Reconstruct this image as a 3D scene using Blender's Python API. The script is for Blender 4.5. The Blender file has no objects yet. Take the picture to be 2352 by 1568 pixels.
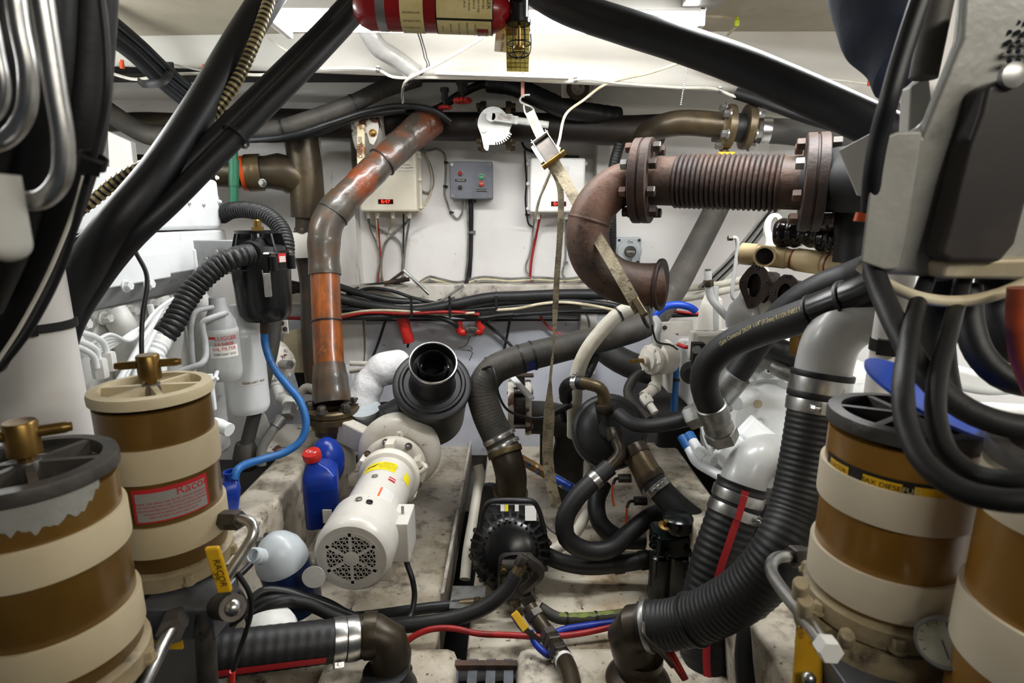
import bpy, math, random
from mathutils import Vector, Matrix
R0 = random.Random(7)
V = Vector
scn = bpy.context.scene
COL = scn.collection
# ---------------------------------------------------------------- camera, world, light, exposure
FPX = 1283.0                      # focal length in pixels of the 2352 px wide frame
PITCH = math.radians(12.5)
CAM = V((0, 0, 1.5))
cp, sp = math.cos(PITCH), math.sin(PITCH)
cd = bpy.data.cameras.new('camera'); cam = bpy.data.objects.new('camera', cd); COL.objects.link(cam)
cam.location = CAM; cam.rotation_euler = (math.pi/2 - PITCH, 0, 0)
cd.sensor_width = 36.0; cd.lens = 36.0*FPX/2352; cd.clip_start = 0.02
cd.dof.use_dof = True; cd.dof.focus_distance = 1.75; cd.dof.aperture_fstop = 6.3
scn.camera = cam
w = bpy.data.worlds.new('world'); scn.world = w; w.use_nodes = True
w.node_tree.nodes['Background'].inputs[0].default_value = (0.82, 0.9, 1.0, 1)
w.node_tree.nodes['Background'].inputs[1].default_value = 0.045
scn.view_settings.view_transform = 'Standard'; scn.view_settings.look = 'None'
scn.view_settings.exposure = 0.12; scn.view_settings.gamma = 1.0; scn.view_settings.use_curve_mapping = False

def area(name, loc, target, sx, sy, power, col=(1, 1, 1)):
    l = bpy.data.lights.new(name, 'AREA'); l.shape = 'RECTANGLE'; l.size = sx; l.size_y = sy
    l.energy = power; l.color = col
    o = bpy.data.objects.new(name, l); COL.objects.link(o); o.location = loc
    o.rotation_euler = (V(target)-V(loc)).to_track_quat('-Z', 'Y').to_euler()
    return o
area('tube_lamp_ahead', (-.09, 1.80, 2.045), (-.09, 1.78, 0), 1.25, .10, 70, (.97, .99, 1))
area('tube_lamp_behind', (0.85, -.35, 2.07), (0.45, .6, 0.95), 1.25, .10, 16, (1, .95, .86))
area('tube_lamp_left', (-1.32, 1.45, 2.07), (-1.0, 1.5, 1.0), .10, 1.2, 26, (.97, .99, 1))

area('tube_lamp_right', (.80, 1.42, 2.07), (.72, 1.42, 1.0), .10, 1.0, 26, (.97, .99, 1))

# ---------------------------------------------------------------- pixel + distance -> real point
def ray(px, py):
    x = (px-1176)/FPX; v = (784-py)/FPX
    return V((x, cp+v*sp, -sp+v*cp))
def P(px, py, Y):                 # the point seen at a pixel, Y metres ahead
    d = ray(px, py); return CAM + d*(Y/d.y)
def PZ(px, py, Z):                # the point seen at a pixel, at height Z
    d = ray(px, py); return CAM + d*((Z-CAM.z)/d.z)
def PX(px, py, X):
    d = ray(px, py); return CAM + d*(X/d.x)
def S(n, py, Y):                  # metres spanned by n pixels there
    d = ray(1176, py); return n*(Y/d.y)/FPX
def PP(l): return [P(*a) for a in l]

# ---------------------------------------------------------------- materials
def lin(h):
    h = h.lstrip('#'); c = [int(h[i:i+2], 16)/255 for i in (0, 2, 4)]
    return tuple((x/12.92 if x <= .04045 else ((x+.055)/1.055)**2.4) for x in c)+(1,)
MATS = {}
def mat(name, col, rough=.5, metal=0, col2=None, s2=6, a2=(.45, .6), dirt=None, sd=25, ad=(.6, .7), bump=0, sb=60, rough2=None,
        emit=0, trans=0, alpha=1, coat=0, stretch=None, dirt2=None, sd2=90, ad2=(.66, .7), ior=1.45):
    m = bpy.data.materials.new(name); m.use_nodes = True; nt = m.node_tree; N = nt.nodes; L = nt.links
    b = N['Principled BSDF']
    b.inputs['Base Color'].default_value = lin(col); b.inputs['Roughness'].default_value = rough; b.inputs['Metallic'].default_value = metal
    b.inputs['IOR'].default_value = ior
    if coat: b.inputs['Coat Weight'].default_value = coat; b.inputs['Coat Roughness'].default_value = .15
    if emit: b.inputs['Emission Color'].default_value = lin(col); b.inputs['Emission Strength'].default_value = emit
    if trans: b.inputs['Transmission Weight'].default_value = trans
    tc = N.new('ShaderNodeTexCoord'); co = tc.outputs['Object']
    if stretch:
        mp = N.new('ShaderNodeMapping'); mp.inputs['Scale'].default_value = stretch; L.new(co, mp.inputs[0]); co = mp.outputs[0]
    last = None
    def layer(prev, c, sc, rng, det=6):
        n = N.new('ShaderNodeTexNoise'); n.inputs['Scale'].default_value = sc; n.inputs['Detail'].default_value = det; n.inputs['Roughness'].default_value = .62
        L.new(co, n.inputs['Vector'])
        r = N.new('ShaderNodeMapRange'); r.inputs[1].default_value = rng[0]; r.inputs[2].default_value = rng[1]; L.new(n.outputs[0], r.inputs[0])
        mx = N.new('ShaderNodeMix'); mx.data_type = 'RGBA'; L.new(r.outputs[0], mx.inputs[0])
        if prev is None: mx.inputs[6].default_value = lin(col)
        else: L.new(prev, mx.inputs[6])
        mx.inputs[7].default_value = lin(c)
        return mx.outputs[2], r.outputs[0]
    fac = None
    if col2: last, fac = layer(last, col2, s2, a2)
    if dirt: last, _ = layer(last, dirt, sd, ad)
    if dirt2: last, _ = layer(last, dirt2, sd2, ad2, 3)
    if last is not None: L.new(last, b.inputs['Base Color'])
    if rough2 is not None and fac is not None:
        r = N.new('ShaderNodeMapRange'); L.new(fac, r.inputs[0]); r.inputs[3].default_value = rough; r.inputs[4].default_value = rough2
        L.new(r.outputs[0], b.inputs['Roughness'])
    if bump:
        n = N.new('ShaderNodeTexNoise'); n.inputs['Scale'].default_value = sb; n.inputs['Detail'].default_value = 4; L.new(co, n.inputs['Vector'])
        bp = N.new('ShaderNodeBump'); bp.inputs['Strength'].default_value = bump; bp.inputs['Distance'].default_value = .01
        L.new(n.outputs[0], bp.inputs['Height']); L.new(bp.outputs[0], b.inputs['Normal'])
    MATS[name] = m
    return m
m_wall = mat('wall_paint', '#dfdcd8', .45, col2='#cfcac4', s2=2.2, a2=(.5, .75), dirt='#a79d92', sd=5, ad=(.66, .85), bump=.12, sb=14, dirt2='#6b5444', sd2=34, ad2=(.735, .75))
m_ceil = mat('ceiling_paint', '#b0a894', .5, col2='#9a917c', s2=2.5, a2=(.4, .7), dirt='#8d8474', sd=9, ad=(.63, .85), bump=.1, sb=12, dirt2='#5c4a3a', sd2=30, ad2=(.74, .76))
m_beam = mat('beam_paint', '#e0ddd4', .4, col2='#cbc5b8', s2=3, a2=(.45, .75), bump=.25, sb=9, dirt='#958b7d', sd=8, ad=(.66, .85), stretch=(.35, 1, 1))
m_wood = mat('painted_wood', '#d9d6d0', .5, col2='#bfbab2', s2=5, a2=(.45, .8), dirt='#837768', sd=20, ad=(.62, .75), bump=.3, sb=18, stretch=(1, 1, .18))
m_ledge = mat('grimy_ledge', '#cfc9be', .55, col2='#8b8174', s2=6, a2=(.42, .7), dirt='#4c4238', sd=22, ad=(.56, .7), bump=.2, sb=30)
m_floor = mat('grimy_floor', '#c9c1b1', .42, col2='#8d8069', s2=4, a2=(.40, .68), dirt='#4f4334', sd=14, ad=(.5, .7), dirt2='#33291f', sd2=60, ad2=(.64, .72), bump=.35, sb=20)
m_floor2 = mat('rust_stained_floor', '#cec5b2', .4, col2='#a98146', s2=3.6, a2=(.5, .74), dirt='#574836', sd=14, ad=(.51, .72), dirt2='#33291f', sd2=60, ad2=(.64, .72), bump=.35, sb=16)
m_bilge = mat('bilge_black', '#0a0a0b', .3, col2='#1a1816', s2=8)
m_dark = mat('shade_and_dark_parts', '#1d1c1b', .6, col2='#2c2a27', s2=6)  # shade under the deck put into the colour; plain dark parts share it
m_engw = mat('engine_white', '#e8ebec', .32, col2='#dcdfdf', s2=4, a2=(.5, .7), dirt='#b9b7b1', sd=12, ad=(.64, .8), coat=.2, bump=.04, sb=30)
m_engd = mat('engine_white_dirty', '#d9d9d5', .4, col2='#b7b5ae', s2=6, a2=(.45, .7), dirt='#5c5248', sd=16, ad=(.6, .72), bump=.12, sb=40)
m_engg = mat('engine_grey', '#a7a9aa', .45, col2='#8d8f90', s2=5, dirt='#5e5c58', sd=14, ad=(.6, .75))
m_gearw = mat('gearcase_white', '#e6e8e8', .28, col2='#d6d7d5', s2=5, a2=(.5, .7), dirt='#4b443d', sd=28, ad=(.69, .72), bump=.08, sb=22, coat=.25)
m_greyp = mat('grey_paint', '#b4b4b2', .3, col2='#a19f9b', s2=5, a2=(.4, .7), dirt='#6d6a66', sd=14, ad=(.66, .8), coat=.2)
m_rub = mat('hose_rubber', '#1a1a1b', .5, col2='#262525', s2=9, a2=(.4, .75), dirt='#5b5752', sd=40, ad=(.7, .85), bump=.06, sb=90)
m_rubd = mat('hose_rubber_dark', '#0b0b0c', .52, col2='#141414', s2=8, a2=(.4, .75), bump=.05, sb=80)
m_rubb = mat('hose_rubber_bluish', '#08090d', .46, col2='#101318', s2=6, a2=(.4, .75), bump=.03, sb=50)
m_rubg = mat('hose_rubber_grey', '#393733', .58, col2='#4b463f', s2=10, a2=(.4, .7), dirt='#7a7266', sd=30, ad=(.64, .8), bump=.08, sb=70)
m_plast = mat('black_plastic', '#0d0d0e', .24, col2='#151516', s2=10, dirt='#36342f', sd=60, ad=(.7, .8))
m_plastm = mat('black_plastic_matt', '#141415', .45, col2='#1f1f20', s2=12, dirt='#45423c', sd=40, ad=(.68, .8))
m_cable = mat('black_cable', '#18191a', .4, col2='#262728', s2=14)
m_cableg = mat('grey_cable', '#7b7a74', .5, col2='#5d5b55', s2=16)
m_cablew = mat('white_cable', '#d6d2c6', .45, col2='#b8b1a1', s2=12, a2=(.5, .7))
m_cabler = mat('red_cable', '#9c1f1c', .4, col2='#7d1715', s2=14)
m_cablec = mat('cream_cable', '#c9bfa3', .5, col2='#aca082', s2=14)
m_rust = mat('rusty_steel', '#40332b', .58, metal=.2, col2='#634535', s2=5, a2=(.4, .68), dirt='#8a7568', sd=18, ad=(.64, .8), dirt2='#231b17', sd2=60, ad2=(.6, .7), bump=.2, sb=60)
m_rust2 = mat('dark_rusty_steel', '#302825', .6, metal=.3, col2='#4c372d', s2=7, a2=(.42, .7), dirt='#7a5a3e', sd=22, ad=(.68, .8), bump=.2, sb=60)
m_wrap = mat('resin_wrapped_pipe', '#474038', .34, col2='#733a1c', s2=10, a2=(.44, .62), dirt='#2f2a26', sd=18, ad=(.53, .72), dirt2='#6f675c', sd2=34, ad2=(.6, .74), bump=.55, sb=24, coat=.45, stretch=(1, 1, .8))
m_wrap2 = mat('resin_orange_pipe', '#8a4816', .34, col2='#4f2f1a', s2=16, a2=(.42, .66), dirt='#2f231b', sd=24, ad=(.55, .72), dirt2='#a8601f', sd2=30, ad2=(.6, .75), bump=.2, sb=22, coat=.35, stretch=(1, 1, .35))
m_wrapg = mat('resin_grey_pipe', '#3f3a33', .38, col2='#5d4023', s2=9, a2=(.45, .7), dirt='#37322d', sd=9, ad=(.56, .7), bump=.4, sb=16, coat=.3)
m_bronze = mat('bronze_pipe', '#332c23', .38, metal=.45, col2='#4d412b', s2=4, a2=(.42, .7), dirt='#28231d', sd=12, ad=(.56, .72), bump=.1, sb=40)
m_bronzel = mat('bronze_light', '#5b4d34', .38, metal=.5, col2='#4c4233', s2=7, a2=(.42, .7), dirt='#8a7c5f', sd=25, ad=(.66, .8), bump=.1, sb=50)
m_headr = mat('shadowed_bronze', '#1f1a16', .5, metal=.3, col2='#2e261d', s2=9)  # bronze painted near black for the shadow under the deck
m_brass = mat('brass', '#80632f', .33, metal=.75, col2='#5a4724', s2=12, a2=(.45, .7))
m_steel = mat('stainless', '#c7c7c5', .3, metal=1, col2='#aaa9a5', s2=20)
m_galv = mat('zinc_steel', '#9a9a97', .38, metal=.8, col2='#77756f', s2=14, dirt='#544d45', sd=30, ad=(.64, .75))
m_steeld = mat('dark_steel', '#46423e', .45, metal=.7, col2='#5a554f', s2=12, dirt='#2b2724', sd=22)
m_gold = mat('gold_filter_body', '#6d501f', .32, metal=.2, col2='#5b421b', s2=5, a2=(.4, .7), coat=.25)
m_goldr = mat('amber_filter_body', '#8c6322', .32, metal=.1, col2='#7b571e', s2=5, a2=(.4, .7), coat=.25)
m_cream = mat('cream_plastic', '#bfb193', .42, col2='#afa080', s2=5, a2=(.45, .7), dirt='#8f8068', sd=14, ad=(.68, .82))
m_creamr = mat('pale_cream_plastic', '#cec2aa', .42, col2='#bfb196', s2=5, a2=(.45, .7), dirt='#8f8068', sd=14, ad=(.68, .82))
m_basec = mat('grubby_cream_casting', '#a39474', .5, col2='#7d6f55', s2=9, a2=(.42, .66), dirt='#3c342a', sd=22, ad=(.56, .7), bump=.15, sb=40)
m_cast = mat('cast_grey_lid', '#4b4844', .45, metal=.3, col2='#3a3734', s2=12, dirt='#6a655e', sd=24, ad=(.62, .75), bump=.1, sb=70)
m_castw = mat('chipped_cream_lid', '#cbbd9c', .5, col2='#4a4540', s2=11, a2=(.6, .63), dirt='#958766', sd=18, ad=(.6, .75), bump=.12, sb=60)
m_red = mat('red_paint', '#8e1418', .3, col2='#7a1014', s2=8, dirt='#5a1214', sd=20, ad=(.64, .8), coat=.3)
m_redb = mat('bright_red', '#c22a22', .35, col2='#ab211b', s2=10)
m_orange = mat('orange_plastic', '#d8541c', .45)
m_yellow = mat('yellow_vinyl', '#d9aa1c', .42, col2='#c49414', s2=14, a2=(.5, .7))
m_ytag = mat('yellow_tag', '#d6c25a', .5, col2='#bda646', s2=12, a2=(.45, .65), dirt='#6e4f26', sd=9, ad=(.62, .72))
m_lime = mat('lime_clip', '#b8cc1e', .4)
m_blueh = mat('blue_hose', '#1f5f9f', .45, col2='#2d4f74', s2=8, a2=(.5, .7), dirt='#1b2b40', sd=14, ad=(.62, .78))
m_blue = mat('bright_blue', '#1747b8', .35)
m_blued = mat('blue_jug', '#0e2e86', .3, col2='#12389b', s2=6)
m_bluet = mat('blue_tape', '#11329a', .4, col2='#0c2478', s2=12)
m_teal = mat('teal_stripe', '#12566a', .5)
m_navy = mat('navy_cloth', '#0e1626', .8, col2='#18233a', s2=5, bump=.4, sb=12)
m_greenp = mat('green_pole', '#2d6a50', .4, col2='#235741', s2=10)
m_pvc = mat('tan_pvc', '#c3ae84', .42, col2='#b39c72', s2=6, a2=(.4, .7), dirt='#8d7650', sd=14, ad=(.62, .78))
m_silver = mat('aluminium_tape', '#b9b8b4', .32, metal=.45, col2='#8f857a', s2=5, a2=(.45, .7), dirt='#7a6350', sd=9, ad=(.62, .75), bump=.6, sb=20)
m_tapeg = mat('grey_tape', '#93928c', .42, metal=.1, col2='#7f7d75', s2=5, a2=(.4, .7), dirt='#5f5b52', sd=12, ad=(.58, .76), bump=.5, sb=14)
m_foil = mat('white_blanket', '#dedede', .55, col2='#c9c8c5', s2=8, a2=(.45, .7), bump=.9, sb=22, dirt='#9a9285', sd=10, ad=(.66, .8))
m_strap = mat('tan_webbing', '#b1a688', .7, col2='#8d8268', s2=24, a2=(.45, .6), dirt='#6f664f', sd=60, ad=(.58, .68), bump=.3, sb=150)
m_strapd = mat('dirty_webbing', '#8d826a', .7, col2='#6a5f4c', s2=20, a2=(.45, .6), dirt='#4b4335', sd=40, ad=(.58, .68), bump=.3, sb=150)
m_box = mat('ivory_box', '#e2dccb', .35, col2='#d7cfba', s2=4, dirt='#a59a80', sd=9, ad=(.68, .8))
m_boxw = mat('white_box', '#eceae6', .35, col2='#e0ddd7', s2=4)
m_gbox = mat('grey_box', '#6d6f76', .4, col2='#62646b', s2=8, dirt='#8b8b8e', sd=40, ad=(.68, .8))
m_switch = mat('switch_grey', '#a9adae', .4, col2='#979b9c', s2=10)
m_black = mat('flat_black', '#0b0b0b', .5)
m_ink = mat('ink', '#17130f', .6)
m_inkr = mat('red_ink', '#b2242a', .55)
m_inkw = mat('white_print', '#c9c4b6', .55)
m_label = mat('label_cream', '#cfc08a', .5, col2='#bba868', s2=12, a2=(.5, .7))
m_labelw = mat('label_white', '#dcdad4', .5)
m_labelg = mat('label_silver_grey', '#8f8c88', .45)
m_ylabel = mat('yellow_label', '#e3cf1b', .45)
m_led = mat('led_red', '#ff2a1c', .5, emit=5)
m_ledbg = mat('led_window', '#3a0507', .2)
m_green = mat('green_button', '#1d8a56', .35)
m_lamp = mat('lamp_glass', '#ffffff', .5, emit=20)
m_fix = mat('lamp_body', '#e4e2dc', .4)
m_tank = mat('translucent_tank', '#dfe6ea', .3, col2='#cfd9de', s2=5, trans=.35)
m_jug = mat('clear_jug', '#8ca6d8', .18, trans=.75)
m_coolant = mat('blue_coolant', '#0f2a78', .2, col2='#0c2266', s2=4)
m_coolant2 = mat('navy_coolant', '#1b2b52', .25, col2='#24375f', s2=6)
m_cpump = mat('cream_pump_paint', '#d8d2c6', .38, col2='#c2b9a8', s2=5, a2=(.48, .72), dirt='#8a4a34', sd=10, ad=(.7, .72), dirt2='#6d5f50', sd2=40, ad2=(.66, .74), bump=.08, sb=40, coat=.15)
m_motor = mat('motor_paint', '#cdc9c1', .36, col2='#b9b3a8', s2=5, a2=(.48, .72), dirt='#8f8678', sd=12, ad=(.66, .78), dirt2='#4c4338', sd2=46, ad2=(.7, .74), bump=.06, sb=40, coat=.2)
m_gdark = mat('oily_black_metal', '#101413', .2, metal=.3, col2='#1c2422', s2=9)
m_grease = mat('grease', '#0d0b0b', .14, col2='#1d1514', s2=12, bump=.6, sb=22)
m_glass = mat('clear_glass', '#ffffff', .05, trans=1)
m_gauge = mat('gauge_face', '#d8d3bd', .5, col2='#b9b397', s2=14)
m_manif = mat('alloy_block', '#6c6f75', .38, metal=.6, col2='#5a5d62', s2=10, dirt='#34353a', sd=30, ad=(.66, .76))
m_spiral = mat('brassy_conduit', '#b3a377', .35, metal=.45, col2='#8e8058', s2=16)
m_translh = mat('white_hose', '#cfcabb', .45, col2='#b5ad99', s2=9, a2=(.45, .7), dirt='#8a7f68', sd=20, ad=(.66, .8))
m_copper = mat('orange_pipe', '#8a3a1c', .4, col2='#6b2c17', s2=8)
m_paddle = mat('pale_grey_handle', '#a8a7a0', .4)
m_oldpaint = mat('flaking_white', '#d2cdc2', .5, col2='#5a3a2c', s2=9, a2=(.57, .6), dirt='#7d7163', sd=20, ad=(.62, .75), bump=.2, sb=40)
m_brush = mat('paint_spattered_wood', '#94713f', .5, col2='#2a5f9a', s2=14, a2=(.5, .55), dirt='#d8c39a', sd=24, ad=(.58, .62))
m_pale = mat('pale_tarpaulin', '#c4c2bb', .5)

# ---------------------------------------------------------------- mesh helpers
def basis(ax):
    z = V(ax).normalized(); a = V((0, 0, 1)) if abs(z.z) < .92 else V((1, 0, 0))
    x = a.cross(z).normalized(); y = z.cross(x); return x, y, z
def spline(pts, n=10, closed=False):
    if len(pts) < 3 and not closed:
        return [pts[0].lerp(pts[1], i/n) for i in range(n+1)] if len(pts) == 2 else list(pts)
    out = []; m = len(pts); rng = m if closed else m-1
    for i in range(rng):
        if closed: p0, p1, p2, p3 = pts[(i-1) % m], pts[i], pts[(i+1) % m], pts[(i+2) % m]
        else:
            p1, p2 = pts[i], pts[i+1]
            p0 = pts[i-1] if i > 0 else p1*2-p2
            p3 = pts[i+2] if i+2 < m else p2*2-p1
        t0 = 0; t1 = t0+max(1e-6, (p1-p0).length)**.5; t2 = t1+max(1e-6, (p2-p1).length)**.5; t3 = t2+max(1e-6, (p3-p2).length)**.5
        for k in range(n):
            t = t1+(t2-t1)*k/n
            A1 = p0*((t1-t)/(t1-t0))+p1*((t-t0)/(t1-t0)); A2 = p1*((t2-t)/(t2-t1))+p2*((t-t1)/(t2-t1)); A3 = p2*((t3-t)/(t3-t2))+p3*((t-t2)/(t3-t2))
            B1 = A1*((t2-t)/(t2-t0))+A2*((t-t0)/(t2-t0)); B2 = A2*((t3-t)/(t3-t1))+A3*((t-t1)/(t3-t1))
            out.append(B1*((t2-t)/(t2-t1))+B2*((t-t1)/(t2-t1)))
    out.append(pts[0] if closed else pts[-1])
    return out
class Path:
    def __init__(s, pts, n=14, straight=False):
        s.p = list(pts) if straight else spline(pts, n)
        s.l = [0]
        for a, b in zip(s.p, s.p[1:]): s.l.append(s.l[-1]+(b-a).length)
        s.L = s.l[-1]
    def at(s, d):
        d = min(max(d, 0), s.L)
        lo, hi = 0, len(s.l)-1
        while hi-lo > 1:
            m = (lo+hi)//2
            if s.l[m] <= d: lo = m
            else: hi = m
        seg = s.l[hi]-s.l[lo]; f = (d-s.l[lo])/seg if seg > 0 else 0
        return s.p[lo].lerp(s.p[hi], f)
    def tan(s, d):
        e = max(s.L*.004, 1e-4); return (s.at(d+e)-s.at(d-e)).normalized()
    def frames(s, ds):
        ts = [s.tan(d) for d in ds]; x, y, z = basis(ts[0]); fr = [(s.at(ds[0]), x, y)]
        for i in range(1, len(ds)):
            t = ts[i]; x = x-t*x.dot(t)
            x = x.normalized() if x.length > 1e-6 else basis(t)[0]
            fr.append((s.at(ds[i]), x.copy(), t.cross(x)))
        return fr
ORG = {}
class MB:
    def __init__(s): s.v = []; s.f = []
    def add(s, vs, fs):
        o = len(s.v); s.v += [V(a) for a in vs]; s.f += [tuple(i+o for i in f) for f in fs]; return s
    def rings(s, rs, caps=True, close=False):
        o = len(s.v); n = len(rs[0])
        for r in rs: s.v += [V(a) for a in r]
        m = len(rs)
        for i in range(m if close else m-1):
            j = (i+1) % m
            for k in range(n):
                a = o+i*n+k; b = o+i*n+(k+1) % n; c = o+j*n+(k+1) % n; d = o+j*n+k
                s.f.append((a, b, c, d))
        if caps and not close:
            s.f.append(tuple(o+k for k in reversed(range(n)))); s.f.append(tuple(o+(m-1)*n+k for k in range(n)))
        return s
    def sweep(s, path, r, n=12, step=None, rf=None, flat=None, d0=0, d1=None, caps=True):
        if not isinstance(path, Path): path = Path(path)
        d1 = path.L if d1 is None else d1
        r0 = r if not callable(r) else r(0)
        step = step or max(r0*.7, (d1-d0)/160)
        k = max(2, int(math.ceil((d1-d0)/step)))
        ds = [d0+(d1-d0)*i/k for i in range(k+1)]
        rs = []
        for d, (c, x, y) in zip(ds, path.frames(ds)):
            rr = r(d) if callable(r) else r
            if rf: rr *= rf(d)
            if flat: rs.append([c+x*(math.cos(a)*rr*flat[0])+y*(math.sin(a)*rr*flat[1]) for a in [2*math.pi*q/n for q in range(n)]])
            else: rs.append([c+x*(math.cos(a)*rr)+y*(math.sin(a)*rr) for a in [2*math.pi*q/n for q in range(n)]])
        return s.rings(rs, caps)
    def lathe(s, prof, base, ax, n=28, caps=True):
        x, y, z = basis(ax); b = V(base); o = len(s.v)
        if len(prof) > 3 and prof[-1][1] < max(q[1] for q in prof)-.003 and prof[-1][0] > .003: caps = False
        rs = [[b+z*h+x*(math.cos(a)*max(r, 1e-5))+y*(math.sin(a)*max(r, 1e-5)) for a in [2*math.pi*q/n for q in range(n)]] for r, h in prof]
        return s.rings(rs, caps)
    def cyl(s, a, b, r, n=20, r2=None):
        a = V(a); b = V(b); L = (b-a).length
        return s.lathe([(r, 0), (r if r2 is None else r2, L)], a, b-a, n)
    def box(s, c, size, ax=None):
        c = V(c); x, y, z = ax if ax else (V((1, 0, 0)), V((0, 1, 0)), V((0, 0, 1)))
        hx, hy, hz = [q/2 for q in size]
        vs = [c+x*(i*hx)+y*(j*hy)+z*(k*hz) for k in (-1, 1) for j in (-1, 1) for i in (-1, 1)]
        return s.add(vs, [(0, 2, 3, 1), (4, 5, 7, 6), (0, 1, 5, 4), (2, 6, 7, 3), (0, 4, 6, 2), (1, 3, 7, 5)])
    def prism(s, poly, ext):
        e = V(ext); n = len(poly); vs = [V(p) for p in poly]
        return s.add(vs+[p+e for p in vs], [tuple(reversed(range(n))), tuple(range(n, 2*n))]+[(i, (i+1) % n, n+(i+1) % n, n+i) for i in range(n)])
    def ball(s, c, r, n=16, m=10, ax=None, sc=(1, 1, 1)):
        x, y, z = ax if ax else (V((1, 0, 0)), V((0, 1, 0)), V((0, 0, 1))); c = V(c)
        rs = []
        for i in range(m+1):
            t = -math.pi/2+math.pi*i/m; cr = max(math.cos(t), 1e-3)
            rs.append([c+x*(cr*math.cos(a)*r*sc[0])+y*(cr*math.sin(a)*r*sc[1])+z*(math.sin(t)*r*sc[2]) for a in [2*math.pi*q/n for q in range(n)]])
        return s.rings(rs)
    def torus(s, c, ax, R, r, n=32, m=10, a0=0, a1=2*math.pi):
        x, y, z = basis(ax); c = V(c); full = abs(a1-a0-2*math.pi) < 1e-6
        rs = []
        for i in range(n if full else n+1):
            a = a0+(a1-a0)*i/n; d = x*math.cos(a)+y*math.sin(a)
            rs.append([c+d*(R+r*math.cos(b))+z*(r*math.sin(b)) for b in [2*math.pi*q/m for q in range(m)]])
        return s.rings(rs, not full, full)
    def ringbox(s, c, ax, ro, ri, h, n=32):       # washer / flange with a hole
        x, y, z = basis(ax); c = V(c); rs = []
        for r, hh in ((ri, 0), (ro, 0), (ro, h), (ri, h)):
            rs.append([c+z*hh+x*(math.cos(a)*r)+y*(math.sin(a)*r) for a in [2*math.pi*q/n for q in range(n)]])
        return s.rings(rs, False, True)
    def bolt(s, c, ax, r, h, washer=True):
        if washer: s.lathe([(r*1.35, 0), (r*1.35, h*.25)], c, ax, 14)
        s.lathe([(r, h*.2), (r, h*.9), (r*.85, h)], c, ax, 6); return s
    def obj(s, name, m, parent=None, bevel=0, seg=2, angle=38, sub=0, smooth=True, org=None):
        o0 = ORG[parent.name_full] if parent else (V(org) if org is not None else None)
        if o0 is None:
            lo = [min(v[i] for v in s.v) for i in range(3)]; hi = [max(v[i] for v in s.v) for i in range(3)]
            o0 = V(((lo[0]+hi[0])/2, (lo[1]+hi[1])/2, lo[2]))
        me = bpy.data.meshes.new(name); me.from_pydata([v-o0 for v in s.v], [], s.f)
        import bmesh
        bm = bmesh.new(); bm.from_mesh(me); bmesh.ops.recalc_face_normals(bm, faces=bm.faces); bm.to_mesh(me); bm.free()
        me.materials.append(m)
        if smooth:
            me.polygons.foreach_set('use_smooth', [True]*len(me.polygons)); me.set_sharp_from_angle(angle=math.radians(angle))
        o = bpy.data.objects.new(name, me); COL.objects.link(o)
        if parent: o.parent = parent
        else: o.location = o0
        ORG[o.name_full] = o0
        if bevel:
            b = o.modifiers.new('bevel', 'BEVEL'); b.width = bevel; b.segments = seg; b.limit_method = 'ANGLE'; b.angle_limit = math.radians(35); b.harden_normals = True
        if sub:
            b = o.modifiers.new('sub', 'SUBSURF'); b.levels = sub; b.render_levels = sub
        return o
def tag(o, label, cat, group=None):
    o['label'] = label; o['category'] = cat
    if group: o['group'] = group
    return o
def lab(o, label): o['label'] = label; return o
def T(name, label, cat, loc, group=None):
    o = bpy.data.objects.new(name, None); COL.objects.link(o); o.location = V(loc); o.empty_display_size = .05
    ORG[o.name_full] = V(loc); return tag(o, label, cat, group)
def struct(o): o['kind'] = 'structure'; return o

# text laid on a mapping (u along, v up) -> point
TXT = {}
def textgeo(s, size=1.0):
    c = bpy.data.curves.new('txt', 'FONT'); c.body = s; c.size = size; c.align_x = 'CENTER'; c.align_y = 'CENTER'; c.resolution_u = 2
    o = bpy.data.objects.new('txt', c); COL.objects.link(o); bpy.context.view_layer.update()
    me = o.to_mesh(); vs = [v.co.copy() for v in me.vertices]; fs = [tuple(p.vertices) for p in me.polygons]
    o.to_mesh_clear(); bpy.data.objects.remove(o); bpy.data.curves.remove(c); return vs, fs
def text(name, s, size, fn, m, parent, sx=1.0):
    vs, fs = textgeo(s, size); b = MB(); b.add([fn(v.x*sx, v.y) for v in vs], fs)
    return b.obj(name, m, parent, smooth=False)
def plane_fn(c, right, up, off=.0008):
    c = V(c); r = V(right).normalized(); u = V(up).normalized(); n = r.cross(u); return lambda a, b: c+r*a+u*b+n*off
def cyl_fn(base, ax, r, ang0, h0, roll=0, flip=False):   # print wrapped on a cylinder; front direction by angle in basis(ax)
    x, y, z = basis(ax); base = V(base); cr, sr = math.cos(roll), math.sin(roll)
    def fn(a, b):
        a, b = a*cr-b*sr, a*sr+b*cr
        t = ang0+a/r
        return base+z*(h0+b)+x*(math.cos(t)*r)+y*(math.sin(t)*r)
    return fn
def patch(fn, wd, ht, nu=10, nv=4, thick=0):
    vs = [fn(-wd/2+wd*i/nu, -ht/2+ht*j/nv) for j in range(nv+1) for i in range(nu+1)]
    fs = [(j*(nu+1)+i, j*(nu+1)+i+1, (j+1)*(nu+1)+i+1, (j+1)*(nu+1)+i) for j in range(nv) for i in range(nu)]
    return MB().add(vs, fs)

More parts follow.
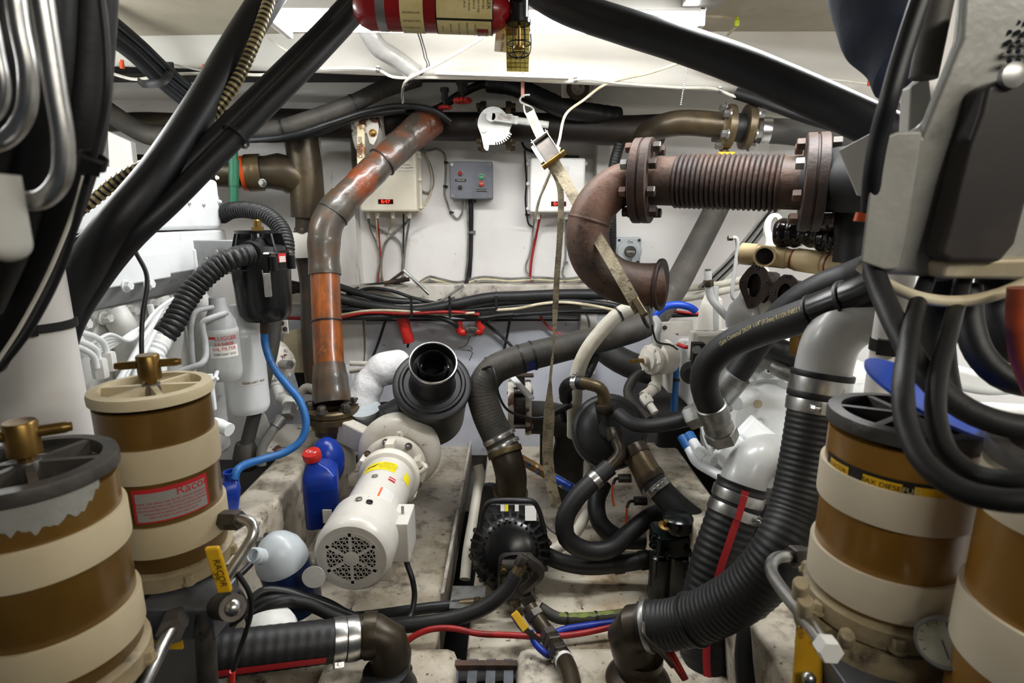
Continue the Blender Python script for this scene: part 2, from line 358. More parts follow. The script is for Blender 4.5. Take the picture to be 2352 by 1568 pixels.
# ---------------------------------------------------------------- generic parts
def corr(p, a): return lambda d: 1+a*math.sin(2*math.pi*d/p)
def ribbed(p, a): return lambda d: 1+a*(abs(math.sin(math.pi*d/p))**.6-.5)
def hose(name, label, cat, pts, dpx, m, group=None, n=14, k=0, rf=None, step=None, parent=None, dm=None, group_=None, pts3=None):
    """a hose/pipe/cable through pixels with distances; dpx = its width in pixels at point k"""
    w = pts3 if pts3 else PP(pts)
    r = dm/2 if dm else S(dpx, pts[k][1], pts[k][2])/2
    pa = Path(w)
    mb = MB().sweep(pa, r, n, step, rf)
    o = mb.obj(name, m, parent)
    if parent is None: tag(o, label, cat, group)
    o_r[o.name_full] = (pa, r)
    return o, pa, r
o_r = {}
def band(pa, d, wd, r, m, parent, name='clamp_band', n=28):
    t = pa.tan(d); c = pa.at(d)-t*(wd/2)
    return MB().lathe([(r*.98, 0), (r, 0), (r*1.012, wd*.15), (r*1.012, wd*.85), (r, wd), (r*.98, wd)], c, t, n).obj(name, m, parent)
def clamp(pa, d, wd, r, parent, toward=None, bolt=True, m=None, name='hose_clamp'):
    """band with a T-bolt housing facing the given direction"""
    m = m or m_steel
    b = band(pa, d, wd, r*1.04, m, parent, name)
    t = pa.tan(d); c = pa.at(d)
    f = V(toward) if toward else CAM-c
    f = f-t*f.dot(t); f.normalize(); side = t.cross(f)
    if bolt:
        q = c+f*(r*1.1)
        mb = MB(); mb.cyl(q-side*wd*.9, q+side*wd*.9, wd*.16, 10)
        mb.box(q-side*wd*.45, (wd*.3, wd*.8, wd*.5), (side, t, f)); mb.box(q+side*wd*.35, (wd*.3, wd*.8, wd*.5), (side, t, f))
        mb.bolt(q+side*wd*.85, side, wd*.26, wd*.4, False)
        mb.obj('clamp_bolt', m, b, bevel=.0006)
    return b
def tie(pa, d, r, parent, m=None, wd=.006, tail=True):
    b = MB(); t = pa.tan(d); c = pa.at(d); x, y, z = basis(t)
    b.ringbox(c-t*wd/2, t, r*1.06+.0012, r*.99, wd, 22)
    f = CAM-c; f = (f-t*f.dot(t)).normalized()
    b.box(c+f*(r*1.08+.001), (wd*1.3, wd*1.5, wd*.9), (t, t.cross(f), f))
    return b.obj('cable_tie', m or m_cable, parent)
def hexnut(mb, a, b, r): return mb.lathe([(r*.9, 0), (r, .1*(V(b)-V(a)).length), (r, .9*(V(b)-V(a)).length), (r*.9, (V(b)-V(a)).length)], a, V(b)-V(a), 6)
# ================================================================ SETTING
X, Yv, Z = V((1, 0, 0)), V((0, 1, 0)), V((0, 0, 1))
def sbox(name, lo, hi, m, bevel=.004, parent=None, kind=True):
    lo = V(lo); hi = V(hi)
    o = MB().box((lo+hi)/2, hi-lo).obj(name, m, parent, bevel=bevel)
    return struct(o) if parent is None and kind else o
sbox('ceiling', (-2.1, -.6, 2.10), (2.1, 2.12, 2.2), m_ceil, 0)
sbox('ceiling', (-2.1, 2.45, 2.07), (2.1, 2.9, 2.2), m_dark, 0)  # bay behind the beam, its shadow painted in as a dark colour
YB = 2.75
wb = sbox('wall_back', (-2.1, YB, -.1), (1.55, YB+.1, 2.2), m_wall, 0)
sbox('wall_left', (-2.12, -.6, -.1), (-2.0, 2.85, 2.2), m_wall, 0)
# curved hull side on the right
hp = [V((1.12, 2.76, 0)), V((1.32, 2.62, 0)), V((1.52, 2.3, 0)), V((1.68, 1.8, 0)), V((1.78, 1.1, 0)), V((1.84, .2, 0)), V((1.86, -.6, 0))]
hs = spline(hp, 8); mb = MB()
rs = []
for p in hs:
    n = V((.06, .02, 0)); rs.append([V((p.x-.24, p.y, -.1)), V((p.x-.1, p.y, .6)), V((p.x, p.y, 1.2)), V((p.x+.06, p.y, 1.7)), V((p.x+.1, p.y, 2.2)), V((p.x+.2, p.y+.05, 2.2)), V((p.x+.2, p.y+.05, -.1))])
mb.rings(rs); struct(mb.obj('wall_right', m_wall))
# deck beam (falls a little to the right)
prof = [(2.02, 2.12), (2.035, 2.065), (2.075, 2.04), (2.10, 2.01), (2.115, 1.975), (2.13, 1.962), (2.145, 1.962), (2.155, 1.972), (2.16, 2.2), (2.02, 2.2)]
rs = []
for i in range(25):
    x = -2.05+4.1*i/24; sg = -.043*x-.006*x*x+.012
    rs.append([V((x, y, z+(sg if z < 2.11 else 0))) for y, z in prof])
struct(MB().rings(rs).obj('trim_1', m_beam, angle=50))
rs = []
for i in range(25):
    x = -2.05+3.9*i/24; sg = -.043*x-.01*x*x
    rs.append([V((x, y, z+(sg if z < 2.05 else 0))) for y, z in [(2.60, 2.2), (2.60, 2.01), (2.605, 1.995), (2.62, 1.988), (2.755, 1.985), (2.755, 2.2)]])
struct(MB().rings(rs).obj('trim_12', m_beam, angle=50))
# timber frames on the bulkhead
def post(n, x0, x1, y0, y1, Yf, m=m_wood):
    a = P(x0, y1, Yf); b = P(x1, y0, Yf)
    return sbox(n, (a.x, Yf, a.z), (b.x, YB+.002, b.z), m, .004)
post('trim_2', 760, 803, 290, 668, 2.66)
post('trim_3', 1362, 1403, 318, 662, 2.66)
post('trim_4', 786, 836, 728, 905, 2.66)
post('trim_5', 1330, 1372, 700, 860, 2.66)
post('trim_6', 640, 1480, 655, 700, 2.645, m_ledge)          # grimy ledge under the cables
m_wlow = mat('lower_wall_paint', '#c9ccd6', .45, col2='#b4b5bb', s2=3, a2=(.45, .75), dirt='#8b837a', sd=9, ad=(.62, .8), bump=.12, sb=20, dirt2='#5a4434', sd2=40, ad2=(.72, .74))
a = P(600, 1140, 2.69); b = P(1500, 727, 2.69)
sbox('wall_lower_panel', (a.x, 2.69, .3), (b.x, YB+.003, b.z), m_wlow, .003)
a = P(836, 737, 2.685); b = P(1330, 733, 2.685)
sbox('trim_7', (a.x, 2.686, a.z), (b.x, 2.692, b.z), m_black, 0)
# floors
zf = .35
sxL = PZ(1035, 1300, zf).x; sxR = PZ(1092, 1300, zf).x
sbox('floor', (-.75, 1.24, .22), (sxL, 2.72, zf), m_floor, .012)
sbox('floor', (sxR, 1.24, .22), (.56, 2.72, zf), m_floor2, .012)
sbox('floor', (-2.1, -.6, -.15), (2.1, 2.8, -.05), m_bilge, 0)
sbox('floor', (-.47, .86, .2), (-.135, 1.235, .43), m_floor, .03)
sbox('floor', (.01, .86, .2), (.53, 1.235, .43), m_floor, .03)
sbox('floor', (sxL-.012, 1.5, zf-.05), (sxL, 2.7, zf+.03), m_ledge, .003)
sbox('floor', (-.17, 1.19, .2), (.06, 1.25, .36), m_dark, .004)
# engine bearers
sbox('trim_8', (-.86, .3, .1), (-.725, 2.30, .65), m_floor, .018)
sbox('trim_9', (.515, .3, .1), (.63, 2.04, .65), m_floor, .014)
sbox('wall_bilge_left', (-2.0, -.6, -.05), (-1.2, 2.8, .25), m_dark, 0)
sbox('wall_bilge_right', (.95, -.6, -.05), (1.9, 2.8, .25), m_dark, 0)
# shelves that carry the fuel filters, just outside the picture's sides
sbox('trim_10', (-.80, .2, .60), (-.62, 1.12, .74), m_dark, .005)
sbox('trim_11', (.60, .2, .45), (.95, .95, .60), m_floor, .005)

# ================================================================ CEILING THINGS
t = T('fluorescent_light', 'long white fluorescent light glowing on the ceiling above the engine room', 'light', P(1110, 70, 1.80))
A = P(652, 50, 1.79); B = P(1582, 92, 1.79)
A = V((A.x, 1.79, 2.068)); B = V((B.x, 1.79, 2.06))
d = (B-A).normalized(); L = (B-A).length
mb = MB(); mb.box((A+B)/2+Z*.018, (L+.05, .15, .036), (d, Yv, d.cross(Yv))); mb.obj('lamp_body', m_fix, t, bevel=.006)
mb = MB(); c0 = (A+B)/2
prof = [(-.066, .0), (-.06, -.016), (-.04, -.026), (0, -.03), (.04, -.026), (.06, -.016), (.066, 0)]
mb.rings([[c0+d*(s*L/2)+Yv*y+Z*z for y, z in prof] for s in (-1, 1)]); mb.obj('diffuser', m_lamp, t)
for s in (-1, 1):
    MB().box(c0+d*(s*(L/2+.012))-Z*.012, (.02, .15, .05), (d, Yv, Z)).obj('end_cap', m_fix, t, bevel=.004)
pc = P(1583, 120, 1.80)
mb = MB()
for i in range(26): mb.ball(pc+V((-.0006*i, 0, -.0058*i)), .0024, 8, 5)
mb.obj('pull_chain', m_steel, t)['kind'] = 'stuff'

# fire extinguisher bottle
Yx = 1.22
a = P(842, 18, Yx); b = P(1150, 28, Yx)
ax = (b-a).normalized(); r = S(47, 30, Yx); Lx = (b-a).length
up = V((0, 0, 1)); 
t = T('fire_extinguisher', 'red automatic fire extinguisher bottle hanging sideways under the fluorescent light', 'extinguisher', (a+b)/2)
mb = MB().lathe([(r*.5, -.022), (r*.8, -.012), (r, .006), (r, Lx-.03), (r*.97, Lx-.015), (r*.82, Lx), (r*.55, Lx+.014), (r*.3, Lx+.02), (r*.26, Lx+.035)], a, ax, 40)
mb.obj('cylinder_body', m_red, t)
x_, y_, z_ = basis(ax)
def ang_of(v): return math.atan2(V(v).dot(y_), V(v).dot(x_))
camdir = (CAM-(a+b)/2); camdir = camdir-ax*camdir.dot(ax)
a0 = ang_of(camdir)
sgn = 1 if (y_*math.cos(a0)-x_*math.sin(a0)).dot(Z) > 0 else -1
def exfn(h, dz):       # surface frame at axial h and height offset dz (arc)
    def fn(u, v):
        t_ = a0+sgn*(v+dz)/r
        return a+ax*(h+u)+(x_*math.cos(t_)+y_*math.sin(t_))*(r+.0012)
    return fn
lx = lambda px: (P(px, 40, Yx)-a).dot(ax)
for px0, px1, z0, z1, m in ((926, 978, -.055, .018, m_label), (1008, 1132, -.012, .055, m_label), (1008, 1130, -.055, -.016, m_label)):
    w0, w1 = lx(px0), lx(px1)
    if px0 > 1000: patch(exfn((w0+w1)/2, (z0+z1)/2-.0), w1-w0+.005, (z1-z0)+.005, 10, 8).obj('label', m_ink, t)
    f0 = exfn((w0+w1)/2, (z0+z1)/2)
    patch(lambda u, v, f0=f0: a+ (f0(u, v)-a)*1 + ((f0(u, v)-a)-ax*(f0(u, v)-a).dot(ax)).normalized()*.0006, w1-w0, z1-z0, 10, 8).obj('label', m, t)
def exo(f): return lambda u, v: f(u, v)+((f(u, v)-a)-ax*(f(u, v)-a).dot(ax)).normalized()*.0012
def rot(f, s=1): return lambda u, v: f(-v*s, u*s)
text('lettering', 'DANGER', .0105, rot(exo(exfn(lx(1124), .025)), -1), m_ink, t)
for i, s_ in enumerate(['HIGH PRESSURE', 'DO NOT PUNCTURE', 'OR INCINERATE', 'KEEP AWAY FROM', 'HEAT SOURCE']):
    text('lettering', s_, .005, rot(exo(exfn(lx(1112)-.009*i, .022)), -1), m_ink, t)
for i, s_ in enumerate(['USE ONLY ON', 'MARINE VESSELS', 'IN ENCLOSED', 'MACHINERY', 'SPACES']):
    text('lettering', s_, .0042, rot(exo(exfn(lx(1094)-.016*i, -.034)), -1), m_ink, t)
for i in range(3): text('lettering', 'RECHARGE DATE', .0042, exo(exfn(lx(952), -.005-.014*i)), m_ink, t)
fw = patch(exo(exfn(lx(1110), -.046)), .022, .03, 4, 4).obj('label', m_red, t)
text('lettering', 'F1/A', .02, exo(exo(exfn(lx(1110), -.046))), m_label, t)
for px in (882, 1084):
    h = lx(px); MB().lathe([(r*1.004, -.009), (r*1.016, -.009), (r*1.016, .009), (r*1.004, .009)], a+ax*h, ax, 40).obj('mounting_strap', m_galv, t)
# valve head with wire cage
hb = P(1192, 30, Yx-.01)
mb = MB(); mb.cyl(b+ax*.01, hb+ax*.012, r*.32, 18); mb.cyl(hb+Z*.055, hb-Z*.012, .019, 18); mb.cyl(hb-Z*.012, hb-Z*.02, .024, 18); mb.ball(hb+Z*.028-Yv*.016, .016, 16, 8); mb.cyl(hb+Z*.05-X*.02, hb+Z*.05+X*.02, .012, 12)
vh = mb.obj('valve_head', m_plast, t)
mb = MB(); g0 = hb-Z*.02
mb.torus(g0, Z, .021, .0012, 24, 6); mb.torus(g0-Z*.035, Z, .023, .0012, 24, 6); mb.torus(g0-Z*.055, Z, .02, .0012, 24, 6)
for k in range(6):
    q = k*math.pi/3; dv = V((math.cos(q), math.sin(q), 0)); mb.sweep(Path([g0+dv*.021, g0-Z*.035+dv*.024, g0-Z*.055+dv*.02, g0-Z*.062+dv*.004], 6), .0011, 6)
mb.obj('wire_cage', m_black, vh)
mb = MB(); mb.cyl(g0, g0-Z*.04, .0035, 10); mb.cyl(g0-Z*.04, g0-Z*.044, .011, 14); mb.obj('sprinkler_bulb', m_brass, vh)
# hanging tags
def tagplate(name, label, corners, m, lines, col):
    tt = T(name, label, 'tag', corners[0])
    n = (corners[1]-corners[0]).cross(corners[3]-corners[0]).normalized()
    MB().prism(corners, n*.0012).obj('card', m, tt)
    return tt, n
cs = PP([(1160, 36, 1.25), (1218, 38, 1.25), (1214, 165, 1.26), (1164, 164, 1.26)])
tt, n = tagplate('inspection_tag', 'stained yellow inspection tag hanging from the red extinguisher valve', cs, m_ytag, 0, 0)
rv = (cs[1]-cs[0]).normalized(); uv = (cs[0]-cs[3]).normalized()
mb = MB()
for i in range(11): mb.box(cs[3].lerp(cs[0], .08+.085*i).lerp(cs[2].lerp(cs[1], .08+.085*i), .5)-Yv*.0014, (.044, .0004, .0006), (rv, rv.cross(uv), uv))
for i in range(4): mb.box((cs[3]*(1-.2-.2*i)+cs[2]*(.2+.2*i)+cs[0]*(1-.2-.2*i)+cs[1]*(.2+.2*i))/2-Yv*.0014, (.0005, .0004, .1), (rv, rv.cross(uv), uv))
mb.obj('printed_grid', m_ink, tt)
cs = PP([(1140, 60, 1.27), (1180, 50, 1.27), (1182, 122, 1.275), (1135, 118, 1.275)])
tt, n = tagplate('inspection_tag', 'white paper tag behind the yellow tag at the extinguisher end', cs, m_labelw, 0, 0)
rv = (cs[1]-cs[0]).normalized(); uv = (cs[0]-cs[3]).normalized()
text('lettering', '(907) 486-3966', .009, plane_fn(cs[0].lerp(cs[2], .38)-Yv*.001, uv*-1, rv), m_ink, tt)

# foil-wrapped pipe stub below the light
hose('wrapped_pipe', 'white and bare metal taped pipe angling down behind the ceiling cables', 'pipe', [(838, 62, 1.95), (868, 108, 2.0), (905, 132, 2.05), (952, 166, 2.1)], 44, m_silver, n=16)

def cable(label, pts, d, m, group=None, name='cable', cat='cable', n=8, clips=(), Yd=None, clipm=None, clipname='cable_clip'):
    o, pa, r = hose(name, label, cat, pts, d, m, group, n, step=None)
    for f in clips: 
        mb = MB(); q = pa.at(pa.L*f); tn = pa.tan(pa.L*f); mb.ringbox(q-tn*.006, tn, r*1.7, r*.98, .012, 14); s2 = Z if abs(tn.z) < .7 else X; mb.box(q+s2*r*1.9+Yv*r, (.01, r*1.5, r*1.6), None); mb.obj(clipname, clipm or m_galv, o)
    return o, pa, r
cable('white cable run along the lower front edge of the deck beam', [(232, 158, 2.09), (262, 170, 2.09), (310, 182, 2.09), (380, 172, 2.09), (520, 168, 2.09), (600, 172, 2.09), (700, 160, 2.09), (870, 161, 2.09), (900, 176, 2.09), (990, 178, 2.09), (1190, 182, 2.09), (1300, 188, 2.09), (1340, 181, 2.09), (1420, 190, 2.09), (1560, 201, 2.09), (1640, 204, 2.09), (1690, 222, 2.09), (1740, 226, 2.09)], 7, m_cablew, clips=(.42, .72, .94))
cable('white cord slung from the light up to the beam clip, left', [(1112, 84, 1.9), (1060, 116, 1.98), (1000, 150, 2.04), (940, 180, 2.08), (925, 205, 2.2), (925, 235, 2.35)], 8, m_cablew)
cable('cream cord drooping from the beam to the ratchet strap', [(1612, 125, 1.92), (1500, 165, 2.02), (1392, 193, 2.1), (1340, 230, 2.13), (1300, 262, 2.1), (1285, 320, 2.05), (1278, 345, 2.0), (1262, 400, 2.0), (1240, 455, 2.3), (1230, 500, 2.6)], 7, m_cablec)
cable('thin white cable slanting from the light fitting at upper left', [(618, 88, 1.93), (650, 112, 1.97), (700, 138, 2.05), (742, 160, 2.09)], 6, m_cablew)
for k in (0, 1):
    cable(['left of two thin black wires hanging from the red extinguisher', 'right of two thin black wires hanging from the red extinguisher'][k], [(958+6*k, 72, 1.3), (966+5*k, 96, 1.5), (974+6*k, 130, 1.9), (978+4*k, 158, 2.08), (960, 178, 2.1), (932-4*k, 200, 2.12), (922-3*k, 235, 2.3)], 3.5, m_cable, group='thin wires below the extinguisher')
cable('thin white wire along the left of the deck beam', [(250, 108, 2.0), (330, 135, 2.05), (400, 148, 2.06), (452, 160, 2.08), (520, 168, 2.085)], 4, m_cablew)
cable('looped thin white cables tied on the right of the beam', [(1620, 130, 2.02), (1612, 145, 2.02), (1660, 152, 2.03), (1720, 168, 2.03), (1790, 185, 2.03), (1850, 178, 2.03), (1990, 192, 2.03)], 5, m_cablew, group=None)
cable('second looped thin white cable tied on the right of the beam', [(1615, 146, 2.03), (1650, 162, 2.04), (1700, 172, 2.04), (1760, 192, 2.04), (1820, 200, 2.04)], 5, m_cablew)
for px, py, lb in ((1636, 152, 'orange cable clip left of the pair on the beam'), (1698, 174, 'orange cable clip right of the pair on the beam'), (2000-2, 190, 'orange cable clip beside the black hose at far right of the beam'), (280, 150, 'orange clip on the beam behind the crossing hoses at left'), (468, 160, 'orange clip on the beam beside the big black hose')):
    c = P(px, py, 2.035); mb = MB(); mb.box(c, (.014, .008, .02)); mb.cyl(c+V((0, -.004, -.008)), c+V((.006, -.004, .016)), .006, 10)
    tag(mb.obj('cable_clip', m_orange, bevel=.002), lb, 'clip', 'orange cable clips on the beam')
cable('tan cable clipped across the ceiling at upper right', [(1548, -10, 1.72), (1552, 15, 1.75), (1575, 33, 1.8), (1640, 37, 1.83), (1685, 42, 1.85), (1696, 52, 1.87), (1672, 80, 1.95)], 7, m_cablec)
for px, py, lb in ((1570, 32, 'lime green clip at the bend of the tan ceiling cable, left one'), (1692, 54, 'lime green clip at the end of the tan ceiling cable, right one')):
    c = P(px, py, 1.83); mb = MB(); mb.box(c, (.014, .01, .016)); mb.cyl(c-Z*.004, c+Z*.018, .005, 10); tag(mb.obj('cable_clip', m_lime, bevel=.002), lb, 'clip', 'lime clips on the ceiling')
c = P(1610, 2, 1.7); tag(MB().prism([V((c.x-.05, 1.62, 2.09)), V((c.x+.07, 1.62, 2.09)), V((c.x+.045, 1.74, 2.09)), V((c.x-.0, 1.76, 2.09)), V((c.x-.05, 1.72, 2.09))], (0, 0, -.02)).obj('ceiling_fitting', m_tapeg, bevel=.004), 'flat grey fitting screwed to the ceiling at the top right', 'fitting')
# strip of moulding under beam + small flange
a = P(1000, 160, 2.06); b = P(1306, 170, 2.06)
tag(MB().box((a+b)/2-Z*.012, ((b-a).length, .03, .012), ((b-a).normalized(), Yv, Z)).obj('wooden_batten', m_beam, bevel=.002), 'narrow white batten nailed along the beam above the hanging hook', 'batten')
t = T('junction_box', 'grimy square box with a round opening under the beam', 'box', P(1326, 205, 2.4))
a = P(1288, 228, 2.4); b = P(1362, 186, 2.4); MB().box((a+b)/2, (b.x-a.x, .06, b.z-a.z)).obj('housing', m_ledge, t, bevel=.006)
MB().ringbox((a+b)/2-Yv*.045, Yv, .045, .028, .02).obj('rim', m_bronze, t)
# ================================================================ BULKHEAD THINGS
def wallbox(name, label, cat, x0, y0, x1, y1, Yf, m, bev=.008, base=True):
    a = P(x0, y1, Yf); b = P(x1, y0, Yf); t = T(name, label, cat, V(((a.x+b.x)/2, YB, a.z)))
    w_, h_ = b.x-a.x, b.z-a.z; c = V(((a.x+b.x)/2, 0, (a.z+b.z)/2))
    MB().box(V((c.x, (Yf+YB-.002)/2, c.z)), (w_, YB-.002-Yf, h_)).obj('housing', m, t, bevel=bev, seg=3)
    return t, c, w_, h_
for side in (0, 1):
    if side == 0: x0, y0, x1, y1 = 826, 345, 954, 486
    else: x0, y0, x1, y1 = 1217, 362, 1346, 488
    Yf = 2.60
    t, c, w_, h_ = wallbox('charger_box', ['ivory wall box with lit red display, partly behind the wrapped pipe', 'white wall box with lit red display behind the hanging strap'][side], 'box', x0, y0, x1, y1, Yf, [m_box, m_boxw][side], .012)
    MB().box(V((c.x, 2.70, c.z)), (w_*1.06, .02, h_*1.05)).obj('flange', [m_box, m_boxw][side], t, bevel=.004)
    for sx in (-.53, .53):
        for sz in (-.42, .05, .42): MB().cyl(V((c.x+sx*w_, 2.70, c.z+sz*h_)), V((c.x+sx*w_, 2.655, c.z+sz*h_)), .008, 12).obj('screw_boss', [m_box, m_boxw][side], t)
    for sx in (-.25, .25): MB().cyl(V((c.x+sx*w_, 2.70, c.z-.525*h_)), V((c.x+sx*w_, 2.66, c.z-.525*h_)), .008, 12).obj('screw_boss', [m_box, m_boxw][side], t)
    lc = P([886, 1283][side], [463, 468][side], Yf)
    MB().box(lc-Yv*.001, (.068, .004, .021)).obj('display_window', m_ledbg, t, bevel=.001)
    text('display_digits', ['Er57', 'Er5'][side], .019, plane_fn(lc-Yv*.0036-X*[0, .008][side], X, Z), m_led, t, 1.15)
    lb = P([930, 1283][side], [385, 395][side], Yf)
    MB().box(lb-Yv*.0008, (.095, .0012, .05)).obj('label', [m_box, m_labelw][side], t)
    for i, s_ in enumerate(['marine inverter', 'input 24V  output 230V', 'read the manual  CE']): text('lettering', s_, .008, plane_fn(lb-Yv*.0016+Z*(.012-.013*i), X, Z), m_cableg, t)
    for px in ([845, 866, 902, 940] if side == 0 else [1236, 1300]):
        g = P(px, y1, 2.66); g.y = 2.66; mb = MB(); mb.cyl(g+Z*.004, g-Z*.022, .011, 6); mb.cyl(g-Z*.022, g-Z*.03, .008, 12); mb.obj('cable_gland', [m_box, m_boxw][side], t)
# grey control box
t, c, w_, h_ = wallbox('control_box', 'dark grey control box with green and red push buttons', 'box', 1034, 371, 1131, 457, 2.66, m_gbox, .006)
for sx in (-.44, .44):
    for sz in (-.42, .42):
        q = V((c.x+sx*w_, 2.66, c.z+sz*h_)); mb = MB(); mb.cyl(q, q-Yv*.004, .0075, 16); mb.box(q-Yv*.0042, (.011, .001, .0016)); mb.obj('screw', m_galv, t)
def fp(px, py, Yf=2.66): return P(px, py, Yf)
def pushb(px, py, m, rr, txt=None, col=None):
    q = fp(px, py); mb = MB(); mb.cyl(q, q-Yv*.004, rr*1.25, 20); mb.obj('button_ring', m_galv, t)
    o = MB().lathe([(rr, 0), (rr, .008), (rr*.8, .011)], q-Yv*.003, -Yv, 20).obj('push_button', m, t)
    if txt: text('lettering', txt, rr*.85, plane_fn(q-Yv*.0146, X, Z), col, t)
pushb(1106, 407, m_green, .012, 'ON', m_inkw); pushb(1106, 422, m_redb, .012, 'OFF', m_inkw)
pushb(1057, 398, m_red, .010); pushb(1057, 430, m_black, .009)
for px, py, s_ in ((1058, 414, 'TURN OFF'), (1106, 437, 'CIRCULATION PUMP')):
    q = fp(px, py); MB().box(q-Yv*.001, (.05, .002, .012)).obj('label_strip', m_black, t); text('lettering', s_, .0056 if len(s_) > 9 else .008, plane_fn(q-Yv*.0022, X, Z), m_inkw, t)
mb = MB(); g = fp(1083, 457); mb.cyl(V((g.x, 2.71, g.z+.01)), V((g.x, 2.71, g.z-.016)), .018, 12); mb.obj('cable_gland', m_black, t)
# On / Off battery switch
t, c, w_, h_ = wallbox('battery_switch', 'round grey On Off battery switch on the white bulkhead', 'switch', 1414, 545, 1474, 608, 2.69, m_switch, .008)
q = V((c.x, 2.69, c.z)); rr = w_*.49
MB().lathe([(rr, 0), (rr, .018), (rr*.94, .024), (rr*.6, .026)], q, -Yv, 36).obj('dial_plate', m_switch, t)
kn = MB().lathe([(rr*.46, .02), (rr*.46, .045), (rr*.38, .05)], q, -Yv, 24).obj('knob', m_cast, t)
text('lettering', 'On', .02, plane_fn(q-Yv*.0255+Z*rr*.74, X, Z), m_ink, t); text('lettering', 'Off', .018, plane_fn(q-Yv*.0255-Z*rr*.74, X, Z), m_ink, t)
text('lettering', 'Guest', .016, plane_fn(q-Yv*.0508, X*-1, Z*-1), m_inkw, kn)
for sx in (-.4, .4):
    for sz in (-.4, .4): MB().cyl(V((c.x+sx*w_, 2.69, c.z+sz*h_)), V((c.x+sx*w_, 2.686, c.z+sz*h_)), .006, 12).obj('screw', m_black, t)

W = 2.735
def wc(label, pts, d, m, clips=(), group=None, Y=W, n=8, clipm=None, name='cable'):
    return cable(label, [(p[0], p[1], p[2] if len(p) > 2 else Y) for p in pts], d, m, group, name=name, n=n, clips=clips, clipm=clipm)
wc('black cable bundle dropping from the grey control box to the ledge', [(1081, 460, 2.71), (1081, 540), (1080, 600), (1074, 640), (1060, 668, 2.68), (1035, 690, 2.64)], 9, m_cable, clips=(.28,))
wc('grey cable beside the bundle under the grey control box', [(1073, 460, 2.71), (1076, 540), (1074, 600), (1070, 645), (1082, 672, 2.68), (1100, 690, 2.64)], 5, m_cableg)
wc('thin white cable between the bundle wires under the grey box', [(1086, 460, 2.71), (1085, 540), (1083, 600), (1077, 645), (1050, 672, 2.68), (1005, 690, 2.64)], 4, m_cable)
wc('grey cable looping beside and under the grey control box', [(964, 348, 2.70), (985, 345), (1005, 342), (1020, 352), (1024, 380), (1023, 415), (1021, 445), (1027, 465), (1036, 488), (1050, 502), (1060, 492), (1063, 462, 2.72)], 4.5, m_cableg, clips=(.32, .52, .75), clipm=m_black)
wc('black cable looping at the right of the ivory box', [(964, 372, 2.70), (963, 395), (962, 425), (970, 438), (985, 442), (995, 425), (992, 390), (980, 360), (968, 335)], 4.5, m_cableg)
wc('cream cable curling right of the ivory box', [(968, 335), (985, 372), (992, 405), (990, 440), (980, 462), (968, 472, 2.70)], 4.5, m_cablec)
G = 'cables under the ivory box'
wc('grey cable sweeping right from the ivory box left gland', [(845, 498, 2.66), (850, 515), (875, 528), (900, 540), (920, 560), (926, 600), (924, 640), (928, 665)], 5, m_cableg)
wc('thin grey cable curving down from the ivory box left gland', [(847, 498, 2.66), (852, 530), (866, 560), (873, 595), (868, 630), (866, 655)], 4, m_cableg)
wc('red and white cable under the ivory box second gland', [(866, 498, 2.66), (870, 535), (873, 570), (874, 600), (870, 640), (870, 655)], 4, m_cabler)
wc('cream cable down from the ivory box second gland', [(864, 498, 2.66), (868, 560), (875, 600), (880, 640), (884, 650)], 4, m_cablec)
wc('cream cable from the ivory box third gland', [(902, 498, 2.66), (899, 520), (892, 545), (880, 570), (876, 600), (872, 640)], 4.5, m_cablec)
wc('grey cable sweeping left from the ivory box right gland', [(940, 498, 2.66), (930, 515), (905, 535), (885, 560), (877, 590), (876, 620), (880, 650)], 6, m_cableg)
wc('black wire straight under the ivory box right side', [(927, 490, 2.70), (927, 540), (926, 580), (924, 620)], 4, m_cable)
wc('grey cable straight down from the ivory box right gland', [(942, 498, 2.66), (935, 540), (930, 580), (927, 620), (925, 650)], 5, m_cableg)
wc('red cable falling from the white box to the ledge', [(1241, 494, 2.68), (1232, 540), (1222, 590), (1218, 630), (1217, 655)], 6, m_cabler)
wc('grey cable beside the red cable under the white box', [(1228, 498, 2.68), (1224, 530), (1222, 560), (1215, 590), (1208, 610), (1210, 625), (1220, 632)], 4, m_cableg, clips=(.4,))
wc('green and black cable at the left edge of the white box', [(1205, 345, 2.70), (1207, 380), (1209, 420), (1207, 455), (1210, 495), (1215, 515), (1226, 522)], 4.5, m_cable, clips=(.8,), clipm=m_black)
wc('black cable curving in above the white box', [(1192, 280, 2.6), (1194, 310), (1206, 340), (1230, 350), (1290, 358, 2.7), (1330, 360, 2.7)], 6, m_cable)
wc('grey cable hanging behind the strap at the white box right side', [(1303, 490, 2.70), (1300, 540), (1298, 600), (1292, 630), (1305, 645)], 5, m_cableg, clips=(.7,))
for i, (dy, d, m, s_) in enumerate(((0, 6, m_cableg, 'upper grey'), (5, 6, m_cablec, 'middle cream'), (10, 6, m_cableg, 'lower grey'))):
    wc(s_+' cable of the clipped bundle running along the bulkhead above the ledge', [(928, 672, 2.70), (955, 655+dy*.4), (985, 636+dy), (1010, 640+dy), (1050, 648+dy), (1107, 636+dy), (1170, 640+dy), (1232, 637+dy), (1300, 640+dy), (1345, 634+dy), (1380, 628+dy)], d, m, clips=(.15, .38, .66, .82) if i == 1 else (), clipm=m_galv)
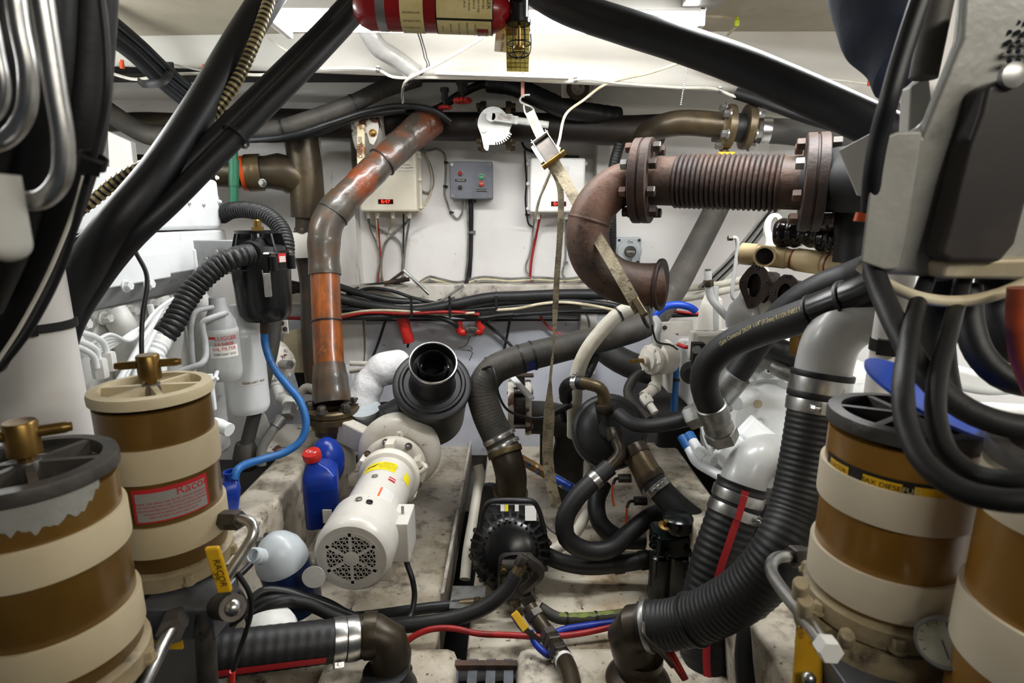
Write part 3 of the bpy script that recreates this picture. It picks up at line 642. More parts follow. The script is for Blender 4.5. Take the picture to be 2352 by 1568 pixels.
# notched valve plates with levers
t = T('butterfly_valve', 'white notched valve plate with a grey lever pointing right', 'valve', P(1140, 300, 2.5))
Yp = 2.36; pc = P(1133, 285, Yp); k = S(1, 285, Yp)
poly = []
for q in range(-10, 66): pass
pts2 = []
for a_ in range(35, 190, 8): pts2.append((math.cos(math.radians(a_))*36, math.sin(math.radians(a_))*38))
pts2 += [(-28, -25), (-22, -52), (-17, -58), (-12, -57), (-10, -45), (-6, -45)]
for i in range(9):
    an = math.radians(-92+i*7.5); an2 = an+math.radians(3.6)
    pts2 += [(math.cos(an)*45+3, math.sin(an)*45), (math.cos(an2)*45+3, math.sin(an2)*45), (math.cos(an2)*39+3, math.sin(an2)*39), (math.cos(an2+.06)*39+3, math.sin(an2+.06)*39)]
pts2 += [(36, -16), (48, 10), (44, 22)]
MB().prism([pc+X*(u*k)+Z*(v*k) for u, v in pts2], Yv*.008).obj('notched_plate', m_engd, t)
for u, v in ((-18, 26), (20, 22), (-22, -14)): MB().cyl(pc+X*u*k+Z*v*k, pc+X*u*k+Z*v*k-Yv*.008, .009, 12).obj('rivet', m_engd, t)
la, lb_ = P(1128, 268, Yp-.02), P(1260, 287, Yp-.02); dv = (lb_-la).normalized()
mb = MB(); mb.cyl(la-Yv*.012, la+Yv*.012, .02, 20); mb.box(la.lerp(lb_, .24), (.105, .024, .03), (dv, Yv, dv.cross(Yv))); mb.cyl(la.lerp(lb_, .45), lb_, .0135, 16)
lv = mb.obj('lever', m_engd, t, bevel=.002); MB().box(la.lerp(lb_, .26)-Yv*.0125, (.07, .002, .017), (dv, Yv, dv.cross(Yv))).obj('label', m_silver, lv)
mb = MB(); q = P(1140, 292, 2.46); mb.lathe([(.07, -.06), (.1, -.06), (.1, -.04), (.075, -.04), (.075, .04), (.1, .04), (.1, .06), (.07, .06)], q, X, 28)
for s_ in (-1, 1):
    for a_ in range(6): mb.bolt(q+X*(.06*s_)+V((0, math.cos(a_)*.085, math.sin(a_)*.085)), X*s_, .011, .02)
mb.cyl(q-Yv*.085, q-Yv*.04, .03, 16); mb.obj('valve_body', m_bronze, t)
t = T('butterfly_valve', 'corroded white valve with a rusty lever hanging straight down', 'valve', P(835, 300, 2.5))
pc = P(842, 295, 2.42); k = S(1, 295, 2.42)
pts2 = [(math.cos(math.radians(a_))*30-2, math.sin(math.radians(a_))*30+2) for a_ in range(-20, 160, 15)]+[(-28, -5), (-20, -14), (0, -10), (6, -32), (14, -36), (22, -22)]
MB().prism([pc+X*(u*k)+Z*(v*k) for u, v in pts2], Yv*.01).obj('notched_plate', m_oldpaint, t)
la = P(829, 290, 2.40); lb_ = P(830, 380, 2.38); dv = (lb_-la).normalized(); m_levold = mat('rust_speckled_ivory', '#cdbf9d', .5, col2='#8a5a2a', s2=18, a2=(.5, .6), dirt='#5a3a20', sd=40, ad=(.58, .66), bump=.2, sb=60)
lv = MB().box(la.lerp(lb_, .5), ((lb_-la).length*1.1, .02, .034), (dv, Yv, dv.cross(Yv))).obj('lever', m_levold, t, bevel=.007)
text('lettering', 'DBM100', .024, plane_fn(la.lerp(lb_, .55)-Yv*.0108, dv*-1, dv.cross(Yv)*-1), m_ink, lv)
MB().bolt(pc+X*14*k-Z*10*k, -Yv, .012, .012).obj('bolt', m_brass, t)
q = P(850, 300, 2.53); MB().lathe([(.08, -.06), (.1, -.05), (.1, .05), (.08, .06)], q, X, 24).obj('valve_body', m_oldpaint, t)
# small red hand wheels
for (px, py, s_, lbl) in ((1062, 231, 1.0, 'chipped red valve handwheel under the deck beam, nearer one'), (1022, 247, .75, 'smaller dim red valve handwheel left of the chipped one')):
    t = T('handwheel_valve', lbl, 'valve', P(px, py, 2.52)); q = P(px, py, 2.44); mb = MB()
    for a_ in range(12): mb.ball(q+V((math.cos(a_*.5236)*.03*s_, math.sin(a_*.5236)*.03*s_, 0)), .0095*s_, 10, 6)
    mb.torus(q, Z, .026*s_, .008*s_, 20, 8); mb.box(q, (.05*s_, .01*s_, .01*s_)); mb.box(q, (.01*s_, .05*s_, .01*s_)); mb.obj('handwheel', m_redb, t)
    mb = MB(); mb.cyl(q, q+Z*.04, .008, 10); mb.cyl(q+Z*.03, q+Z*.07*1, .02*s_, 6); mb.cyl(q+Z*.06, V((q.x, q.y, 1.955)) if q.z+.06 < 1.95 else q+Z*.075, .024*s_, 12); mb.obj('valve_stem', m_dark, t)
# long bronze header pipe under the deck, with elbow and flanges
hose('header_pipe', 'large dark bronze pipe running across under the deck behind the strap', 'pipe', [(560, 280, 2.62), (800, 285, 2.6), (1000, 290, 2.58), (1200, 292, 2.52), (1420, 300, 2.45), (1520, 298, 2.35)], 62, m_headr, n=20)
t = T('flanged_elbow', 'shiny bronze elbow with bolted flange pair under the deck at right', 'pipe', P(1560, 310, 2.2))
pa = Path(PP([(1470, 318, 2.42), (1520, 290, 2.2), (1570, 282, 2.14), (1660, 288, 2.12)])); r = S(56, 285, 2.14)/2
MB().sweep(pa, r, 24).obj('elbow', m_bronze, t)
for px, nm in ((1672, 'left_flange'), (1716, 'right_flange')):
    q = P(px, 292, 2.12); x2 = V((1, -.06, -.05)).normalized()
    f = MB().lathe([(r*1.05, -.028), (r*1.25, -.02), (r*1.72, -.012), (r*1.76, 0), (r*1.72, .012), (r*1.2, .016)] if px < 1700 else [(r*1.2, -.016), (r*1.72, -.012), (r*1.76, 0), (r*1.72, .012), (r*1.25, .02), (r*1.05, .03)], q, x2, 32).obj('flange', m_bronzel, t)
    for a_ in range(6):
        e = math.pi/3*a_+.5; bx, by, bz = basis(x2); MB().bolt(q+(bx*math.cos(e)+by*math.sin(e))*r*1.48+x2*(-.012 if px < 1700 else .012), x2*(-1 if px < 1700 else 1), .013, .024).obj('bolt', m_galv, f)
MB().cyl(P(1672, 292, 2.12), P(1716, 294, 2.12), r*1.1, 24).obj('gasket_neck', m_rubd, t)
o, pa, r2 = hose('rubber_hose', 'black rubber hose clamped to the bronze flange beneath the deck at right', 'hose', [(1718, 295, 2.12), (1745, 300, 2.12), (1800, 302, 2.1), (1880, 312, 2.05), (1960, 330, 1.95), (2040, 350, 1.85)], 56, m_rubg, n=20)
clamp(pa, pa.L*.13, .03, r2, o, bolt=False)
t = T('valve_tap', 'small yellow handled tap hanging below the bronze flange', 'valve', P(1664, 350, 2.12)); q = P(1664, 352, 2.12); mb = MB(); mb.cyl(q, q+Z*.08, .01, 10); mb.cyl(q-Z*.02, q+Z*.01, .016, 8); mb.obj('stem', m_bronzel, t); MB().box(q-Yv*.02-Z*.003, (.06, .012, .012)).obj('handle', m_yellow, t, bevel=.003)
# dark hoses under the deck
hose('rubber_hose', 'dark ribbed hose sagging below the deck right of the hook', 'hose', [(1120, 190, 2.5), (1180, 198, 2.48), (1240, 225, 2.42), (1300, 250, 2.4), (1360, 260, 2.42), (1420, 268, 2.46)], 42, m_rubd, n=16, rf=ribbed(.04, .05), step=.006)
hose('rubber_hose', 'dark hose hump under the deck above the red handwheels', 'hose', [(930, 262, 2.56), (1000, 252, 2.55), (1060, 215, 2.53), (1120, 192, 2.5), (1180, 210, 2.52)], 18, m_rubd, n=12)
o, pa, r2 = hose('rubber_hose', 'thick ribbed black hose sweeping up under the deck at left centre', 'hose', [(400, 280, 2.3), (480, 305, 2.3), (560, 304, 2.3), (640, 296, 2.3), (730, 268, 2.32), (810, 238, 2.35), (880, 205, 2.42), (960, 180, 2.5)], 39, m_rubg, n=18, rf=ribbed(.009, .015), step=.0025)
for f in (.42, .7): tie(pa, pa.L*f, r2, o)
hose('rubber_hose', 'slimmer black hose under the thick ribbed one at left centre', 'hose', [(520, 320, 2.26), (600, 320, 2.26), (680, 308, 2.27), (760, 282, 2.3), (840, 256, 2.35), (920, 243, 2.4), (1000, 255, 2.4), (1036, 280, 2.42)], 14, m_cable, n=12)
hose('rubber_hose', 'second slim black hose beneath the thick ribbed one', 'hose', [(560, 318, 2.3), (650, 318, 2.3), (740, 300, 2.32), (820, 268, 2.36), (930, 252, 2.42)], 16, m_rubd, n=12)
hose('rubber_hose', 'curved dark hose in the shade at far left under the deck', 'hose', [(240, 250, 2.35), (300, 290, 2.3), (350, 312, 2.28), (420, 312, 2.3), (470, 300, 2.35)], 44, m_rubg, n=16)
hose('rubber_hose', 'grey green ridge hose behind the curved dark hose at far left', 'hose', [(250, 282, 2.5), (330, 278, 2.5), (420, 280, 2.5), (560, 270, 2.55)], 40, m_bronze, n=16)
G = 'dark hoses climbing to the beam at upper left'
for k in range(3): hose('rubber_hose', ['thickest of the three dark hoses strapped up across the beam', 'middle of the three dark hoses strapped up across the beam', 'thinnest of the three dark hoses strapped up across the beam'][k], 'hose', [(215+14*k, 62-16*k, 1.75), (300+14*k, 122-10*k, 1.9), (370+15*k, 188-9*k, 2.02), (440+16*k, 245-9*k, 2.12)], [34, 24, 20][k], m_rubb, G, n=12)
c = P(372, 182, 2.0); t = T('hose_saddle', 'black strap bracket holding the dark hoses on the beam at left', 'bracket', c); pa = Path(PP([(318, 186, 2.02), (335, 193, 1.94), (370, 190, 1.94), (388, 172, 1.97), (386, 152, 2.03)])); MB().sweep(pa, .012, 8, flat=(.25, 1)).obj('strap', m_rubd, t); MB().box(P(388, 154, 2.04), (.03, .01, .03)).obj('foot', m_black, t)
# ================================================================ LEFT SIDE: ENGINE
XE = -1.04
t = T('marine_engine', 'large white marine engine along the left side with flat topped valve cover', 'engine', V((-1.3, 1.5, .5)))
def rb(lo, hi, m, name, par, bev=.02, seg=4):
    lo = V(lo); hi = V(hi); return MB().box((lo+hi)/2, hi-lo).obj(name, m, par, bevel=bev, seg=seg)
rb((-1.62, .80, 1.462), (XE-.004, 2.06, 1.63), m_engw, 'valve_cover', t, .014)
vc = rb((-1.62, .80, 1.33), (XE, 2.07, 1.457), m_engw, 'rocker_housing', t, .008)
MB().prism([V((XE, .80, 1.335)), V((XE-.06, .80, 1.262)), V((-1.6, .80, 1.262)), V((-1.6, .80, 1.335))], Yv*1.27).obj('lower_flange', m_engg, t, bevel=.004)
rb((-1.7, .75, .6), (-1.12, 2.1, 1.27), m_engd, 'engine_block', t, .02)
# raised pads and bolts of the cover
for y0, y1 in ((1.02, 1.30), (1.42, 1.70), (1.84, 2.03)):
    rb((XE-.03, y0, 1.322), (XE+.006, y1, 1.40), m_engw, 'cover_pad', t, .006)
for px, py, dx in ((287, 656, .008), (338, 652, .008)):
    q = PX(px, py, XE+.005); MB().bolt(q, X, .013, .018).obj('bolt', m_engw, t)
for px, py in ((296, 714), (349, 700), (184, 744), (234, 730), (395, 690)):
    q = PX(px, py, XE-.05); MB().bolt(q, X, .014, .025).obj('bolt', m_engd, t)
for px, py in ((497, 408), (503, 463), (435, 465), (468, 468)):
    q = PX(px, py, XE-.002); MB().bolt(q, X, .006, .008).obj('bolt', m_engw, t)
for z in (1.36, 1.43, 1.5, 1.57): 
    MB().bolt(V((XE-.03, 2.065, z)), Yv, .012, .02).obj('bolt', m_engw, t)
# ribs and manifold runs on the block under the cover
for i in range(5):
    y = 1.12+.2*i; MB().sweep(Path([V((-1.1, y, 1.25)), V((-1.07, y, 1.18)), V((-1.10, y+.02, 1.05)), V((-1.12, y+.03, .9))], 8), .035, 12).obj('inlet_runner', m_engd, t)
rb((-1.14, .85, .98), (-1.03, 1.45, 1.06), m_engd, 'side_casting', t, .02)
rb((-1.14, .80, .74), (-.98, 1.3, .86), m_engd, 'side_cover', t, .02)
# fuel lines with union nuts
G = 'white fuel lines with union nuts on the left engine'
for i, pts in enumerate(([(120, 745), (170, 760), (215, 772), (238, 788), (248, 822)], [(110, 765), (165, 778), (205, 792), (222, 806), (228, 838)], [(100, 785), (150, 790), (190, 802), (214, 818), (222, 845)])):
    lbl = ['uppermost white fuel line bending down to a union nut on the engine', 'middle white fuel line bending down to a union nut on the engine', 'lowest white fuel line bending down behind the white pole'][i]
    w3 = [PX(a, b, -.93+.01*i) for a, b in pts]; pa = Path(w3); tt = T('fuel_line', lbl, 'pipe', w3[0], G)
    MB().sweep(pa, .0065, 10).obj('tube', m_engw, tt)
    if i < 2: hexnut(MB(), w3[-1]+Z*.014, w3[-1]-Z*.03, .016).obj('union_nut', m_engd, tt)
for i, pts in enumerate(([(255, 925), (262, 895), (300, 830), (330, 775), (350, 745), (372, 705)], [(280, 905), (285, 872), (310, 820), (338, 770), (350, 735), (345, 700)], [(305, 880), (312, 855), (330, 810), (355, 760)])):
    w3 = [PX(a, b, -.95) for a, b in pts]; o = MB().sweep(Path(w3), .0075, 10).obj('fuel_pipe', m_engw); tag(o, ['longest curved white pipe rising behind the cream lidded filter', 'second curved white pipe rising behind the cream lidded filter', 'shortest curved white pipe close behind the filter handle'][i], 'pipe', 'white curved pipes on the engine flank')
for i in range(5):
    pts = [(140, 842-6*i), (200, 818-5*i), (250, 800-8*i), (300, 765+4*i), (360, 732-5*i), (420, 690-4*i), (470, 660)]
    hose('wiring', 'one of the white wires bundled across the flank of the left engine', 'cable', None, 0, m_engw, 'bundled white engine wires', n=8, dm=.009, pts3=[PX(a, b, -.96+.004*i) for a, b in pts])
q = [PX(262, 795, -.935), PX(300, 772, -.935)]
# paint coloured stub pipes below
t = T('engine_pipe_fitting', 'white painted pipe stub poking out beside the second filter', 'pipe', PX(505, 985, -.86)); a, b = P(478, 968, 1.45), P(540, 992, 1.42); d = (b-a).normalized()
mb = MB().lathe([(.016, 0), (.016, .02), (.019, .022), (.019, .03), (.017, .032), (.02, .034), (.02, .045), (.018, .05), (.018, .075), (.012, .075)], a, d, 20); mb.cyl(a, V((-1.13, 1.5, a.z)), .014, 14); mb.obj('stub', m_engw, t)
t = T('engine_linkage', 'small white bolted bracket arm beside the grey oil filter', 'bracket', P(485, 930, 1.3)); mb = MB(); mb.cyl(P(490, 868, 1.3), P(474, 940, 1.3), .007, 8); mb.cyl(P(470, 882, 1.3), P(500, 868, 1.3), .005, 8); mb.bolt(P(476, 915, 1.29), -Yv, .008, .012); mb.bolt(P(474, 942, 1.29), -Yv, .008, .012); mb.box(P(482, 900, 1.305), (.02, .01, .09)); mb.cyl(P(482, 900, 1.305), P(500, 850, 1.6), .006, 8); mb.obj('arm', m_engw, t)
t = T('engine_valve', 'white pipe with dark rubber boot behind the white pole', 'pipe', P(170, 950, 1.1)); MB().sweep(Path(PP([(176, 915, 1.12), (205, 932, 1.12), (235, 936, 1.12), (300, 930, 1.12)])), .008, 10).obj('tube', m_engw, t); MB().ball(P(158, 910, 1.12), .03, 14, 8, sc=(.8, 1, 1.3)).obj('rubber_boot', m_rubd, t)
MB().cyl(P(155, 985, 1.1), P(300, 1005, 1.1), .012, 12).obj('lower_tube', m_engw, t)
# oil filters
def spin_filter(lbl, px, ytop, ybot, wpx, Yf, m, grey):
    a = P(px, ytop, Yf); b = P(px, ybot, Yf); b = V((a.x, a.y, b.z)); r = S(wpx, (ytop+ybot)/2, Yf)/2; H = a.z-b.z
    t = T('oil_filter', lbl, 'filter', b)
    MB().lathe([(r*.55, 0), (r*.85, .004), (r*.97, .018), (r, .03), (r, H-.02), (r*1.02, H-.018), (r*1.02, H-.008), (r*.96, H), (r*.6, H+.006)], b, Z, 36).obj('canister', m, t)
    MB().lathe([(r*.95, H), (r*.9, H+.02), (r*.5, H+.06), (r*.45, H+.09)], b, Z, 24).obj('filter_head', m_engg if grey else m_engw, t)
    return t, b, r, H
m_filtg = mat('filter_grey_white', '#b5b6b4', .4, col2='#a5a6a4', s2=5)
t, b, r, H = spin_filter('light grey oil filter with red lettering and a date strip', 506, 752, 872, 74, 1.62, m_filtg, True)
x_, y_, z_ = basis(Z); cdv = CAM-b; cdv.z = 0
a0 = math.atan2(cdv.dot(y_), cdv.dot(x_)); lab_fn = lambda h, da=0: cyl_fn(b, Z, r+.0012, a0+da, h)
patch(lab_fn(H*.60, .1), r*1.7, H*.22, 12, 2).obj('label', m_labelw, t)
lf = lambda h, da=.1: cyl_fn(b, Z, r+.002, a0+da, h)
text('lettering', 'LUGGER', .017, lf(H*.845, .25), m_inkr, t); text('lettering', 'L4-54808', .014, lf(H*.745, .12), m_inkr, t)
text('lettering', 'OIL FILTER', .014, lf(H*.655, .1), m_inkr, t); text('lettering', 'FEBRUARY 2020', .009, lf(H*.555, .1), m_ink, t)
patch(cyl_fn(b, Z, r+.001, a0-.55, H*.86), .018, .007, 3, 1).obj('emblem', m_inkr, t)
t, b, r, H = spin_filter('taller clean white oil filter with a narrow date strip', 556, 760, 945, 88, 1.85, m_engw, False)
patch(cyl_fn(b, Z, r+.0012, a0+.1, H*.42), r*1.5, .02, 10, 1).obj('label', m_labelw, t)
text('lettering', 'FEBRUARY 2020', .011, cyl_fn(b, Z, r+.002, a0+.3, H*.42), m_ink, t)
hose('filter_pipe', 'grey white pipe bent over in front of the oil filter, left one', 'pipe', [(445, 850, 1.55), (440, 800, 1.55), (440, 740, 1.55), (450, 716, 1.56), (490, 705, 1.6)], 12, m_engg, n=12)
hose('filter_pipe', 'grey white pipe running down in front of the oil filter to a clip', 'pipe', [(520, 718, 1.6), (480, 732, 1.54), (466, 740, 1.53), (472, 790, 1.52), (472, 820, 1.5), (462, 835, 1.48), (420, 850, 1.45), (370, 875, 1.4)], 13, m_engg, n=12)
MB().ball(P(466, 738, 1.53), .014, 12, 8)
t = T('engine_bracket', 'small pierced white plate behind the black canister', 'bracket', P(645, 745, 1.98)); a = P(635, 765, 1.98); b2 = P(660, 735, 1.98); MB().box((a+b2)/2, (b2.x-a.x, .008, b2.z-a.z)).obj('plate', m_oldpaint, t); 
for px, py in ((648, 742), (655, 755), (642, 757)): MB().bolt(P(px, py, 1.975), -Yv, .006, .006).obj('bolt', m_steeld, t)
# black crankcase filter canister
Yc = 1.78
c = P(597, 580, Yc); b = V((c.x, Yc, P(597, 733, Yc).z)); r = S(126, 640, Yc)/2; H = c.z-b.z
t = T('crankcase_filter', 'glossy black crankcase filter canister with latch and ribbed lid', 'filter', b)
MB().lathe([(r*.3, -.006), (r*.75, 0), (r*.9, .02), (r*.95, .05), (r, H-.06), (r*1.0, H)], b, Z, 40).obj('canister', m_plast, t)
lid = MB().lathe([(r*1.02, 0), (r*1.06, .004), (r*1.06, .05), (r*1.0, .055), (r*.95, .058)], b+Z*(H-.05), Z, 40).obj('lid', m_plast, t)
zt = b+Z*(H+.008)
MB().lathe([(r*.92, 0), (r*.9, .012), (r*.45, .02)], zt, Z, 32).obj('lid_top', m_plastm, lid)
for k in range(8):
    q = k*math.pi/4+.2; dv = V((math.cos(q), math.sin(q), 0)); side = V((-dv.y, dv.x, 0))
    MB().prism([zt+dv*r*.3-side*.003+Z*.01, zt+dv*r*.95-side*.003, zt+dv*r*.78-side*.003+Z*.055, zt+dv*r*.3-side*.003+Z*.06], side*.006).obj('lid_rib', m_plast, lid)
MB().ringbox(zt+Z*.052, Z, r*.80, r*.70, .008).obj('lid_ring', m_plast, lid)
mb = MB(); mb.lathe([(.018, 0), (.018, .012)], zt+Z*.06, Z, 6); mb.lathe([(.012, .012), (.012, .03), (.008, .034)], zt+Z*.06, Z, 14); mb.obj('brass_plug', m_brass, lid)
for px in (605, 668):
    q = P(px, 600, Yc-.1); 
qd = V((P(607, 640, Yc).x-b.x, -1, 0)); qd = V((.53, -.85, 0)).normalized(); s_ = V((-qd.y, qd.x, 0))
q = V((b.x, b.y, 0))+qd*(r*1.02)
mb = MB(); mb.box(V((q.x, q.y, P(607, 678, Yc-r).z+.03)), (.022, .008, .075), (s_, qd, Z)); lt = mb.obj('latch', m_steel, t, bevel=.003)
mb = MB(); mb.sweep(Path([V((q.x, q.y, P(607, 650, Yc-r).z))+s_*.009, V((q.x, q.y, P(607, 615, Yc-r).z))+s_*.011, V((q.x, q.y, P(607, 615, Yc-r).z))-s_*.011, V((q.x, q.y, P(607, 650, Yc-r).z))-s_*.009], straight=True), .0018, 6); mb.obj('latch_wire', m_steel, lt)
a1 = math.atan2(V((.91, -.41, 0)).dot(y_), V((.91, -.41, 0)).dot(x_))
zb = P(650, 593, Yc-.06).z-b.z
patch(cyl_fn(b, Z, r*1.07, a1, zb), .03, .028, 5, 2).obj('label', m_inkr, t); patch(cyl_fn(b, Z, r*1.078, a1, zb-.004), .024, .018, 5, 2).obj('label', m_labelw, t)
for i_ in range(3): text('lettering', 'CAUTION', .005, cyl_fn(b, Z, r*1.085, a1, zb+.001-.006*i_), m_inkr, t)
for da in (.78, 1.55):
    d2 = V((math.sin(da), -math.cos(da), 0)); MB().bolt(b+d2*(r*1.1)+Z*(H-.01), Z, .009, .014).obj('bolt', m_steeld, t)
    MB().cyl(b+d2*(r*1.1)+Z*(H-.05), b+d2*(r*1.1)+Z*(H-.008), .014, 14).obj('boss', m_plast, t)
mb = MB(); mb.box(P(500, 590, 1.86), (.15, .02, .11)); mb.obj('mounting_plate', m_engg, t, bevel=.004)
for px, py in ((477, 595), (500, 578)): MB().bolt(P(px, py, 1.84), -Yv, .009, .014).obj('bolt', m_galv, t)
nz = P(570, 580, 1.72); MB().cyl(P(600, 572, 1.78), P(572, 584, 1.69), .038, 22).obj('inlet_port', m_plastm, t)
MB().cyl(P(607, 735, Yc), P(607, 765, Yc), .013, 12).obj('drain_spigot', m_bronze, t)
# corrugated hoses
hose('corrugated_hose', 'black corrugated hose looping over the top of the crankcase filter', 'hose', [(508, 496, 2.08), (530, 484, 2.05), (570, 482, 2.02), (615, 496, 1.98), (645, 525, 1.95), (656, 560, 1.92), (655, 600, 1.9)], 34, m_rub, n=18, rf=ribbed(.0115, .2), step=.0014)
w3 = PP([(578, 582, 1.70), (545, 590, 1.66), (500, 612, 1.63), (455, 652, 1.6), (420, 700, 1.56), (395, 748, 1.52), (375, 772, 1.5)])
o, pa, r = hose('corrugated_hose', 'black corrugated hose sagging left from the crankcase filter inlet', 'hose', None, 0, m_rub, n=20, dm=S(46, 650, 1.62), rf=ribbed(.0155, .2), step=.0019, pts3=w3)
clamp(pa, .02, .02, r, o, bolt=False, m=m_rubd)
w4 = [w3[-1]+(w3[-1]-w3[-2])*-.02]+PP([(362, 795, 1.47), (352, 815, 1.45), (348, 838, 1.44)])
o, pa, r = hose('corrugated_hose', 'white painted end of the corrugated hose above the cream filter lid', 'hose', None, 0, m_engw, n=20, dm=S(44, 800, 1.47), rf=ribbed(.014, .2), step=.0018, pts3=w4)
MB().cyl(P(350, 822, 1.45), P(350, 850, 1.445), .034, 20).obj('collar', m_engw, o)
band(pa, pa.L*.3, .016, r*1.08, m_engd, o)
hose('blue_hose', 'blue hose curving from the crankcase filter down into the blue jug', 'hose', [(607, 762, 1.78), (609, 790, 1.78), (625, 838, 1.76), (660, 885, 1.72), (688, 920, 1.70), (703, 970, 1.68), (692, 1010, 1.66), (655, 1038, 1.63), (600, 1055, 1.58), (560, 1068, 1.53), (543, 1082, 1.50), (538, 1100, 1.49)], 17, m_blueh, n=14)
MB().cyl(P(607, 764, 1.78), P(607, 772, 1.78), .02, 14)
hose('rubber_hose', 'dull black hose running down behind the blue hose', 'hose', [(632, 690, 1.98), (628, 780, 1.95), (608, 870, 1.92), (585, 950, 1.88), (566, 1025, 1.85), (560, 1060, 1.83)], 30, m_rubg, n=14)
hose('cable', 'black cable hanging down in front of the white valve cover', 'cable', [(270, 505, 1.2), (285, 530, 1.2), (312, 580, 1.2), (334, 622, 1.2), (338, 650, 1.19), (328, 720, 1.17), (325, 790, 1.15), (328, 850, 1.14)], 10, m_cable)
# raw water pump and piping behind
t = T('water_pump', 'paint chipped white water pump with pipe elbows beside the wrapped exhaust', 'pump', P(620, 900, 2.1))
q = P(628, 835, 2.12); k = S(1, 835, 2.12); d = V((.75, -.5, .1)).normalized()
MB().lathe([(48*k, -50*k), (58*k, -40*k), (58*k, -10*k), (40*k, 0), (36*k, 10*k), (40*k, 14*k), (40*k, 26*k), (24*k, 32*k)], q, d, 24).obj('pump_body', m_oldpaint, t)
for a_ in range(6):
    bx, by, bz = basis(d); e = a_*math.pi/3; MB().bolt(q+d*26*k+(bx*math.cos(e)+by*math.sin(e))*33*k, d, .008, .01).obj('bolt', m_engd, t)
MB().cyl(q+d*32*k, q+d*64*k, 10*k, 12).obj('shaft', m_galv, t)
pa = Path(PP([(632, 855, 2.1), (636, 885, 2.08), (644, 910, 2.05), (660, 922, 2.0), (672, 934, 1.95)])); rr = S(26, 900, 2.05)/2
MB().sweep(pa, rr, 16).obj('elbow', m_engd, t)
for f in (.2, .5, .8): band(pa, pa.L*f, .012, rr*1.15, m_engd, t, 'collar')
hexnut(MB(), P(668, 930, 1.95), P(660, 958, 1.9), .026).obj('union_nut', m_galv, t)
o, pa, r = hose('hydraulic_hose', 'grey hose with crimped end rising from the bearer to the chipped white pump', 'hose', [(600, 1068, 1.82), (602, 1030, 1.83), (625, 990, 1.85), (645, 962, 1.88)], 22, m_cableg, n=14)
band(pa, pa.L*.93, .04, r*1.2, m_galv, o, 'ferrule')
hose('engine_pipe', 'curved white painted pipe hooking behind the wrapped exhaust base', 'pipe', [(690, 925, 2.15), (692, 900, 2.15), (705, 888, 2.15), (722, 895, 2.15)], 18, m_oldpaint, n=12)
t = T('guard_panel', 'tan panel with a flaking lower edge behind the wrapped exhaust', 'panel', P(690, 800, 2.45)); m_tan = mat('tan_panel', '#a79a80', .55, col2='#8f8268', s2=5)
MB().prism(PP([(655, 762, 2.42), (745, 740, 2.42), (745, 855, 2.42), (672, 855, 2.42), (640, 820, 2.42)]), Yv*.02).obj('panel', m_tan, t)
MB().prism(PP([(676, 857, 2.44), (728, 857, 2.44), (728, 905, 2.44), (690, 905, 2.44)]), Yv*.1).obj('dark_duct_opening', m_black, t)
# bearer cap plate + block on the left bearer
c0 = P(640, 1020, 1.98); t = T('bearer_plate', 'flaking white plate lying on the left engine bearer', 'plate', c0)
a = PZ(618, 1036, .652); b = PZ(700, 985, .652); MB().box((a+b)/2+Z*.006+X*.0, (.12, .28, .012)).obj('plate', m_oldpaint, t, bevel=.002)
t = T('engine_mount', 'white triangular engine mount foot behind the blue hose', 'bracket', P(610, 1000, 2.0)); MB().prism(PP([(590, 940, 1.98), (605, 940, 1.98), (632, 1000, 1.94), (618, 1012, 1.94), (594, 985, 1.97)]), V((-.08, .04, 0))).obj('gusset', m_engd, t, bevel=.003)
q = P(565, 1040, 1.85); MB().lathe([(.03, 0), (.045, .02), (.045, .05), (.034, .09), (.03, .1)], q-Z*.06, Z, 18).obj('rubber_mount', m_rubg, t)
# left exhaust elbow (dark bronze T)
t = T('exhaust_elbow', 'dark bronze exhaust elbow turning down beside the green pole', 'pipe', P(700, 420, 2.45))
pa = Path(PP([(560, 398, 2.38), (610, 396, 2.4), (660, 398, 2.42), (695, 425, 2.43), (708, 480, 2.43), (708, 540, 2.43)])); rr = S(72, 420, 2.42)/2
MB().sweep(pa, lambda d: rr*(1.0 if d < pa.L*.25 else (1.15 if d < pa.L*.6 else .82)), 26).obj('elbow', m_bronze, t)
MB().sweep(Path(PP([(690, 310, 2.43), (698, 360, 2.43), (704, 420, 2.43), (707, 500, 2.43)])), S(62, 400, 2.43)/2*1.2, 24).obj('riser', m_bronze, t)
MB().sweep(Path(PP([(690, 560, 2.43), (708, 640, 2.43), (712, 760, 2.43), (722, 900, 2.43)])), S(40, 700, 2.43)/2, 18).obj('lower_pipe', m_wrapg, t)
for f, m in ((.02, m_orange), (.06, m_bronzel), (.12, m_bronzel)): band(pa, pa.L*f, .03, rr*(1.12 if m != m_orange else 1.05), m, t, 'flange_ring')
MB().bolt(P(604, 420, 2.30), -Yv, .012, .02).obj('bolt', m_galv, t)
mb = MB(); a = P(690, 562, 2.36); mb.lathe([(.075, -.05), (.08, -.03), (.08, .03), (.075, .05)], a, Z, 8); fl = mb.obj('bolted_flange', m_oldpaint, t)
for e in range(4): MB().bolt(a+V((math.cos(e*1.57+.5)*.06, math.sin(e*1.57+.5)*.06, .05)), Z, .012, .02).obj('bolt', m_rust, fl)
hose('pipe', 'dark pipe running into the bronze elbow from behind the hoses', 'pipe', [(300, 388, 2.36), (420, 392, 2.36), (560, 398, 2.38)], 66, m_bronze, n=20)
o, pa, r = hose('support_pole', 'dark green painted upright pole behind the white valve cover', 'pole', [(537, 480, 2.3), (537, 400, 2.3), (536, 340, 2.3)], 19, m_greenp, n=14)
band(pa, pa.L*.6, .1, r*1.15, m_greenp, o, 'coupling')
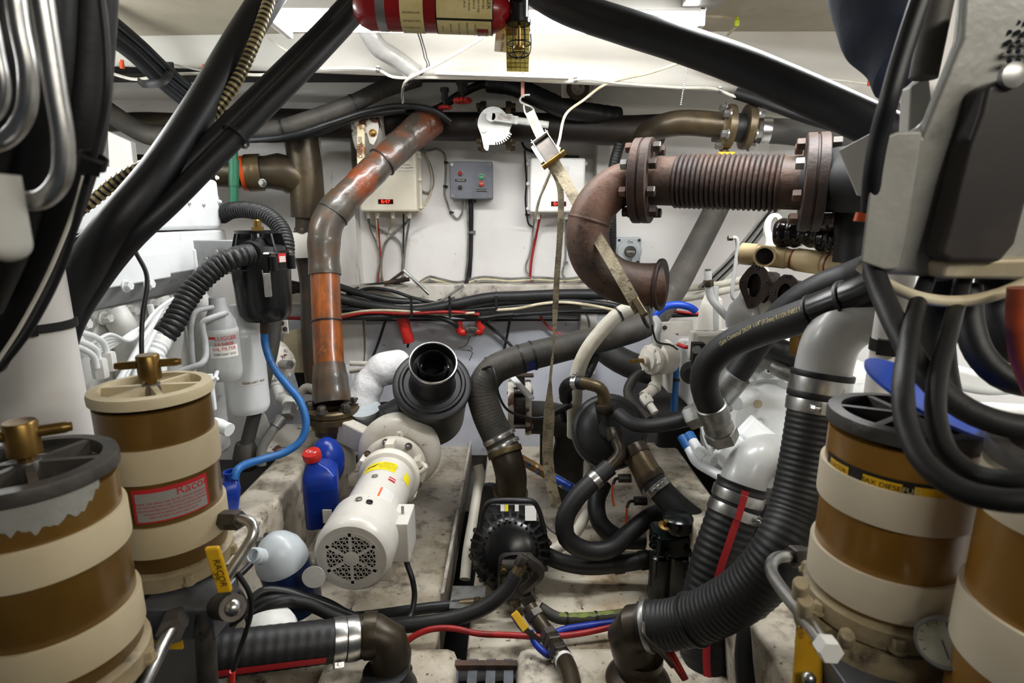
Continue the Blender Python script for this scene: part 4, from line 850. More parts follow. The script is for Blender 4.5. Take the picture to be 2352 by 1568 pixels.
# white frames at far left
tag(MB().prism(PP([(246, 300, 2.2), (300, 325, 2.2), (312, 430, 2.2), (262, 430, 2.2), (250, 380, 2.2)]), Yv*.03).obj('frame_knee', m_wood, bevel=.003), 'white painted timber knee in the gap behind the left hoses', 'timber')

# ================================================================ FOREGROUND LEFT
hose('support_pole', 'blurred white painted round pole standing at the left edge', 'pole', None, 0, m_wall, n=32, dm=.125, pts3=[V((P(75, 800, .93).x, .93, .75)), V((P(75, 800, .93).x, .93, 2.1))])
pole = bpy.data.objects['support_pole.001']
pa, r = o_r[pole.name_full]; tie(pa, P(75, 765, .86).z-.75, r*1.0, pole, m_rubd, .014)
G = 'thick black hoses at the top left corner'
for i, (pts, d) in enumerate((([(215, -60, .62), (205, 120, .62), (188, 300, .62), (130, 500, .64), (60, 660, .68), (-30, 830, .70)], 100), ([(120, -60, .58), (110, 150, .58), (85, 350, .6), (40, 520, .62), (-40, 700, .64)], 98), ([(20, -60, .56), (10, 150, .56), (-20, 350, .58), (-80, 560, .6)], 98))):
    hose('rubber_hose', ['rightmost thick blurred black hose filling the top left corner', 'middle thick blurred black hose behind the steel bends', 'leftmost thick blurred black hose behind the steel bends'][i], 'hose', pts, d, m_rubd, G, n=20)
o, pa, r = hose('cable', 'blurred brown edged cable curving down past the black hoses at left', 'cable', [(228, -40, .52), (243, 90, .52), (245, 210, .52), (222, 330, .53), (190, 450, .54), (140, 620, .55), (60, 770, .55), (-30, 880, .55)], 17, m_rub, n=12)
tie(pa, pa.L*.36, r*3.2, o, m_rubd, .01)
hose('cable', 'pale blurred wire beside the brown edged cable at left', 'cable', [(192, 405, .6), (170, 480, .6), (140, 560, .6), (100, 650, .6), (40, 760, .6), (-20, 850, .6)], 9, m_cablew, n=10)
hose('handle_loop', 'blurred stainless tube bent into a big loop at the top left edge', 'rail', [(86, -60, .36), (105, 60, .36), (127, 200, .36), (146, 330, .36), (140, 410, .36), (95, 458, .36), (30, 455, .36), (-40, 420, .36)], 46, m_steel, n=24)
hose('handle_loop', 'blurred stainless tube bent inside the bigger loop at the top left', 'rail', [(28, -60, .38), (45, 60, .38), (65, 170, .38), (58, 260, .38), (20, 315, .38), (-40, 340, .38)], 40, m_steel, n=24)
hose('handle_loop', 'sliver of a third stainless bend at the left frame edge', 'rail', [(-25, 20, .38), (-6, 120, .38), (8, 205, .38), (-5, 255, .38), (-50, 290, .38)], 28, m_steel, n=20)
a = P(8, 400, .34); b = P(22, 600, .34); 
mb = MB(); d = (b-a); prof = [(.008, 0), (.012, .05), (.013, .5), (.015, .8), (.014, .93), (.009, .99), (.003, 1)]
mb.sweep(Path([a, a.lerp(b, .5), b], 20), lambda s: (.011+.006*min(1, s/.05))*(1 if s < .04 else max(.15, math.sqrt(max(0, 1-((s-.04)/max(1e-4, (d.length-.04)))**2)))), 18, step=.0015, flat=(1, .45)); tag(mb.obj('lever_handle', m_paddle), 'blurred pale grey paddle shaped handle at the left edge', 'handle')
# big crossing hoses
G = None
hose('rubber_hose', 'thickest black hose slanting from the ceiling to the lower left', 'hose', [(650, -60, 1.45), (560, 80, 1.35), (460, 250, 1.22), (360, 400, 1.10), (270, 510, 1.04), (200, 610, 1.03), (150, 710, 1.06), (115, 820, 1.08), (90, 960, 1.08)], 66, m_rubb, n=22)
o, pa, r = hose('rubber_hose', 'upper of the two taped black hoses slanting from the red bottle', 'hose', [(850, -50, 1.45), (740, 70, 1.38), (640, 170, 1.3), (560, 250, 1.24), (450, 360, 1.16), (360, 450, 1.10), (270, 530, 1.06), (195, 640, 1.07), (140, 760, 1.09), (110, 900, 1.09)], 38, m_rubb, n=18)
o, pa, r = hose('rubber_hose', 'lower of the two taped black hoses slanting from the red bottle', 'hose', [(890, -50, 1.44), (780, 70, 1.37), (680, 175, 1.29), (590, 265, 1.23), (480, 375, 1.15), (390, 465, 1.09), (300, 550, 1.05), (215, 660, 1.06), (160, 760, 1.08), (125, 900, 1.08)], 42, m_rubb, n=18)
tie(pa, pa.L*.44, r*1.25, o)
hose('conduit', 'brassy spiral wrapped conduit running beside the thick black hose', 'conduit', [(628, -30, 1.38), (605, 40, 1.34), (575, 120, 1.3), (535, 200, 1.26), (480, 275, 1.22), (430, 335, 1.18), (370, 365, 1.17), (310, 390, 1.16), (255, 425, 1.15), (225, 450, 1.14), (180, 485, 1.12)], 26, m_spiral, n=16, rf=lambda d: (1.0 if (d/.0125) % 1 < .55 else .72), step=.00155)
q_ = bpy.data.objects['conduit']; pa_, r__ = o_r['conduit']; MB().sweep(pa_, r__*.86, 14).obj('inner_hose', m_rubb, q_)
hose('rubber_hose', 'thin black hose below the taped pair at left', 'hose', [(470, 330, 1.2), (400, 390, 1.16), (330, 450, 1.13), (240, 510, 1.1), (170, 560, 1.05)], 18, m_rubd, n=12)

# fuel filters
m_lidrec = mat('worn_tan_recess', '#7d725e', .55, col2='#4a453d', s2=16, a2=(.45, .6), dirt='#b5a684', sd=22, ad=(.62, .7), bump=.2, sb=60)
def racor(lbl, cx, cy, ztop, zbase, m_body, m_lid, m_band, bands, rot=0.3, handle=True, hang=.35, m_rec=None, group='gold fuel filter housings'):
    R = .0775; m_rec = m_rec or m_lid; t = T('fuel_filter', lbl, 'filter', V((cx, cy, zbase)), group); c = V((cx, cy, ztop))
    MB().lathe([(R*.96, 0), (R, .004), (R, ztop-zbase-.02)], V((cx, cy, zbase)), Z, 56, ).obj('body', m_body, t)
    lid = MB().lathe([(R*1.0, -.014), (R*1.055, -.012), (R*1.06, -.002), (R*1.04, .003), (R*.86, .004), (R*.84, .0), (R*.83, -.011)], c, Z, 56, caps=False).obj('lid', m_lid, t)
    MB().lathe([(R*.85, -.016), (R*.845, -.0125), (R*.2, -.0125), (R*.19, .0), (R*.15, .006), (R*.02, .006)], c, Z, 40).obj('lid_recess', m_rec, lid)
    for k in range(6):
        q = k*math.pi/3+rot; dv = V((math.cos(q), math.sin(q), 0)); s_ = V((-dv.y, dv.x, 0))
        MB().prism([c+dv*R*.16-s_*.0045-Z*.013, c+dv*R*.87-s_*.0045-Z*.013, c+dv*R*.87-s_*.0035+Z*.003, c+dv*R*.16-s_*.0035+Z*.004], s_*.008).obj('spoke', m_lid, lid)
    if handle:
        MB().lathe([(.008, -.005), (.008, .012), (.0155, .013), (.0155, .048), (.014, .05)], c, Z, 24).obj('hub', m_brass, t)
        dv = V((math.cos(hang), math.sin(hang), 0)); MB().sweep(Path([c+Z*.036-dv*.043, c+Z*.036+dv*.043], 20), lambda s: .0062 if .003 < s < .083 else .005, 14, step=.003).obj('tee_bar', m_brass, t)
    for z0, z1 in bands:
        MB().lathe([(R*1.0, z0), (R*1.055, z0), (R*1.06, z0+.002), (R*1.06, z1-.002), (R*1.055, z1), (R*1.0, z1)], V((cx, cy, 0)), Z, 56).obj('strap_band', m_band, t)
    bz = zbase
    MB().lathe([(R*1.02, -.03), (R*1.09, -.026), (R*1.09, -.004), (R*1.0, .0)], V((cx, cy, bz)), Z, 40).obj('base_casting', m_basec, t)
    for k in range(6):
        q = k*math.pi/3+.2; MB().bolt(V((cx+math.cos(q)*R*1.1, cy+math.sin(q)*R*1.1, bz-.022)), Z, .007, .014).obj('bolt', m_basec, t)
    MB().lathe([(R*.2, -.12), (R*.6, -.11), (R*.8, -.05), (R*.85, -.03)], V((cx, cy, bz)), Z, 32).obj('bowl', m_dark, t)
    return t, R
zf_ = lambda py, Yf: P(1176, py, Yf).z
L2 = V((-.545, .81, 0)); zt = P(350, 888, .81).z
t, R = racor('gold fuel filter with chipped cream lid and a red bordered label', L2.x, L2.y, zt, zf_(1325, .73), m_gold, m_castw, m_cream, [(zf_(1117, .73), zf_(1040, .73)), (zf_(1286, .73), zf_(1217, .73))], .2, True, .35, m_rec=m_lidrec)
base = V((L2.x, L2.y, 0)); fv = V((.62, -.78, 0)); a0 = math.atan2(fv.dot(y_), fv.dot(x_)); zl = (zf_(1125, .73)+zf_(1208, .73))/2
cf = lambda off, du=0, dz=0: cyl_fn(base+Z*0, Z, R+off, a0+du/R, zl+dz)
patch(cf(.0008), .104, .053, 16, 2).obj('label', m_inkr, t); patch(cf(.0014, .0, -.002), .096, .044, 16, 2).obj('label', m_labelg, t)
text('lettering', 'Racor', .02, cf(.0022, .028, .016), m_inkr, t)
for i, s_ in enumerate(['MODEL 1000 SERIES FUEL FILTER WATER SEPARATOR', 'USE WITH PROPER FUEL ELEMENT REPLACEMENTS', 'DRAIN WATER DAILY BEFORE STARTING ENGINE', 'MAXIMUM WORKING PRESSURE IS 15 PSI', 'KEEP LID SEAL CLEAN AND OILED']): text('lettering', s_, .0042, cf(.0022, 0, .004-.0055*i), m_inkr, t)
zt1 = P(55, 1068, .56).z
t, R = racor('nearest left gold fuel filter with dark lid and peeling grey patch', -.523, .56, zt1, zf_(1640, .48), m_gold, m_cast, m_cream, [(zf_(1372, .48), zf_(1282, .48)), (zf_(1600, .48), zf_(1512, .48))], .25, True, .55)
# peeled grey patch hugging the body below the lid
bs = V((-.523, .56, 0)); fv = V((.72, -.69, 0)); a0 = math.atan2(fv.dot(y_), fv.dot(x_)); mb = MB(); fn = cyl_fn(bs, Z, R+.0008, a0, zt1-.016)
low = [-.006, -.018, -.02, -.026, -.022, -.03, -.024, -.028, -.02, -.026, -.02, -.012, -.003]; low = [low[i//3]*(1-(i%3)/3)+low[min(i//3+1, len(low)-1)]*((i%3)/3)+.0016*math.sin(i*1.9)+.001*math.sin(i*4.1) for i in range(37)]; n_ = len(low)
vs = []; 
for i in range(n_): u = -.055+.11*i/(n_-1); vs += [fn(u, .002), fn(u, low[i])]
mb.add(vs, [(2*i, 2*i+1, 2*i+3, 2*i+2) for i in range(n_-1)]); mb.obj('peeling_patch', m_tapeg, t)
# manifold block, lever, steel tubes
t = T('valve_manifold', 'grey metal valve block with a yellow lettered lever between the left filters', 'valve', P(400, 1440, .72))
a = P(312, 1398, .70); b = P(488, 1398, .70); MB().box(V(((a.x+b.x)/2, .735, a.z-.025)), (b.x-a.x, .075, .05)).obj('block', m_manif, t, bevel=.0025)
a1_ = P(522, 1372, .68); b1_ = P(486, 1253, .67); d = (b1_-a1_); L_ = d.length; d.normalize(); rt = d.cross(V((0, -1, .3))).normalized(); nn = rt.cross(d)
lev = MB().box(a1_.lerp(b1_, .06), (L_*.36, .017, .003), (d, rt, nn)).obj('lever_arm', m_galv, t, bevel=.001)
gr = MB().box(a1_.lerp(b1_, .55), (L_*.86, .0195, .0075), (d, rt, nn)).obj('lever_grip', m_yellow, t, bevel=.003, seg=3)
text('lettering', 'RACOR', .0135, plane_fn(a1_.lerp(b1_, .52)+rt*.003, d*-1, rt*-1 if (d*-1).cross(rt*-1).dot(CAM-a1_) > 0 else rt, .0045), m_ink, gr)
text('lettering', '-P9-', .011, plane_fn(a1_.lerp(b1_, .46)-rt*.004, d*-1, rt*-1 if (d*-1).cross(rt*-1).dot(CAM-a1_) > 0 else rt, .0045), m_ink, gr)
q = P(535, 1395, .67); MB().cyl(P(505, 1392, .71), q, .018, 18).obj('valve_stem', m_steeld, t); MB().ball(q, .0115, 18, 12).obj('acorn_nut', m_steel, t)
hexnut(MB(), P(405, 1420, .70), P(392, 1452, .64), .019).obj('hex_fitting', m_steeld, t)
MB().box(P(380, 1475, .71), (.05, .004, .02)).obj('yellow_tape', m_yellow, t)
MB().sweep(Path(PP([(470, 1400, .71), (472, 1470, .70), (480, 1600, .69)])), S(44, 1470, .70)/2, 16).obj('black_leg', m_steeld, t)
hose('steel_tube', 'polished steel tube running off the bottom edge from the grey valve block', 'pipe', [(393, 1448, .645), (360, 1510, .60), (310, 1610, .55)], 30, m_steel, n=20)
o, pa, r = hose('steel_tube', 'polished steel tube bending down from the hex fitting right of the labelled filter', 'pipe', [(535, 1193, .80), (560, 1193, .785), (578, 1202, .775), (582, 1225, .765), (560, 1265, .75), (525, 1318, .73), (505, 1350, .72)], 23, m_steel, n=20)
hexnut(MB(), P(508, 1193, .81), P(552, 1194, .79), .0155).obj('hex_fitting', m_steeld, o)
o, pa, r = hose('cable', 'black cable looping round behind the yellow lever', 'cable', [(545, 1315, .8), (572, 1360, .8), (577, 1400, .8), (565, 1450, .8), (548, 1500, .79), (535, 1545, .78), (530, 1600, .78)], 12, m_cable, n=10)
band(pa, pa.L*.88, .05, r*1.15, m_redb, o, 'red_sleeve')
hose('cable', 'second black cable loop close behind the yellow lever', 'cable', [(510, 1345, .78), (540, 1350, .78), (562, 1380, .78), (558, 1415, .78), (530, 1435, .78)], 11, m_cable, n=10)
tag(MB().prism(PP([(240, 1098, 1.0), (275, 1095, 1.0), (288, 1188, 1.0), (262, 1188, 1.0)]), V((-.02, .03, 0))).obj('white_card', m_boxw, bevel=.002), 'bright white panel glimpsed between the two left filters', 'panel')
tag(MB().lathe([(.026, 0), (.03, .05), (.031, .06), (.027, .06), (.025, .004)], P(292, 1345, .9)-Z*.03, Z, 24).obj('glass_cup', m_jug), 'small clear cup between the two left fuel filters', 'cup')
# ================================================================ CENTRE
def ribbon(pa, wd, th, step=.01, normal=None, wf=None):
    if not isinstance(pa, Path): pa = Path(pa)
    k = max(2, int(pa.L/step)); rs = []
    for i in range(k+1):
        d = pa.L*i/k; c = pa.at(d); t_ = pa.tan(d); nv = (V(normal) if normal else (CAM-c)); nv = (nv-t_*nv.dot(t_)).normalized(); s_ = t_.cross(nv)
        w_ = wd*(wf(i/k) if wf else 1)
        rs.append([c+s_*w_/2, c+s_*w_/2+nv*th, c-s_*w_/2+nv*th, c-s_*w_/2])
    return MB().rings(rs)
# --- wrapped exhaust pipe
t = T('exhaust_pipe', 'resin wrapped grey and orange exhaust pipe bent at an elbow, standing on a bronze flange', 'pipe', P(763, 945, 2.12))
pa = Path(PP([(992, 274, 2.5), (935, 320, 2.43), (878, 372, 2.36), (825, 424, 2.3), (785, 466, 2.26), (753, 510, 2.22), (744, 560, 2.2), (747, 640, 2.17), (752, 760, 2.10), (757, 850, 2.03), (763, 925, 1.98)]))
rr = S(68, 600, 2.2)/2; Lp = pa.L
fr = lambda py: min((abs((784-0)-0), 0))
def d_at(py):     # arc length where the pipe passes image height py
    best = 0; bd = 9e9
    for i in range(400):
        d = Lp*i/399; q = pa.at(d)-CAM; y = 784-FPX*(q.y*sp+q.z*cp)/(q.y*cp-q.z*sp)
        if abs(y-py) < bd: bd = abs(y-py); best = d
    return best
d1, d2, d3, d4, d5 = d_at(468), d_at(545), d_at(628), d_at(838), d_at(905)
def wob(d): return 1+.018*math.sin(d*37)+.012*math.sin(d*91+1)
def rtop(d): return rr*(1.12 if d < .12 else (1.05 if d < .3 else 1.0))*wob(d)
MB().sweep(pa, rtop, 30, .012, d0=0, d1=d1).obj('wrapped_upper_pipe', m_wrap, t)
MB().sweep(pa, lambda d: rr*(1.07+.05*math.exp(-((d-d1-.03)/.03)**2)), 30, .01, d0=d1-.02, d1=d2+.01).obj('elbow', m_wrapg, t)
MB().sweep(pa, lambda d: rr*(1.04+.03*math.sin((d-d2)/(d3-d2)*9))*wob(d), 30, .01, d0=d2, d1=d3+.005).obj('grey_wrapping', m_wrapg, t)
MB().sweep(pa, lambda d: rr*.955, 30, .02, d0=d3, d1=d4+.01).obj('amber_pipe', m_wrap2, t)
MB().sweep(pa, lambda d: rr*(1.0+.2*min(1, max(0, (d-d4)/(d5-d4))))*wob(d), 30, .01, d0=d4, d1=Lp).obj('flared_boot', m_wrapg, t)
for f, q in ((d_at(372), 1.06), (d_at(492), 1.1), (d_at(738), .98)): 
    b_ = band(pa, f, .005, rr*q+.002, m_cable, t, 'cable_tie')
# bronze flange under it
c = P(765, 940, 1.98); k = S(1, 940, 1.98)
f = MB().lathe([(40*k, -.01), (56*k, -.008), (60*k, -.014), (60*k, -.03), (57*k, -.034), (62*k, -.036), (62*k, -.056), (56*k, -.06), (52*k, -.062), (50*k, -.085), (36*k, -.09)], c+Z*.022, Z, 44).obj('flange', m_brass if False else m_bronzel, t)
for e in range(6):
    a_ = e*math.pi/3+.35; q = c+V((math.cos(a_)*50*k, math.sin(a_)*50*k, .012)); MB().bolt(q, Z, 10*k, 17*k).obj('bolt', m_steeld, f)
MB().lathe([(44*k, -.11), (44*k, -.06)], c+Z*.02, Z, 32).obj('gasket', m_steeld, t)

# --- motor and pump
ax_ = V((0, -1, 0)); MX, MZ = -.402, .668
t = T('pump_motor', 'dirty cream electric pump motor with a round vented fan cover and yellow label', 'pump', V((MX, 1.5, .45)))
C0 = V((MX, 1.245, MZ))
MB().lathe([(.081, -.43), (.083, -.425), (.083, -.15), (.081, -.14)], C0, ax_, 48).obj('motor_body', m_motor, t)
MB().lathe([(.082, -.155), (.099, -.15), (.1005, -.03), (.097, -.012), (.088, -.002), (.072, .0), (.0715, -.004)], C0, ax_, 48).obj('fan_cover', m_motor, t)
MB().cyl(C0+Yv*.02, C0+Yv*.03, .074, 40).obj('dark_interior', m_black, t)
g = MB(); gr_ = .0705; zc = C0+Yv*.001
for th in (0, math.pi/3, 2*math.pi/3):
    dv = V((math.cos(th), 0, math.sin(th))); nv = V((-math.sin(th), 0, math.cos(th)))
    for i in range(-6, 7):
        o_ = i*.0126
        if abs(o_) < gr_*.99:
            hl = math.sqrt(gr_**2-o_**2); g.box(zc+nv*o_, (2*hl, .0022, .0017), (dv, Yv, nv))
for k_ in range(6):
    th = k_*math.pi/3+math.pi/6+.0; dv = V((math.cos(th), 0, math.sin(th))); nv = V((-math.sin(th), 0, math.cos(th))); g.box(zc+dv*gr_*.5, (gr_, .003, .0075), (dv, Yv, nv))
g.ringbox(C0-Yv*.0005, Yv, .0725, .062, .004, 40)
g.obj('vent_grille', m_motor, t)['kind'] = 'stuff'
MB().lathe([(.02, -.002), (.02, .0025), (.018, .0035)], zc, ax_, 24).obj('grille_hub', m_motor, t)
MB().lathe([(.082, -.465), (.098, -.46), (.1, -.455), (.1, -.44), (.095, -.43), (.083, -.425)], C0, ax_, 48).obj('motor_flange', m_cpump, t)
# lantern between motor and volute
mb = MB().lathe([(.07, -.53), (.07, -.46)], C0, ax_, 32); mb.obj('lantern', m_steeld, t)
ad = MB().lathe([(.092, -.545), (.108, -.54), (.11, -.53), (.11, -.515), (.106, -.51), (.092, -.505)], C0, ax_, 48).obj('pump_flange', m_cpump, t)
for e in range(8):
    a_ = e*math.pi/4+.2; dv = V((math.cos(a_), 0, math.sin(a_))); MB().bolt(C0+dv*.1+Yv*.51, ax_, .0095, .016).obj('bolt', m_rust if e % 3 == 0 else m_galv, ad)
for a_ in (.4, 1.57, 2.75, -.9, -2.2): 
    dv = V((math.cos(a_), 0, math.sin(a_))); MB().box(C0+dv*.098+Yv*.485, (.03, .05, .03), (V((-dv.z, 0, dv.x)), Yv, dv)).obj('lantern_arm', m_cpump, t, bevel=.004)
mb = MB(); VC = C0+Yv*.60
rs = []
for i in range(49):
    a_ = i/48*2*math.pi; rv = .040+.020*(i/48); dv = V((math.cos(a_-1.9), 0, math.sin(a_-1.9))); ctr = VC+V((.012, 0, .022))+dv*(.090+.010*i/48)
    rs.append([ctr+dv*(rv*math.cos(b_))+Yv*(rv*1.1*math.sin(b_)) for b_ in [2*math.pi*q/16 for q in range(16)]])
mb.rings(rs); mb.cyl(VC-Yv*.05, VC+Yv*.05, .09, 32); mb.obj('volute', m_cpump, t)
# discharge up to the bronze flange
dc = V((c.x+.01, c.y, c.z-.07)); mb = MB(); mb.lathe([(.062, 0), (.058, -.03), (.052, -.06), (.056, -.09), (.06, -.11), (.06, -.17)], dc, Z, 32); mb.obj('discharge_neck', m_cpump, t)
mb = MB(); mb.box((dc+VC)/2+V((0, -.03, .02)), ((dc-VC).length*.75, .05, .09), ((VC-dc).normalized(), (VC-dc).normalized().cross(Z).normalized(), (VC-dc).normalized().cross((VC-dc).normalized().cross(Z)).normalized())); mb.obj('discharge_arm', m_cpump, t, bevel=.008)
mb = MB(); mb.sweep(Path(PP([(903, 1022, 1.80), (912, 1000, 1.79), (917, 992, 1.79), (922, 1000, 1.79), (917, 1020, 1.80)])), .007, 8); mb.obj('lifting_eye', m_cpump, t)
mb = MB(); mb.sweep(Path(PP([(945, 1092, 1.72), (968, 1083, 1.70), (978, 1072, 1.70), (968, 1064, 1.72), (955, 1066, 1.76)])), .008, 8); mb.obj('lifting_lug', m_cpump, t)
MB().box(C0+V((.0, .2, -.11)), (.15, .18, .07)).obj('foot', m_cpump, t, bevel=.006)
# terminal box
jb = P(927, 1222, 1.40); MB().box(jb, (.048, .11, .115)).obj('terminal_box', m_motor, t, bevel=.004); MB().box(jb-X*.045, (.045, .085, .10)).obj('terminal_box_neck', m_motor, t, bevel=.003)
MB().cyl(jb+Z*.055, jb+Z*.078, .004, 10).obj('screw', m_galv, t)
# labels on the motor (wrapped on the body)
x_, y_, z_ = basis(ax_)
def mfn(ang, h, off, rad=.083):
    a0 = math.atan2(V((math.cos(ang), 0, math.sin(ang))).dot(y_), V((math.cos(ang), 0, math.sin(ang))).dot(x_))
    sg = 1 if (y_*math.cos(a0)-x_*math.sin(a0)).dot(V((math.sin(ang), 0, -math.cos(ang)))) > 0 else -1
    def fn(u, v):
        t_ = a0+sg*u/rad
        return C0+ax_*(h-v)+(x_*math.cos(t_)+y_*math.sin(t_))*(rad+off)
    return fn
patch(mfn(1.65, -.36, .0008), .105, .055, 12, 2).obj('label', m_ylabel, t)
for i_, s_ in enumerate(['WARNING', 'HAZARDOUS VOLTAGE', 'DISCONNECT POWER', 'BEFORE SERVICING', 'KEEP GUARDS ON']):
    f0 = mfn(1.65, -.36, .0016); text('lettering', s_, .006 if i_ else .0075, lambda u, v, f0=f0, i_=i_: f0(u+.026, v+.018-.0085*i_), m_ink, t)
f0 = mfn(1.65, -.36, .0016); mb = MB()
for (u0, v0, u1, v1, w_) in ((-.045, -.012, -.03, .004, .004), (-.03, .004, -.02, -.004, .004), (-.02, -.004, -.008, .012, .004), (-.04, .004, -.03, -.004, .003), (-.024, .004, -.014, .006, .003)):
    du, dv_ = u1-u0, v1-v0; ll = math.hypot(du, dv_); nx, ny = -dv_/ll*w_/2, du/ll*w_/2
    mb.add([f0(u0+nx, v0+ny), f0(u0-nx, v0-ny), f0(u1-nx, v1-ny), f0(u1+nx, v1+ny)], [(0, 1, 2, 3)])
mb.obj('pictogram', m_ink, t)['kind'] = 'stuff'
patch(mfn(.45, -.36, .0008), .03, .05, 6, 2).obj('label', m_ylabel, t)
patch(mfn(.95, -.20, .0008), .04, .055, 6, 2).obj('label', m_labelw, t); patch(mfn(1.2, -.20, .0008), .006, .055, 2, 2).obj('label_stripe', m_orange, t)
for i_ in range(5): f0 = mfn(.95, -.20, .0016); text('lettering', 'MODEL 3PH 230V 60HZ', .0032, lambda u, v, f0=f0, i_=i_: f0(u, v+.018-.009*i_), m_ink, t)
patch(mfn(1.0, -.29, .0008), .022, .022, 4, 2).obj('label', m_inkr, t); patch(mfn(1.0, -.29, .0014), .02, .004, 4, 2).obj('label_line', m_labelw, t)
for ang, h, m in ((1.62, -.285, m_galv), (1.32, -.105, m_plast), (1.62, -.115, m_galv)):
    q = mfn(ang, h, .0, .083 if h < -.15 else .1)(0, 0); dv = (q-C0); dv.y = 0; dv.normalize(); MB().lathe([(.009, 0), (.009, .004), (.006, .005)], q, dv, 14).obj('plug', m, t)
hose('cable', 'black power cable drooping from the motor terminal box to the floor', 'cable', [(932, 1262, 1.40), (934, 1290, 1.40), (947, 1330, 1.38), (952, 1370, 1.37), (944, 1410, 1.34), (928, 1440, 1.3)], 13, m_cable, n=12)
t = T('rusty_flange', 'dark rusty blank flange behind the cream pump volute', 'flange', P(880, 990, 2.05)); q = P(885, 990, 2.02); MB().lathe([(.03, -.1), (.03, -.02), (.115, -.015), (.118, 0), (.11, .02)], q, V((.1, -.8, .55)), 36).obj('disc', m_rust2, t)
for e in range(6):
    bx, by, bz = basis(V((.1, -.8, .55))); MB().bolt(q+bz*.015+(bx*math.cos(e*1.047)+by*math.sin(e*1.047))*.09, bz, .012, .018).obj('bolt', m_rust2, t)
# --- bottles
b = P(740, 1200, 1.66); b.z = PZ(740, 1212, .5).z; Yb = 1.66; b = V((P(741, 1150, Yb).x, Yb, P(741, 1214, Yb-.05).z)); ztop = P(735, 1052, Yb).z; w2 = S(74, 1150, Yb)/2
t = T('coolant_jug', 'blue oil jug with a bright red lettered cap beside the pump motor', 'bottle', b)
def rrect(hx, hy, c, z, rot=.25, n=5, rc=.35):
    pts = []
    for qx, qy, a0 in ((1, 1, 0), (-1, 1, 90), (-1, -1, 180), (1, -1, 270)):
        r_ = min(hx, hy)*rc
        for i in range(n): a_ = math.radians(a0+90*i/(n-1)); pts.append((qx*(hx-r_)+math.cos(a_)*r_, qy*(hy-r_)+math.sin(a_)*r_))
    cr, sr = math.cos(rot), math.sin(rot)
    return [V((c.x+p*cr-q*sr, c.y+p*sr+q*cr, z)) for p, q in pts]
Hj = ztop-b.z
MB().rings([rrect(w2*s_, w2*1.1*s_, b, b.z+Hj*h_) for s_, h_ in ((.93, 0), (1, .02), (1, .60))]).obj('oil', m_coolant, t)
MB().rings([rrect(w2*s_*1.004, w2*1.1*s_*1.004, b+V((dx, dy, 0)), b.z+Hj*h_) for s_, h_, dx, dy in ((1, .60, 0, 0), (1.0, .66, 0, 0), (.97, .80, 0, 0), (.72, .90, -.006, 0), (.45, .96, -.012, -.01), (.3, .99, -.014, -.012), (.3, 1.0, -.014, -.012))]).obj('shoulder', m_blued, t)
MB().rings([rrect(w2*.7, .003, b+V((0, -w2*1.12, 0)), b.z+Hj*h_) for h_ in (.08, .52)])
cpz = V((b.x-.016, b.y-.012, b.z+Hj)); MB().lathe([(.019, -.012), (.019, .004), (.017, .006)], cpz, V((-.05, -.25, 1)), 20).obj('neck', m_blued, t)
cap_ = MB().lathe([(.0275, 0), (.0285, .003), (.0285, .022), (.0265, .026), (.004, .0262)], cpz+Z*.004, V((-.05, -.25, 1)), 32).obj('cap', m_redb, t)
bx, by, bz = basis(V((-.05, -.25, 1))); text('lettering', 'CK-4', .017, plane_fn(cpz+Z*.004+bz*.0265, V((1, -.35, 0)), V((.35, 1, .25))), m_labelw, cap_)
MB().box(b+V((w2*.62, -w2*1.1, Hj*.22)), (.028, .004, .045)).obj('label', m_labelw, t)
tag(MB().ball(P(752, 1060, 1.82), .06, 16, 10, sc=(1, 1, 1.5)).obj('jug', m_blued), 'dark blue jug hidden behind the red capped one', 'bottle')
Yb = 1.30; bb = P(690, 1392, Yb); ax2 = V((-.16, -.16, 1)).normalized(); wr = S(114, 1280, Yb)/2; Hb = .235
t = T('clear_bottle', 'translucent round bottle half full of dark blue liquid', 'bottle', bb)
MB().lathe([(wr*.7, 0), (wr*.9, .006), (wr*.97, .03), (wr*.97, .152), (.001, .154)], bb, ax2, 40).obj('liquid', m_coolant2, t)
o = MB().lathe([(wr*.99, .150), (wr*1.0, .158), (wr*.98, .17), (wr*.86, .198), (wr*.62, .22), (wr*.30, .236), (.001, .24)], bb, ax2, 40).obj('bottle_body', m_tank, t)
nk = bb+ax2*.205+V((-.02, -.045, 0)); nd = V((-.15, -.75, .6)).normalized()
MB().lathe([(.02, -.01), (.017, .012), (.0195, .014), (.0195, .02), (.017, .022), (.018, .034), (.014, .036), (.013, .02)], nk, nd, 24).obj('neck', m_tank, t)
tag(MB().lathe([(.001, 0), (.026, .003), (.027, .006), (.001, .008)], P(722, 1322, 1.16), V((.1, -1, .1)), 24).obj('round_plate', m_engd), 'small round plate leaning between the clear bottle and the motor', 'plate')
Yb = 1.50; b = P(530, 1170, Yb)
t = T('blue_jug', 'bright blue plastic jug taking the end of the blue hose', 'bottle', b); w2 = S(56, 1130, Yb)/2; zt_ = P(538, 1082, Yb).z; Hj = zt_-b.z
MB().rings([rrect(w2*s_, w2*1.3*s_, b+V((dx, 0, 0)), b.z+Hj*h_, .5) for s_, h_, dx in ((.95, -.5, -.03), (1.0, -.45, -.03), (1.0, .35, -.01), (.9, .6, 0), (.55, .78, .008), (.4, .84, .01), (.4, .9, .01))]).obj('jug_body', m_blued, t)
MB().ringbox(V((b.x+.012, b.y, zt_-.03)), Z, .021, .015, .03).obj('neck', m_blued, t)
